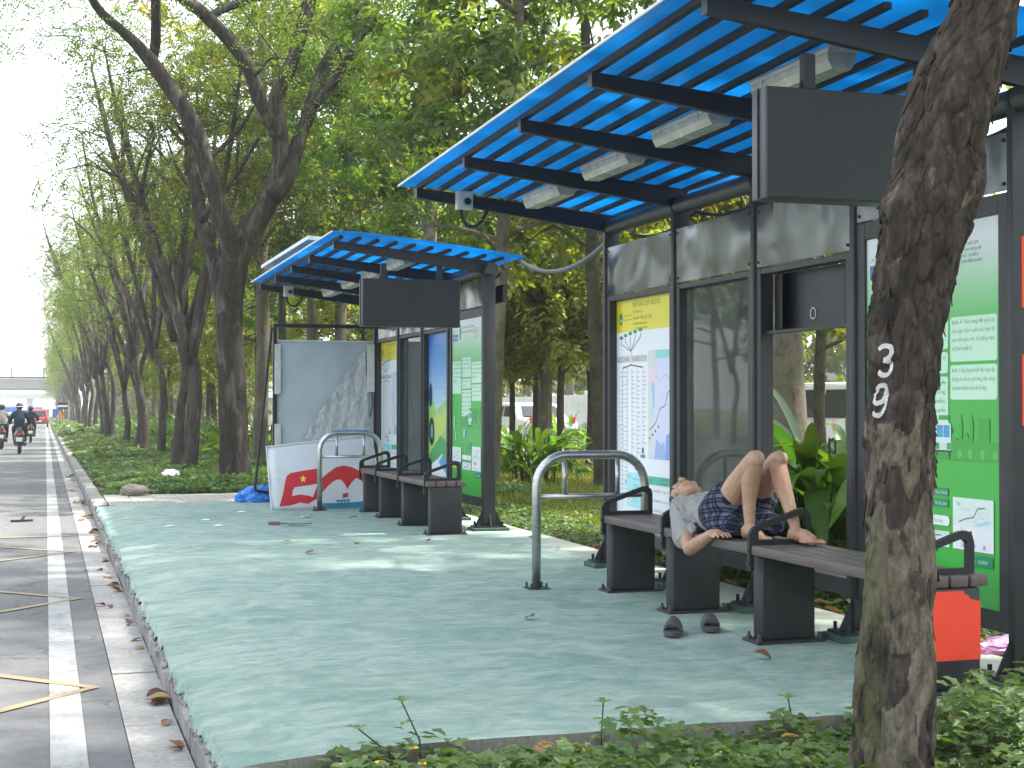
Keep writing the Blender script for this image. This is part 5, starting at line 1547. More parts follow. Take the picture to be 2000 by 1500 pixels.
for k_, (u, t_) in enumerate(((395, 40), (425, 38), (345, 48), (310, 55), (285, 62), (500, 33), (540, 35), (1165, 38), (1110, 42), (1010, 40), (265, 72), (240, 84), (330, 52), (370, 44), (455, 36), (220, 98))):
    x, y = at_ut(u, t_); bush('flowering heliconia clump in the hedge beyond the street trees', (x, y, gz(y) - .1), 1.1, 1.25, 55, 30 + k_, (.5, .8), 'heliconia hedge clumps', 6)
# ================================================================== the sleeper
def capsule(mb, a, b, ra, rb, n=14):
    a, b = Vector(a), Vector(b); d = (b - a).normalized() if (b - a).length > 1e-6 else Vector((0, 0, 1))
    pts, rr = [], []
    for q in (-90, -60, -30, 0):
        pts.append(a + d * ra * math.sin(R(q))); rr.append(max(.0005, ra * math.cos(R(q))))
    for f in (.25, .5, .75): pts.append(a.lerp(b, f)); rr.append(ra + (rb - ra) * f)
    for q in (0, 30, 60, 90):
        pts.append(b + d * rb * math.sin(R(q))); rr.append(max(.0005, rb * math.cos(R(q))))
    mb.tube(pts, rr, n); return mb
def chain(mb, pts, rad, n=14):
    for (p, q), (a, b) in zip(zip(pts[:-1], pts[1:]), zip(rad[:-1], rad[1:])): capsule(mb, p, q, a, b, n)
    return mb
def blob(mb, voxel, smooth=6, name='body', factor=.5):
    me = mb.mesh('tmp'); bm = bmesh.new(); bm.from_mesh(me); bmesh.ops.recalc_face_normals(bm, faces=bm.faces[:]); bm.to_mesh(me); bm.free()
    o = bpy.data.objects.new('tmp', me); COL.objects.link(o)
    r = o.modifiers.new('r', 'REMESH'); r.mode = 'VOXEL'; r.voxel_size = voxel; r.adaptivity = 0
    s = o.modifiers.new('s', 'SMOOTH'); s.iterations = smooth; s.factor = factor
    dg = bpy.context.evaluated_depsgraph_get()
    out = bpy.data.meshes.new_from_object(o.evaluated_get(dg)); out.name = name
    bpy.data.objects.remove(o); bpy.data.meshes.remove(me)
    out.polygons.foreach_set('use_smooth', [True] * len(out.polygons))
    return out
def mat_skin(name, a, b):
    m, nt, N, L, p = newmat(name)
    v = tex_coord(nt)
    c = ramp(nt, noise(nt, v, 9, 6, .65), [(.3, a), (.7, b)])
    c = mixc(nt, .3, c, ramp(nt, noise(nt, v, 45, 5, .7), [(.35, tuple(x * .72 for x in srgb(a))), (.65, b)]))
    c = mixc(nt, ramp(nt, noise(nt, v, 4.5, 5, .7, .6), [(.48, (0, 0, 0)), (.66, (.55, .55, .55))]), c, tuple(x * k for x, k in zip(srgb(a), (.92, .70, .66))))
    L.new(c, p.inputs['Base Color']); p.inputs['Roughness'].default_value = .5
    p.inputs['Subsurface Weight'].default_value = .12; p.inputs['Subsurface Radius'].default_value = (.02, .008, .004); p.inputs['Subsurface Scale'].default_value = .3
    bump(nt, p, noise(nt, v, 140, 4, .6), .15, .003)
    return m
M['skin'] = mat_skin('tanned_skin', (.38, .21, .13), (.52, .32, .215))
M['hair'] = simple('short_grey_black_hair', (.05, .045, .042), .6, 0, .5, 60, .6, 200)
def mat_cloth(name, col, wr=.8, sc=7):
    m, nt, N, L, p = newmat(name)
    v = tex_coord(nt)
    c0 = srgb(col)
    L.new(ramp(nt, noise(nt, v, 5, 5, .6), [(.3, tuple(x * .86 for x in c0)), (.7, c0)]), p.inputs['Base Color'])
    p.inputs['Roughness'].default_value = .9; p.inputs['Specular IOR Level'].default_value = .2
    vs = tex_coord(nt, (1, .35, .6), rot=(.3, .4, .5))
    bump(nt, p, noise(nt, vs, sc, 3, .45, 1.2), wr, .06)
    return m
M['tee'] = mat_cloth('heather_grey_jersey', (.33, .325, .31), 1.0, 11)
def mat_plaid():
    m, nt, N, L, p = newmat('navy_plaid_cotton')
    v = tex_coord(nt, rot=(.35, .2, .3))
    sx = N.new('ShaderNodeSeparateXYZ'); L.new(v, sx.inputs['Vector'])
    def stripes(sock, per, ph, w):
        a = N.new('ShaderNodeMath'); a.operation = 'MULTIPLY_ADD'; a.inputs[1].default_value = 1 / per; a.inputs[2].default_value = ph; L.new(sock, a.inputs[0])
        f = N.new('ShaderNodeMath'); f.operation = 'FRACT'; L.new(a.outputs[0], f.inputs[0])
        g = N.new('ShaderNodeMath'); g.operation = 'LESS_THAN'; g.inputs[1].default_value = w; L.new(f.outputs[0], g.inputs[0]); return g.outputs[0]
    def add(a, b, k=1):
        q = N.new('ShaderNodeMath'); q.operation = 'MULTIPLY_ADD'; q.inputs[1].default_value = k; L.new(b, q.inputs[0]); L.new(a, q.inputs[2]); return q.outputs[0]
    yz = N.new('ShaderNodeMath'); yz.operation = 'MULTIPLY_ADD'; yz.inputs[1].default_value = .5; L.new(sx.outputs['X'], yz.inputs[0]); L.new(sx.outputs['Z'], yz.inputs[2])
    s = add(stripes(sx.outputs['Y'], .052, 0, .40), stripes(yz.outputs[0], .052, .2, .40))
    s = add(s, stripes(sx.outputs['Y'], .052, .35, .12), .9); s = add(s, stripes(yz.outputs[0], .052, .55, .12), .9)
    md = N.new('ShaderNodeMath'); md.operation = 'DIVIDE'; md.inputs[1].default_value = 3.0; L.new(s, md.inputs[0])
    c = ramp(nt, md.outputs[0], [(0, (.010, .012, .022)), (.34, (.030, .036, .060)), (.62, (.09, .105, .15)), (1, (.24, .26, .31))])
    L.new(c, p.inputs['Base Color']); p.inputs['Roughness'].default_value = .9; p.inputs['Specular IOR Level'].default_value = .15
    bump(nt, p, noise(nt, tex_coord(nt), 12, 3, .5, 1.0), .7, .05)
    return m
M['plaid'] = mat_plaid()
def make_sleeper():
    t = thing('person', 'person in grey T-shirt and plaid shorts asleep on the bench with knees raised', 'person', (3.51, 7.2, .48))
    O = Vector(t.location)
    def finish(mb, vox, sm, name, mat, factor=.5):
        mb.v = [tuple(Vector(p) - O) for p in mb.v]
        return mesh_obj(name, blob(mb, vox, sm, name, factor), mat, t)
    b = MB()
    # head: face upward, crown towards +Y and a little down
    HM = Matrix.Translation((3.500, 7.775, .646)) @ Matrix.Rotation(R(-24), 4, 'Y') @ Matrix.Rotation(R(-6), 4, 'X') @ Matrix.Scale(1.13, 4)
    def he(c, r, seg=14): b.ell((0, 0, 0), r, 0, seg, 9, None); n = seg * 10; b.v[-n:] = [tuple(HM @ (Vector(p) + Vector(c))) for p in b.v[-n:]]
    he((0, .025, -.012), (.074, .098, .088)); he((0, -.045, .018), (.060, .070, .062)); he((0, -.098, .038), (.030, .026, .026))
    he((0, .012, .072), (.050, .018, .014)); he((0, -.025, .090), (.013, .026, .020)); he((0, -.046, .094), (.018, .012, .012))
    he((-.030, -.012, .066), (.018, .012, .010)); he((.030, -.012, .066), (.018, .012, .010))
    he((0, -.068, .076), (.026, .008, .010)); he((0, -.080, .074), (.023, .008, .010))
    he((-.045, -.035, .045), (.022, .03, .022)); he((.045, -.035, .045), (.022, .03, .022))
    he((-.078, -.005, -.005), (.010, .022, .030)); he((.078, -.005, -.005), (.010, .022, .030))
    chain(b, [(3.515, 7.70, .60), (3.515, 7.60, .575)], [.056, .064])
    # trunk under the clothes
    b.ell((3.515, 7.50, .575), (.165, .14, .090)); b.ell((3.515, 7.34, .570), (.145, .16, .088)); b.ell((3.505, 7.19, .570), (.150, .11, .088))
    # right arm hanging over the bench edge, forearm back up on the slat
    sh, elb, wr = (3.365, 7.565, .585), (3.292, 7.275, .405), (3.322, 7.065, .500)
    chain(b, [sh, (3.325, 7.42, .497), elb], [.054, .044, .038]); chain(b, [elb, (3.30, 7.20, .437), wr], [.040, .038, .026])
    b.ell((3.330, 7.025, .510), (.036, .048, .020))
    for k, (dx, L1, L2) in enumerate(((-.030, .038, .030), (-.010, .044, .034), (.010, .042, .032), (.028, .034, .026))):
        p0 = Vector((3.330 + dx, 6.985, .508)); p1 = p0 + Vector((dx * .15, -L1, .000)); p2 = p1 + Vector((dx * .1, -L2 * .8, -.012))
        chain(b, [p0, p1, p2], [.0100, .0092, .0078], 8)
    chain(b, [(3.300, 7.045, .505), (3.288, 7.005, .500), (3.292, 6.968, .493)], [.012, .011, .009], 8)
    # left arm along the far side
    chain(b, [(3.675, 7.56, .580), (3.700, 7.40, .545), (3.690, 7.30, .530)], [.052, .042, .036]); chain(b, [(3.690, 7.30, .530), (3.675, 7.18, .528), (3.660, 7.08, .520)], [.038, .034, .026])
    b.ell((3.655, 7.03, .513), (.034, .046, .018))
    # legs
    chain(b, [(3.430, 7.17, .585), (3.440, 7.00, .755), (3.455, 6.835, .895)], [.082, .068, .050]); b.ell((3.455, 6.822, .898), (.046, .046, .047))
    chain(b, [(3.455, 6.83, .890), (3.452, 6.875, .78), (3.450, 6.890, .68), (3.450, 6.885, .555)], [.043, .049, .036, .027])
    chain(b, [(3.585, 7.17, .585), (3.598, 7.03, .750), (3.608, 6.890, .885)], [.082, .068, .050]); b.ell((3.612, 6.868, .893), (.046, .046, .047))
    chain(b, [(3.608, 6.88, .880), (3.602, 6.83, .78), (3.596, 6.745, .68), (3.588, 6.655, .56)], [.043, .049, .036, .027])
    for (hx, hy, ang, tz) in ((3.450, 6.905, -1.62, .520), (3.588, 6.665, -1.45, .522)):
        d = Vector((math.cos(ang), math.sin(ang), 0)); s = Vector((-d.y, d.x, 0)); h = Vector((hx, hy, .512))
        b.ell(tuple(h - d * .012), (.031, .031, .030)); chain(b, [h + Vector((0, 0, .016)), h + d * .08 + Vector((0, 0, .012)), h + d * .15 + Vector((0, 0, -.006))], [.036, .034, .028])
        for k in range(5):
            p = h + d * (.165 - .008 * k) + s * (.036 - .0180 * k) * (1 if hx < 3.5 else 1) + Vector((0, 0, -.012)); rr = .0135 if k == 0 else .0095
            chain(b, [p - d * .03, p + d * .012, p + d * (.032 - .003 * k)], [rr * 1.1, rr, rr * .9], 8)
    body = finish(b, .0050, 4, 'body', M['skin'])
    # hair on the crown and sides
    b = MB(); he2 = lambda c, r: (b.ell((0, 0, 0), r, 0, 14, 9), b.v.__setitem__(slice(-140, None), [tuple(HM @ (Vector(p) + Vector(c))) for p in b.v[-140:]]))
    he2((0, .050, -.030), (.078, .082, .080)); he2((0, .020, -.055), (.076, .075, .055)); he2((-.064, .035, -.005), (.016, .04, .045)); he2((.064, .035, -.005), (.016, .04, .045))
    finish(b, .006, 3, 'hair', M['hair'])
    # eyebrows and closed lids
    b = MB()
    for s in (-1, 1): chain(b, [HM @ Vector((s * .014, .012, .086)), HM @ Vector((s * .034, .014, .080)), HM @ Vector((s * .05, .006, .066))], [.003, .0035, .002], 6)
    finish(b, .003, 1, 'eyebrows', M['hair'])
    # T-shirt with short sleeves
    b = MB()
    b.ell((3.515, 7.52, .580), (.185, .135, .108)); b.ell((3.515, 7.40, .585), (.172, .17, .112)); b.ell((3.512, 7.30, .580), (.168, .13, .112))
    chain(b, [(3.38, 7.56, .600), (3.345, 7.475, .535), (3.312, 7.385, .455)], [.072, .068, .064]); chain(b, [(3.655, 7.56, .590), (3.69, 7.42, .552)], [.066, .062])
    chain(b, [(3.515, 7.62, .592), (3.515, 7.665, .602)], [.085, .066]); chain(b, [(3.36, 7.50, .54), (3.335, 7.32, .495)], [.045, .02])
    sh_ = finish(b, .008, 5, 'tee_shirt', M['tee'])
    def folds(o, amp, f):
        me = o.data; n = len(me.vertices); P = np.empty(n * 3); Nn = np.empty(n * 3)
        me.vertices.foreach_get('co', P); me.vertices.foreach_get('normal', Nn); P = P.reshape(-1, 3); Nn = Nn.reshape(-1, 3)
        w = P[:, 1] * f + P[:, 0] * f * .8 - P[:, 2] * f * .5
        d = amp * (np.abs(np.sin(w + 1.5 * np.sin(P[:, 0] * 22 + P[:, 2] * 15))) ** .7 - .6) + amp * .6 * np.sin(w * 2.3 + P[:, 2] * 40)
        me.vertices.foreach_set('co', (P + Nn * d[:, None]).ravel()); me.update()
    folds(sh_, .0065, 34)
    # plaid shorts, loose legs slipping down the raised thighs
    b = MB()
    b.ell((3.505, 7.20, .582), (.175, .125, .112)); b.ell((3.505, 7.28, .590), (.165, .10, .112))
    chain(b, [(3.425, 7.19, .600), (3.432, 7.105, .665)], [.112, .108]); chain(b, [(3.59, 7.19, .600), (3.600, 7.10, .668)], [.112, .108])
    chain(b, [(3.400, 7.12, .560), (3.40, 7.00, .548)], [.085, .060]); chain(b, [(3.60, 7.12, .560), (3.60, 6.90, .550)], [.085, .055]); b.ell((3.50, 7.10, .545), (.15, .12, .066)); b.ell((3.50, 6.98, .530), (.10, .10, .045))
    so = finish(b, .008, 4, 'plaid_shorts', M['plaid']); folds(so, .006, 28)
    return t
make_sleeper()
# slide sandals on the floor
M['eva'] = simple('dark_grey_foam', (.060, .060, .062), .7, 0, .2, 30, .3, 160)
def slide(label, u, v, rz):
    t = thing('slide_sandal', label, 'sandal', pZ(u, v, .004), rz)
    out = [(-.135, 0), (-.125, .030), (-.08, .036), (0, .038), (.06, .048), (.11, .042), (.135, .018), (.138, 0), (.135, -.018), (.11, -.040), (.06, -.042), (0, -.034), (-.08, -.034), (-.125, -.028)]
    b = MB(); n = len(out)
    vs = [(x, y, 0) for x, y in out] + [(x * 1.03, y * 1.06, .016) for x, y in out] + [(x, y, .030 - .006 * (x > 0)) for x, y in out]
    fs = [tuple(range(n))[::-1], tuple(range(2 * n, 3 * n))] + [(i + k * n, (i + 1) % n + k * n, (i + 1) % n + (k + 1) * n, i + (k + 1) * n) for k in range(2) for i in range(n)]
    b.add(vs, fs).build('sole', M['eva'], t, angle=50)
    vs, fs = [], []; m = 10
    for ix, x in enumerate((.0, .03, .065, .098)):
        hw = .046 + .004 * math.sin(ix); hh = (.072, .070, .062, .050)[ix]
        for lift in (0, -.007):
            for q in range(m + 1):
                w = math.pi * q / m; vs.append((x, (hw + lift) * math.cos(w), .012 + (hh + lift) * math.sin(w) ** .8))
    st = 2 * (m + 1)
    for ix in range(3):
        for q in range(m):
            a = ix * st + q; fs.append((a, a + 1, a + st + 1, a + st)); a += m + 1; fs.append((a, a + st, a + st + 1, a + 1))
    for ix in (0, 3):
        for q in range(m): a = ix * st + q; fs.append((a, a + m + 1, a + m + 2, a + 1))
    b = MB().add(vs, fs); bd = b.build('strap', M['eva'], t, True)
    for q in range(3): MB().tube([(.012 + .028 * q, .0 + .041 * math.cos(w), .016 + .070 * math.sin(w) ** .8 - .006 * q) for w in (1.1, 1.35, 1.57, 1.8, 2.05)], .003, 5).build('rib', M['eva'], bd)
    return t
slide('dark grey slide sandal in front of the bench, the one nearer the road', 1316, 1236, R(-118))
slide('dark grey slide sandal in front of the bench, the one nearer the bench leg', 1385, 1227, R(-108))

# ================================================================== broken light box, fallen panel, leaning frame
M['lightbox'] = simple('grey_blue_backboard', (.44, .50, .52), .5, 0, .12, 2.5, .05, 40)
M['film'] = mat_cloth('torn_plastic_film', (.52, .53, .52), 1.0, 9)
M['film'].node_tree.nodes['Principled BSDF'].inputs['Roughness'].default_value = .3
M['panelwhite'] = simple('white_acrylic', (.62, .64, .66), .28, 0, .06, 2)
LY = 17.86
t = thing('light_box', 'broken pale light box with its film torn off in a dark frame', 'light box', (3.2, LY, 0)); O = Vector(t.location)
def prt(mb, name, mat, parent=None, **k):
    mb.v = [tuple(Vector(p) - O) for p in mb.v]; return mb.build(name, mat, parent or t, **k)
a, b_ = pY(533, 632, LY), pY(737, 640, LY)
xa, xb, zt = a.x, b_.x, a.z
prt(MB().box((xa, LY - .03, zt - .045), (xb, LY + .03, zt)), 'top_rail', M['beam'])
prt(MB().box((xa, LY - .03, .05), (xa + .045, LY + .03, zt - .046)), 'upright', M['beam']); prt(MB().box((xb - .045, LY - .03, .0), (xb, LY + .03, zt - .046)), 'upright', M['beam'])
c = pY(533, 666, LY)
prt(MB().bbox((xa + .05, LY + .005, .35), (xb - .05, LY + .02, c.z), .003), 'back_board', M['lightbox'])
prt(MB().box((xa + .05, LY - .02, c.z), (xb - .05, LY + .025, c.z + .014)), 'ledge', M['rim'])
for (u0, v0, u1, v1) in ((533, 672, 545, 770), (533, 828, 545, 900), (714, 672, 728, 766)):
    p, q = pY(u0, v0, LY - .03), pY(u1, v1, LY - .03)
    prt(MB().bbox((p.x + .02, LY - .05, q.z), (q.x + .02, LY - .0, p.z), .006), 'tube_lamp', M['lampbody'])
pts = [pY(u, v, LY - .012) for u, v in ((589, 852), (606, 838), (640, 790), (668, 752), (690, 715), (712, 680), (722, 690), (722, 760), (722, 855), (690, 862), (650, 866), (612, 868))]
cen = sum(pts, Vector()) / len(pts)
fb_ = MB(); grid = []
N_ = 26
for i in range(N_ + 1):
    row = []
    for j in range(N_ + 1):
        fu = i / N_; top = pts[0].lerp(pts[5], fu); bot = pts[-1].lerp(pts[8], fu) ; p = bot.lerp(top, j / N_)
        p.y -= .012 + .018 * (math.sin(fu * 17 + j * .10) * .5 + .5) * (1 - .3 * j / N_) + .006 * math.sin(fu * 31 - j * .4)
        row.append(p)
    grid.append(row)
fb_.add([p for r in grid for p in r], [(i * (N_ + 1) + j, (i + 1) * (N_ + 1) + j, (i + 1) * (N_ + 1) + j + 1, i * (N_ + 1) + j + 1) for i in range(N_) for j in range(N_)])
prt(fb_, 'torn_film', M['film'], smooth=True)
prt(MB().tube([pY(u, v, LY - .02) for u, v in ((535, 770), (533, 800), (537, 828))], .006, 6), 'wire', M['black'])
prt(MB().tube([pY(u, v, LY - .02) for u, v in ((726, 766), (728, 790), (722, 815))], .006, 6), 'wire', M['black'])
# the frame leaning off it
tag(MB().tube([pY(531, 640, LY - .05), pY(513, 810, LY - .12), pY(498, 952, LY - .25), pY(500, 958, LY - .25), pY(540, 964, LY - .20)], .016, 6).build('bent_frame_bar', M['beam']), 'thin dark bent frame bar hanging askew from the broken light box', 'frame')
# fallen emblem panel (gently bowed sheet standing on its edge)
FY = 16.42
t = thing('advertising_board', 'fallen white advertising panel with red ribbon emblem and yellow star', 'panel', pY(630, 997, FY)); O = Vector(t.location)
TL, TR, BR, BL = (520, 873), (726, 850), (748, 992), (531, 998)
def pan(s, q, d=0.0):
    """s, q in 0..1 over the panel; bowed forward at its foot"""
    y = FY + .16 * q - .05 * math.sin(math.pi * q) - d
    u = (1 - s) * ((1 - q) * BL[0] + q * TL[0]) + s * ((1 - q) * BR[0] + q * TR[0]); v = (1 - s) * ((1 - q) * BL[1] + q * TL[1]) + s * ((1 - q) * BR[1] + q * TR[1])
    return pY(u, v, y) - O
n = 12
vs = [pan(i / n, j / n) for i in range(n + 1) for j in range(n + 1)] + [pan(i / n, j / n, -.022) for i in range(n + 1) for j in range(n + 1)]
m_ = (n + 1) * (n + 1); idx = lambda i, j: i * (n + 1) + j
fs = [(idx(i, j), idx(i + 1, j), idx(i + 1, j + 1), idx(i, j + 1)) for i in range(n) for j in range(n)]
fs += [tuple(q + m_ for q in f[::-1]) for f in fs]
for i in range(n):
    fs += [(idx(i, 0), idx(i + 1, 0), idx(i + 1, 0) + m_, idx(i, 0) + m_), (idx(i, n), idx(i + 1, n), idx(i + 1, n) + m_, idx(i, n) + m_), (idx(0, i), idx(0, i + 1), idx(0, i + 1) + m_, idx(0, i) + m_), (idx(n, i), idx(n, i + 1), idx(n, i + 1) + m_, idx(n, i) + m_)]
MB().add(vs, fs).build('acrylic_sheet', M['panelwhite'], t, True)
MB().tube([pan(s, q, .004) for s, q in ((0, 0), (0, .5), (0, 1), (.5, 1), (1, 1), (1, .5), (1, 0))], .010, 6).build('edge_trim', M['rim'], t)
def to_sq(u, v):
    q = 0.5; s = 0.5
    for _ in range(12):
        l = (BL[0] + q * (TL[0] - BL[0]), BL[1] + q * (TL[1] - BL[1])); r = (BR[0] + q * (TR[0] - BR[0]), BR[1] + q * (TR[1] - BR[1]))
        s = (u - l[0]) / (r[0] - l[0]); bot = BL[1] + s * (BR[1] - BL[1]); top = TL[1] + s * (TR[1] - TL[1]); q = (v - bot) / (top - bot)
    return s, q
z8 = lambda x, y: to_sq(490 + x * .26, 620 + y * .26)
class Emb(Print):
    def __init__(s): s.v, s.f, s.c, s.k = [], [], [], 1
e = Emb()
def grid_poly(pts, col, k):
    """cut into thin strips so the print follows the bowed sheet"""
    bm = bmesh.new(); vs_ = [bm.verts.new((x, y, 0)) for x, y in pts]; f = bm.faces.new(vs_)
    for q in np.linspace(.02, .98, 30):
        bmesh.ops.bisect_plane(bm, geom=bm.verts[:] + bm.edges[:] + bm.faces[:], plane_co=(0, q, 0), plane_no=(0, 1, 0))
    bmesh.ops.triangulate(bm, faces=bm.faces[:])
    bm.verts.index_update(); b0 = len(e.v)
    e.v += [(v.co.x, v.co.y, k) for v in bm.verts]
    for f in bm.faces: e.f.append(tuple(v.index + b0 for v in f.verts)); e.c.append(srgb(col))
    bm.free()
five = [(215, 1420), (240, 1330), (258, 1230), (270, 1190), (300, 1168), (400, 1150), (510, 1134), (500, 1250), (420, 1262), (330, 1275), (315, 1300), (308, 1342), (370, 1330), (430, 1338), (468, 1350), (480, 1310), (510, 1240), (540, 1200), (590, 1160), (640, 1125), (700, 1112), (760, 1125), (810, 1150), (870, 1200), (870, 1260), (830, 1225), (790, 1205), (755, 1240), (725, 1288), (705, 1250), (680, 1222), (655, 1216), (620, 1230), (580, 1265), (530, 1320), (490, 1365), (430, 1402), (370, 1390), (300, 1412)]
grid_poly([z8(*p) for p in five], '#c9242c', 2)
star = [(392 + (28 if q % 2 == 0 else 11) * math.sin(q * math.pi / 5) , 1212 - (34 if q % 2 == 0 else 13) * math.cos(q * math.pi / 5)) for q in range(10)]
e.k = 4; e.poly([z8(*p) for p in star], '#f0d23c')
grid_poly([z8(*p) for p in ((535, 1396), (700, 1392), (860, 1380), (865, 1430), (700, 1440), (535, 1442))], '#2f7f9e', 3)
e.k = 5; e.poly([z8(*p) for p in ((640, 1372), (742, 1366), (744, 1376), (642, 1384))], '#2b6f8c')
for q in range(4): e.k = 5.3; e.poly([z8(*p) for p in ((655 + q * 24, 1380), (663 + q * 24, 1380), (663 + q * 24, 1420), (655 + q * 24, 1420))], '#2b6f8c')
e.k = 5.6; e.poly([z8(*p) for p in ((688, 1325), (730, 1316), (732, 1346), (690, 1358))], '#c9242c'); e.k = 6; e.poly([z8(*p) for p in ((696, 1340), (730, 1334), (731, 1345), (692, 1354))], '#3f62a8')
e.build('emblem_print', t, lambda s, q, d: pan(s, q, d + .0012), .0004)

# ================================================================== litter and small things
M['bluebag'] = simple('blue_plastic', (.03, .20, .62), .28, 0, .2, 8)
M['pink'] = simple('pink_plastic_sheet', (.66, .28, .52), .3, 0, .2, 6)
M['whitebag'] = simple('white_plastic_bag', (.72, .73, .72), .3, 0, .1, 8)
M['sack'] = mat_concrete('dusty_grey_sack', (.12, .11, .095), (.26, .24, .21), 9)
M['wood'] = simple('weathered_wood', (.17, .09, .05), .8, 0, .3, 20, .3, 80)
M['sole'] = simple('black_sandal_rubber', (.02, .02, .021), .6)
def crumple(name, label, cat, loc, r, mat, seed, rz=0, k=.55, seg=44, group=None):
    g = np.random.default_rng(seed); b = MB(); b.ell((0, 0, 0), (1, 1, 1), 0, seg, seg // 2)
    V = np.array(b.v); d = np.zeros(len(V))
    for f in (2, 4, 7, 12, 19):
        ax = unit(g, 3); d += k / f ** .7 * np.abs(np.sin(V @ ax[0] * f + g.uniform(0, 6)) * np.sin(V @ ax[1] * f * 1.3)) 
    V = V * (1 + d - k * .4)[:, None] * np.array(r); V[:, 2] = np.maximum(V[:, 2] + r[2] * .55, 0)
    b.v = [tuple(p) for p in V]
    o = b.build(name, mat, None); o.location = loc; o.rotation_euler = (0, 0, rz); return tag(o, label, cat, group)
p = pZ(505, 984, -.01); crumple('plastic_bag', 'crumpled blue plastic bag at the foot of the fallen panel', 'bag', (p.x, 17.75, -.02), (.20, .12, .12), M['bluebag'], 3)
p = pZ(1965, 1272, -.01); crumple('plastic_sheet', 'crumpled pink plastic sheet lying behind the shelter end post', 'sheet', (p.x + .05, p.y, -.01), (.22, .07, .045), M['pink'], 5, .2)
p = pZ(327, 938, -.06); crumple('plastic_bag', 'white plastic bag caught in the verge plants below the street trees', 'bag', (p.x, p.y - .6, .04), (.11, .09, .055), M['whitebag'], 7)
p = pZ(262, 966, -.01)
crumple('sandbag', 'flattened dusty grey sack lying on the paved landing', 'sack', p, (.17, .13, .085), M['sack'], 9, .3, .30, 40)
q_ = MB().cyl((0, 0, .0), (0, 0, .11), .018, 10).cyl((0, 0, .08), (0, 0, .112), .022, 10).build('pipe_stub', M['black']); q_.location = (p.x, p.y + .16, -.0); tag(q_, 'short black pipe stub standing behind the dusty sack', 'pipe')
p = pZ(565, 1026, .0)
t = thing('wooden_knife', 'old knife-shaped wooden stick lying on the green platform', 'stick', (p.x, p.y, .008), R(-14))
MB().bbox((-.20, -.02, 0), (-.09, .02, .028), .006).build('handle', M['wood'], t)
MB().box((-.09, -.006, .008), (-.01, .006, .018)).build('tang', M['bolt'], t)
MB().prism([(-.01, -.024, .003), (.17, -.024, .003), (.215, .012, .003), (.18, .022, .003), (-.01, .022, .003)], (0, 0, .012)).build('blade', M['sack'], t)
p = pZ(42, 1019, ROADZ)
t = thing('lost_sandal', 'lost black sandal lying on the asphalt', 'sandal', (p.x, p.y, ROADZ + .002), R(12))
out = [(.13 * math.cos(w) * (1 if math.cos(w) > 0 else .95), .045 * math.sin(w)) for w in np.linspace(0, 6.28, 18, endpoint=False)]
MB().prism([(x, y, 0) for x, y in out], (0, 0, .022)).build('sole', M['sole'], t)
MB().tube([(.0, -.04, .015), (.03, -.02, .055), (.05, 0, .062), (.03, .02, .055), (.0, .04, .015)], .009, 6).build('strap', M['sole'], t)
for k_, (u, v, s) in enumerate(((598, 1011, .10), (400, 1018, .05), (330, 1030, .07), (425, 1029, .05), (470, 1002, .05))):
    p = pZ(u, v, .0); r2 = random.Random(k_)
    b = MB().add([(-s, -.3 * s, .004), (s, -.2 * s, .03 * (k_ == 0) + .006), (.9 * s, .3 * s, .012), (-.6 * s, .25 * s, .005), (0, 0, .016)], [(0, 1, 4), (1, 2, 4), (2, 3, 4), (3, 0, 4)])
    o = b.build('paper_scrap', M['whitebag']); o.location = (p.x, p.y, .008); o.rotation_euler = (0, 0, r2.uniform(-.5, .8))
    tag(o, 'white paper cone lying near the fallen panel' if k_ == 0 else 'small white paper scrap on the far part of the green platform', 'paper', None if k_ == 0 else 'paper scraps on the platform')
# fallen leaves: in the gutter, on the platform
def dry_leaf_mesh(seed):
    r = random.Random(seed); n, m = 6, 4; vs, fs = [], []
    for i in range(n + 1):
        f = i / n; w = .38 * math.sin(math.pi * (f * .94 + .03)) ** .8
        for j in range(m + 1):
            g = j / m * 2 - 1
            vs.append((f - .5, g * w, .30 * abs(g) * w + .10 * math.sin(f * 3.1 + seed) + r.uniform(-.03, .03) + .12))
    for i in range(n):
        for j in range(m): a = i * (m + 1) + j; fs.append((a, a + m + 1, a + m + 2, a + 1))
    me = bpy.data.meshes.new('fallen_leaf'); me.from_pydata(vs, [], fs)
    at = me.attributes.new('rnd', 'FLOAT', 'POINT'); t0 = r.random(); at.data.foreach_set('value', [min(1, max(0, t0 + r.uniform(-.12, .12))) for _ in vs])
    me.polygons.foreach_set('use_smooth', [True] * len(fs)); me.materials.append(M['dry_leaf']); return me
dl = [dry_leaf_mesh(s) for s in range(7)]
r2 = random.Random(14)
spots = []
for (u, v, n, s) in ((318, 1370, 5, .13), (345, 1413, 2, .07), (348, 1464, 2, .10), (270, 1254, 2, .09), (228, 1150, 9, .12), (205, 1185, 2, .10), (258, 1215, 3, .07), (192, 1056, 6, .13), (188, 1037, 5, .12), (218, 1100, 3, .09), (215, 1118, 3, .09), (160, 975, 5, .16), (168, 985, 4, .15), (182, 1010, 4, .13), (150, 950, 4, .18), (140, 925, 5, .18), (180, 1105, 2, .08)):
    for q in range(n):
        p = pZ(u + r2.gauss(0, 9), v + r2.gauss(0, 6), ROADZ)
        spots.append((min(p.x, .50), p.y, ROADZ + .004 + gz(p.y), s * r2.uniform(.5, .95), 'dry brown leaf lying in the gutter below the kerb', 'dry leaves in the gutter'))
for (u, v) in ((697, 1067), (690, 1015), (760, 1012), (605, 1082), (1035, 1212), (1488, 1288), (1090, 1075), (880, 1022), (1040, 1052), (560, 1060), (1347, 1062), (835, 1060)):
    p = pZ(u, v, 0.0); spots.append((p.x, p.y, .010, r2.uniform(.06, .09), 'dry leaf lying on the green platform floor', 'dry leaves on the platform'))
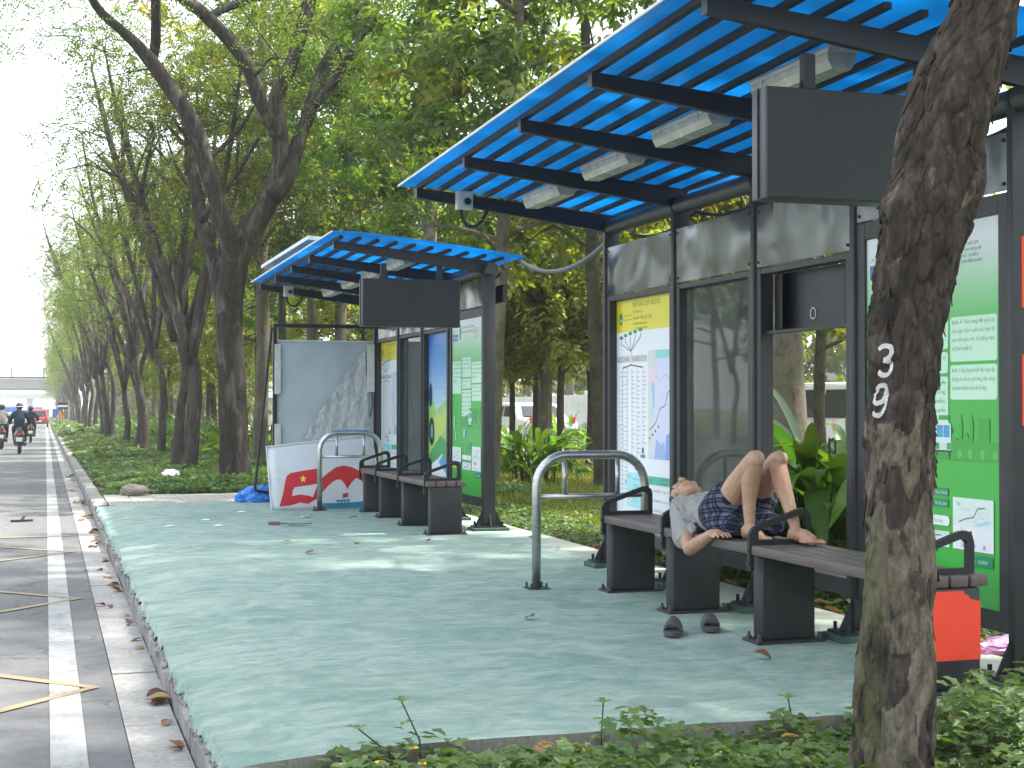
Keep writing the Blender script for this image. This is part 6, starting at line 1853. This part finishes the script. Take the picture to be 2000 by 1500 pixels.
for q in range(34):
    spots.append((4.27 + abs(r2.gauss(0, .16)), r2.uniform(5.1, 13), .0 + r2.uniform(-.03, .03), r2.uniform(.08, .14), 'dry leaf lying along the back edge of the platform', 'dry leaves behind the platform'))
for q in range(16):
    spots.append((r2.uniform(1.6, 4.4), r2.uniform(4.3, 5.0), r2.uniform(-.06, .02), r2.uniform(.07, .11), 'dry leaf caught in the near ground cover', 'dry leaves in the near ground cover'))
for (x, y, z, s, lab, grp) in spots:
    o = bpy.data.objects.new('fallen_leaf', dl[r2.randrange(7)]); COL.objects.link(o)
    o.location = (x, y, z); o.scale = (s, s, s); o.rotation_euler = (r2.uniform(-.3, .3), r2.uniform(-.3, .3), r2.uniform(0, 6.28))
    tag(o, lab, 'leaf', grp)
# ================================================================== traffic and far things
M['tyre'] = simple('tyre_rubber', (.012, .012, .013), .8)
M['scoot'] = simple('bronze_black_fairing', (.045, .040, .036), .3, 0, .1, 4)
M['scoot2'] = simple('black_fairing', (.015, .016, .018), .3, 0, .1, 4)
M['navy'] = mat_cloth('navy_jacket', (.025, .036, .060), .6, 8)
M['beige'] = mat_cloth('beige_jacket', (.36, .33, .28), .6, 8)
M['trouser'] = mat_cloth('dark_trousers', (.018, .018, .022), .5, 8)
M['helmetd'] = simple('dark_helmet', (.02, .022, .03), .25)
M['plate'] = simple('white_number_plate', (.70, .71, .70), .4, 0, .04)
M['redlens'] = simple('red_tail_lens', (.45, .015, .012), .2)
M['chrome'] = simple('chrome', (.55, .55, .55), .2, .9)
M['shoe'] = simple('pale_shoe', (.55, .55, .52), .6)
def scooter(label, loc, body, light=False):
    t = thing('motor_scooter', label, 'scooter', loc)
    for (y, nm) in ((0, 'wheel'), (1.24, 'wheel')):
        w = MB(); pts = [(0, y + .20 * math.cos(a), .255 + .20 * math.sin(a)) for a in np.linspace(0, 6.283, 24, endpoint=False)]
        o = empty(nm, parent=t)
        w.tube(pts, .055, 8, closed=True).build('tyre', M['tyre'], o, True)
        MB().tube([(-.03, y, .255), (.03, y, .255)], .15, 16).build('rim', M['bolt'], o)
    b = MB(); chain(b, [(0, -.16, .74), (0, .15, .70), (0, .42, .60)], [.085, .15, .15]); b.ell((0, -.02, .62), (.165, .24, .14)); b.ell((0, .25, .5), (.17, .3, .14))
    mesh_obj('tail_fairing', blob(b, .02, 3, 'tail_fairing'), body, t)
    b = MB(); chain(b, [(0, .02, .80), (0, .60, .77)], [.115, .12]); mesh_obj('saddle', blob(b, .02, 2, 'saddle'), M['scoot2'], t)
    MB().box((-.17, .42, .28), (.17, 1.0, .36)).build('footboard', M['scoot2'], t)
    b = MB(); b.prism([(-.21, .98, .34), (.21, .98, .34), (.24, 1.02, .70), (.14, .96, .95), (-.14, .96, .95), (-.24, 1.02, .70)], (0, .06, .02)); b.build('leg_shield', body, t)
    MB().prism([(-.05, -.10, .40), (.05, -.10, .40), (.055, -.26, .26), (-.055, -.26, .26)], (0, -.01, .02)).build('mudguard', M['scoot2'], t)
    MB().bbox((-.095, -.262, .43), (.095, -.254, .57), .003).build('number_plate', M['plate'], t)
    MB().bbox((-.11, -.235, .66), (.11, -.20, .72), .01).build('tail_light', M['redlens'], t)
    for s in (-1, 1): MB().ell((s * .14, -.19, .68), (.035, .03, .025), 0, 8, 6).build('indicator', M['flower_orange'], t)
    MB().tube([(.16, .35, .30), (.17, .0, .33), (.18, -.22, .38)], [.035, .055, .060], 12).build('muffler', M['bolt'], t, True)
    MB().tube([(-.34, .86, 1.00), (-.2, .93, 1.02), (0, .96, 1.02), (.2, .93, 1.02), (.34, .86, 1.00)], .017, 8).build('handlebar', M['scoot2'], t, True)
    for s in (-1, 1):
        m_ = MB().tube([(s * .27, .90, 1.02), (s * .33, .92, 1.18)], .008, 6).build('mirror_stem', M['scoot2'], t); MB().ell((s * .35, .92, 1.23), (.06, .012, .045), 0, 12, 7).build('mirror', M['scoot2'], m_)
    MB().tube([(0, 1.24, .255), (0, 1.12, .62), (0, 1.0, .98)], [.03, .035, .03], 8).build('fork', M['bolt'], t)
    return t
def rider(label, loc, jacket, helmet_mat, band):
    t = thing('person', label, 'person', loc)
    b = MB()
    b.ell((0, .22, .95), (.17, .14, .13)); chain(b, [(0, .22, .95), (0, .20, 1.15), (0, .23, 1.34)], [.15, .165, .15]); chain(b, [(-.15, .23, 1.34), (.15, .23, 1.34)], [.085, .085])
    for s in (-1, 1):
        chain(b, [(s * .17, .23, 1.33), (s * .30, .42, 1.14), (s * .30, .72, 1.05), (s * .31, .84, 1.01)], [.072, .058, .048, .035])
        chain(b, [(s * .10, .24, .92), (s * .18, .58, .86), (s * .17, .66, .60), (s * .16, .62, .42)], [.10, .082, .062, .045]); chain(b, [(s * .16, .60, .40), (s * .17, .78, .39)], [.045, .04])
        b.ell((s * .31, .87, 1.015), (.035, .05, .035))
    chain(b, [(0, .23, 1.40), (0, .24, 1.50)], [.055, .055]); b.ell((0, .26, 1.575), (.075, .09, .105))
    mesh_obj('body', blob(b, .018, 3, 'body'), M['trouser'], t)
    b = MB(); b.ell((0, .22, 1.0), (.185, .15, .10)); chain(b, [(0, .22, 1.0), (0, .20, 1.15), (0, .23, 1.34)], [.165, .185, .165]); chain(b, [(-.16, .23, 1.34), (.16, .23, 1.34)], [.098, .098]); chain(b, [(0, .23, 1.36), (0, .235, 1.46)], [.09, .07])
    for s in (-1, 1): chain(b, [(s * .17, .23, 1.33), (s * .31, .42, 1.14), (s * .305, .74, 1.05)], [.085, .07, .055])
    mesh_obj('jacket', blob(b, .018, 3, 'jacket'), jacket, t)
    b = MB(); b.ell((0, .255, 1.60), (.122, .14, .125)); hm = mesh_obj('helmet', blob(b, .016, 2, 'helmet'), helmet_mat, t)
    if band: MB().tube([(.122 * math.cos(a), .255 + .140 * math.sin(a), 1.585) for a in np.linspace(0, 6.283, 24, endpoint=False)], .014, 6, closed=True).build('reflective_band', M['plate'], hm, True)
    for s in (-1, 1): MB().ell((s * .17, .70, .385), (.05, .13, .045), 0, 10, 7).build('shoe', M['shoe'], t)
    return t
def on_road(u, t):
    x, y = at_ut(u, t); return (x, y, ROADZ + gz(y) + .0)
k_ = .93
def pair(u, t, lab1, lab2, body, jacket, hm, band):
    l = on_road(u, t)
    for o in (scooter(lab1, l, body), rider(lab2, l, jacket, hm, band)): o.scale = (k_, k_, k_)
pair(38, 45.6, 'dark scooter with white number plate under the rider in navy', 'rider in navy jacket and banded dark helmet seen from behind', M['scoot'], M['navy'], M['helmetd'], True)
pair(3, 52.0, 'black scooter under the rider in the beige jacket', 'rider in beige jacket and black helmet seen from behind', M['scoot2'], M['beige'], M['helmetd'], False)
pair(60, 64.0, 'black scooter partly hidden ahead of the rider in navy', 'rider in dark clothes partly hidden ahead of the rider in navy', M['scoot2'], M['trouser'], M['helmetd'], False)
# cars
M['carwhite'] = simple('white_car_paint', (.62, .63, .64), .2, 0, .04, 3)
M['carred'] = simple('red_car_paint', (.42, .03, .028), .22, 0, .06, 3)
M['carsilver'] = simple('silver_car_paint', (.34, .35, .36), .25, .3, .05, 3)
M['carglass'] = simple('dark_car_glass', (.02, .024, .028), .08, 0, .1, 3)
def car(label, loc, rz, paint, kind='van', group=None):
    t = thing('parked_car' if group else 'car', label, 'car', loc, rz, group)
    L_, W_, H = (4.4, 1.75, 1.75) if kind == 'van' else (4.2, 1.72, 1.46)
    if kind == 'van': side = [(-2.15, .35), (-2.2, .85), (-2.05, 1.0), (-1.95, 1.65), (-1.7, 1.75), (.75, 1.75), (1.35, 1.08), (2.1, .92), (2.18, .6), (2.12, .35)]
    else: side = [(-2.08, .35), (-2.1, .80), (-1.95, .95), (-1.35, 1.0), (-.85, 1.42), (.35, 1.46), (1.05, 1.0), (1.95, .82), (2.08, .55), (2.05, .35)]
    bm = bmesh.new(); n = len(side); rows = []
    for f, inset in ((-1, .0), (-.86, .0), (.86, .0), (1, .0)):
        row = []
        for x, z in side:
            tum = max(0, (z - .95)) * .24
            w = W_ / 2 * f; w = math.copysign(abs(w) - (tum if abs(f) > .9 else tum * .9), f); row.append(bm.verts.new((x * (1 if abs(f) < .9 else .985), w, z * (1 if abs(f) < .9 else .985))))
        rows.append(row)
    for a, b in zip(rows[:-1], rows[1:]):
        for i in range(n): bm.faces.new((a[i], a[(i + 1) % n], b[(i + 1) % n], b[i]))
    bm.faces.new(rows[0][::-1]); bm.faces.new(rows[-1])
    bmesh.ops.recalc_face_normals(bm, faces=bm.faces[:])
    bmesh.ops.bevel(bm, geom=bm.edges[:], offset=.03, segments=2, affect='EDGES')
    me = bpy.data.meshes.new('body'); bm.to_mesh(me); bm.free(); mesh_obj('body', me, paint, t); me.polygons.foreach_set('use_smooth', [True] * len(me.polygons)); me.set_sharp_from_angle(angle=R(35))
    z0, z1 = 1.02, (1.60 if kind == 'van' else 1.34)
    ws = ((-1.75, -.85), (-.78, .10), (.17, .85)) if kind == 'van' else ((-.80, -.12), (-.05, .55))
    for s in (-1, 1):
        for a, b in ws:
            yb, yt = s * (W_ / 2 + .004 - .02), s * (W_ / 2 - (z1 - .95) * .24 + .004)
            MB().add([(a, yb, z0), (b + (.28 if b > .5 else 0), yb, z0), (b, yt, z1), (a, yt, z1)], [(0, 1, 2, 3)]).build('side_window', M['carglass'], t)
        for x in (-1.35, 1.3):
            w = empty('wheel', parent=t)
            MB().tube([(x, s * (W_ / 2 - .19), .31), (x, s * (W_ / 2 + .005), .31)], .31, 18).build('tyre', M['tyre'], w, angle=40); MB().tube([(x, s * (W_ / 2 + .006), .31), (x, s * (W_ / 2 + .014), .31)], .19, 14).build('rim', M['bolt'], w)
        MB().bbox((2.06 if kind == 'van' else 1.98, s * .5 - .17, .66), (2.16 if kind == 'van' else 2.06, s * .5 + .17, .78), .02).build('headlight', M['plate'], t)
        MB().bbox((-2.235 if kind == 'van' else -2.13, s * .66 - .1, .82), (-2.10 if kind == 'van' else -2.02, s * .66 + .1, 1.02), .02).build('tail_light', M['redlens'], t)
    xr = -2.06 if kind == 'van' else -1.2
    MB().add([(xr - (.03 if kind == 'van' else .22), -.66, 1.04), (xr - (.03 if kind == 'van' else .22), .66, 1.04), (xr + .06 + (0 if kind == 'van' else .22), .58, 1.55 if kind == 'van' else 1.36), (xr + .06 + (0 if kind == 'van' else .22), -.58, 1.55 if kind == 'van' else 1.36)], [(0, 1, 2, 3)]).build('rear_window', M['carglass'], t)
    MB().bbox((-2.24, -.25, .55), (-2.20, .25, .67), .004).build('number_plate', M['plate'], t)
    MB().bbox((-2.25, -.8, .36), (-2.15, .8, .52), .02).build('rear_bumper', M['scoot2'], t)
    return t
l = on_road(76, 142); car('red car driving away on the road beyond the riders', l, R(90), M['carred'], 'van')
l = on_road(30, 165); car('white car driving away far down the road', l, R(90), M['carwhite'], 'sedan')
l = on_road(96, 190); car('silver car driving away under the footbridge', (-.9, l[1], l[2]), R(90), M['carsilver'], 'sedan')
for u, t_, kd, pt, lab in ((1600, 31.5, 'van', 'carwhite', 'white van parked beyond the lawn, seen through the open shelter bay'), (1400, 37, 'van', 'carwhite', 'white van parked beyond the lawn, seen through the dusty glass'), (1010, 47, 'sedan', 'carwhite', 'white sedan parked beyond the lawn past the round heliconia bush'), (1235, 41, 'sedan', 'carwhite', 'white sedan parked beyond the lawn behind the route map panel')):
    x, y = at_ut(u, t_); car(lab, (x + .3, y, gz(y) - .08), R(95), M[pt], kd, 'cars parked beyond the lawn')
# parasol
x, y = at_ut(1117, 66)
t = thing('parasol', 'orange-red parasol standing beyond the lawn by the parked cars', 'parasol', (x, y, gz(y) - .1))
b = MB(); n = 8
vs = [(0, 0, 2.05)] + [(1.15 * math.cos(q * .785), 1.15 * math.sin(q * .785), 1.62) for q in range(n)] + [(1.15 * math.cos(q * .785), 1.15 * math.sin(q * .785), 1.50) for q in range(n)]
b.add(vs, [(0, 1 + q, 1 + (q + 1) % n) for q in range(n)] + [(1 + q, 1 + (q + 1) % n, 9 + (q + 1) % n, 9 + q) for q in range(n)]); b.build('canopy', simple('faded_orange_canvas', (.58, .12, .045), .8), t)
MB().cyl((0, 0, 0), (0, 0, 2.0), .025, 8).build('pole', M['bolt'], t)
# white fence, shed and long pale hall beyond the lawn
M['fencewhite'] = simple('white_fence_paint', (.62, .64, .63), .6, 0, .12, 1.0)
M['teal'] = simple('teal_roof', (.10, .36, .36), .6)
M['hall'] = mat_concrete('pale_hall_wall', (.42, .43, .42), (.60, .61, .60), .5)
fx = 18.6
t = thing('fence', 'white slatted fence beyond the park trees', 'fence', (fx, 80, gz(80)))
pm_ = MB()
for q in range(12): pm_.box((-.02, q * .25, .12), (.02, q * .25 + .15, 1.75))
pm_.box((.02, 0, .35), (.05, 2.95, .43)).box((.02, 0, 1.4), (.05, 2.95, 1.48))
pmm = pm_.mesh('slat_panel'); pmm.materials.append(M['fencewhite'])
pst = MB().bbox((-.05, -.05, 0), (.05, .05, 1.9), .01).mesh('post'); pst.materials.append(M['fencewhite'])
for q in range(52):
    y = 44 + q * 3.05
    for nm, me_, off in (('slat_panel', pmm, .07), ('post', pst, 0)):
        o = bpy.data.objects.new(nm, me_); COL.objects.link(o); o.parent = t; o.location = (0, y + off - 80, gz(y) - gz(80) - .05)
def house(name, label, x0, x1, y0, y1, h, roof_mat, nwin, cat='building'):
    t = thing(name, label, cat, ((x0 + x1) / 2, (y0 + y1) / 2, gz(y0) - .2)); cx, cy = t.location.x, t.location.y
    MB().box((x0 - cx, y0 - cy, 0), (x1 - cx, y1 - cy, h)).build('wall', M['hall'], t)
    MB().prism([(x0 - cx - .5, y0 - cy - .3, h), ((x0 + x1) / 2 - cx, y0 - cy - .3, h + 1.0), (x1 - cx + .5, y0 - cy - .3, h)], (0, y1 - y0 + .6, 0)).build('roof', roof_mat, t)
    st = (y1 - y0) / nwin
    for q in range(nwin):
        y = y0 - cy + st * (q + .3); w = MB().box((x0 - cx - .05, y, h * .35), (x0 - cx + .02, y + st * .45, h * .72)).build('window', M['rim'], t)
        MB().box((x0 - cx - .06, y + .08, h * .35 + .08), (x0 - cx - .051, y + st * .45 - .08, h * .72 - .08)).build('pane', M['carglass'], w)
    return t
house('shed', 'low shed with teal roof behind the white fence', 21, 26, 95, 150, 2.4, M['teal'], 8)
house('hall', 'long pale hall behind the parked cars', 44, 52, 26, 78, 4.2, M['fencewhite'], 9)
# footbridge over the road
M['bridge'] = mat_concrete('bridge_concrete', (.24, .235, .225), (.34, .335, .325), .4)
by = 236; zb = 2.95
t = thing('footbridge', 'pale concrete footbridge with railing crossing the road far away', 'bridge', (-18, by, zb)); 
MB().bbox((-34, -1.8, 0), (23, 1.8, 1.75), .25).build('deck', M['bridge'], t)
MB().box((-34, -1.95, 1.75), (23, -1.75, 2.05)).build('planter', simple('bridge_planter_plants', (.06, .07, .05), .9, 0, .5, 2), t)
MB().box((-34, -1.9, 3.30), (23, -1.8, 3.42)).build('handrail', M['steel2'], t)
for q in range(13): MB().box((-33 + q * 4.6, -1.92, 2.05), (-32.75 + q * 4.6, -1.78, 3.30)).build('rail_post', M['bridge'], t)
for x in (-22, 21.5): MB().bbox((x - .6, -.7, -7), (x + .6, .7, 0), .1).build('pier', M['bridge'], t)
by2 = 520
t = thing('overpass', 'faint second overpass beyond the footbridge', 'bridge', (-20, by2, 2.2)); MB().bbox((-90, -4, 0), (40, 4, 1.8), .2).build('deck', M['bridge'], t)
MB().bbox((14, -1, -7), (16, 1, 0), .1).build('pier', M['bridge'], t); MB().bbox((-60, -1, -7), (-58, 1, 0), .1).build('pier', M['bridge'], t)
# row of blue boards over the road, blue sign, warning sign
M['bluesign'] = simple('blue_sign_face', (.03, .13, .50), .4, 0, .08)
gy = 200
t = thing('sign_gantry', 'gantry carrying a row of blue boards over the road', 'gantry', (-12, gy, gz(gy) + ROADZ))
MB().box((-14, -.1, 1.60), (12.2, .1, 1.75)).build('beam', M['steel2'], t)
for q in range(9): MB().bbox((-13.4 + q * 2.9, -.16, 1.15), (-11.6 + q * 2.9, -.101, 2.15), .02).build('board', M['bluesign'], t)
for x in (-14, 12.3): MB().cyl((x, 0, 0), (x, 0, 1.9), .1, 10).build('leg', M['steel2'], t)
x, y = at_ut(98, 112)
t = thing('road_sign', 'blue square road sign on a post at the far kerb', 'sign', (x + .45, y, gz(y) - .1)); MB().cyl((0, 0, 0), (0, 0, 1.55), .03, 8).build('post', M['bolt'], t); MB().bbox((-.28, -.05, .85), (.28, -.031, 1.55), .02).build('sign_face', M['bluesign'], t)
x, y = at_ut(117, 88)
t = thing('road_sign', 'orange warning triangle sign on a post in the verge', 'sign', (x, y, gz(y) - .1)); MB().cyl((0, 0, 0), (0, 0, 1.5), .03, 8).build('post', M['bolt'], t)
MB().prism([(-.24, -.05, .95), (.24, -.05, .95), (0, -.05, 1.37)], (0, .018, 0)).build('sign_face', simple('orange_sign', (.75, .24, .03), .4), t)
x, y = at_ut(122, 90)
t = thing('road_sign', 'black and white striped chevron board above the orange triangle', 'sign', (x, y, gz(y) - .1)); MB().cyl((0, 0, 0), (0, 0, 1.9), .03, 8).build('post', M['bolt'], t)
for q in range(3): MB().box((-.30, -.05, 1.45 + q * .13), (.30, -.031, 1.575 + q * .13)).build('stripe', M['black'] if q != 1 else M['plate'], t)
# median shrubs on the far left and overhead wires
r = np.random.default_rng(61); n = 60
C = [Vector((r.uniform(-16, -9), r.uniform(215, 480), 0)) for _ in range(n)]
C = [Vector((c.x, c.y, gz(c.y) + r.uniform(.2, 2.2))) for c in C]
lv = broad_leaves(r, C, 2.4, 14, 6, .8, .5, 'diamond'); tag(mesh_obj('median_shrubs', np_mesh('median_shrubs', lv[0], lv[1], {'rnd': lv[2]}), M['leaf_row']), 'blurred green shrubs on the far median', 'shrubs', kind='stuff')
for (v0, v1) in ((386, 400), (408, 418), (440, 451), (459, 469), (496, 506), (512, 522)):
    a, b = px(-140, v0 - 12, 78), px(330, v1 + 34, 95)
    tag(MB().tube(catenary(a, b, .5, 10), .016, 5).build('overhead_wire', M['black']), 'thin overhead wire crossing the pale sky beside the tree row', 'wire', 'overhead wires in the sky')
# ================================================================== hazy air
hz = MB().box((-300, -30, -8), (300, 640, 16)).build('haze', None); tag(hz, 'thin pale haze filling the air over the street', 'haze', kind='stuff')
hm_ = bpy.data.materials.new('haze_air'); hm_.use_nodes = True; nt = hm_.node_tree; nt.nodes.clear()
o_ = nt.nodes.new('ShaderNodeOutputMaterial'); pv_ = nt.nodes.new('ShaderNodeVolumePrincipled')
pv_.inputs['Color'].default_value = (.93, .95, .97, 1); pv_.inputs['Density'].default_value = .0007; pv_.inputs['Anisotropy'].default_value = .2
nt.links.new(pv_.outputs['Volume'], o_.inputs['Volume']); hz.data.materials.append(hm_)
SC.cycles.volume_bounces = 1
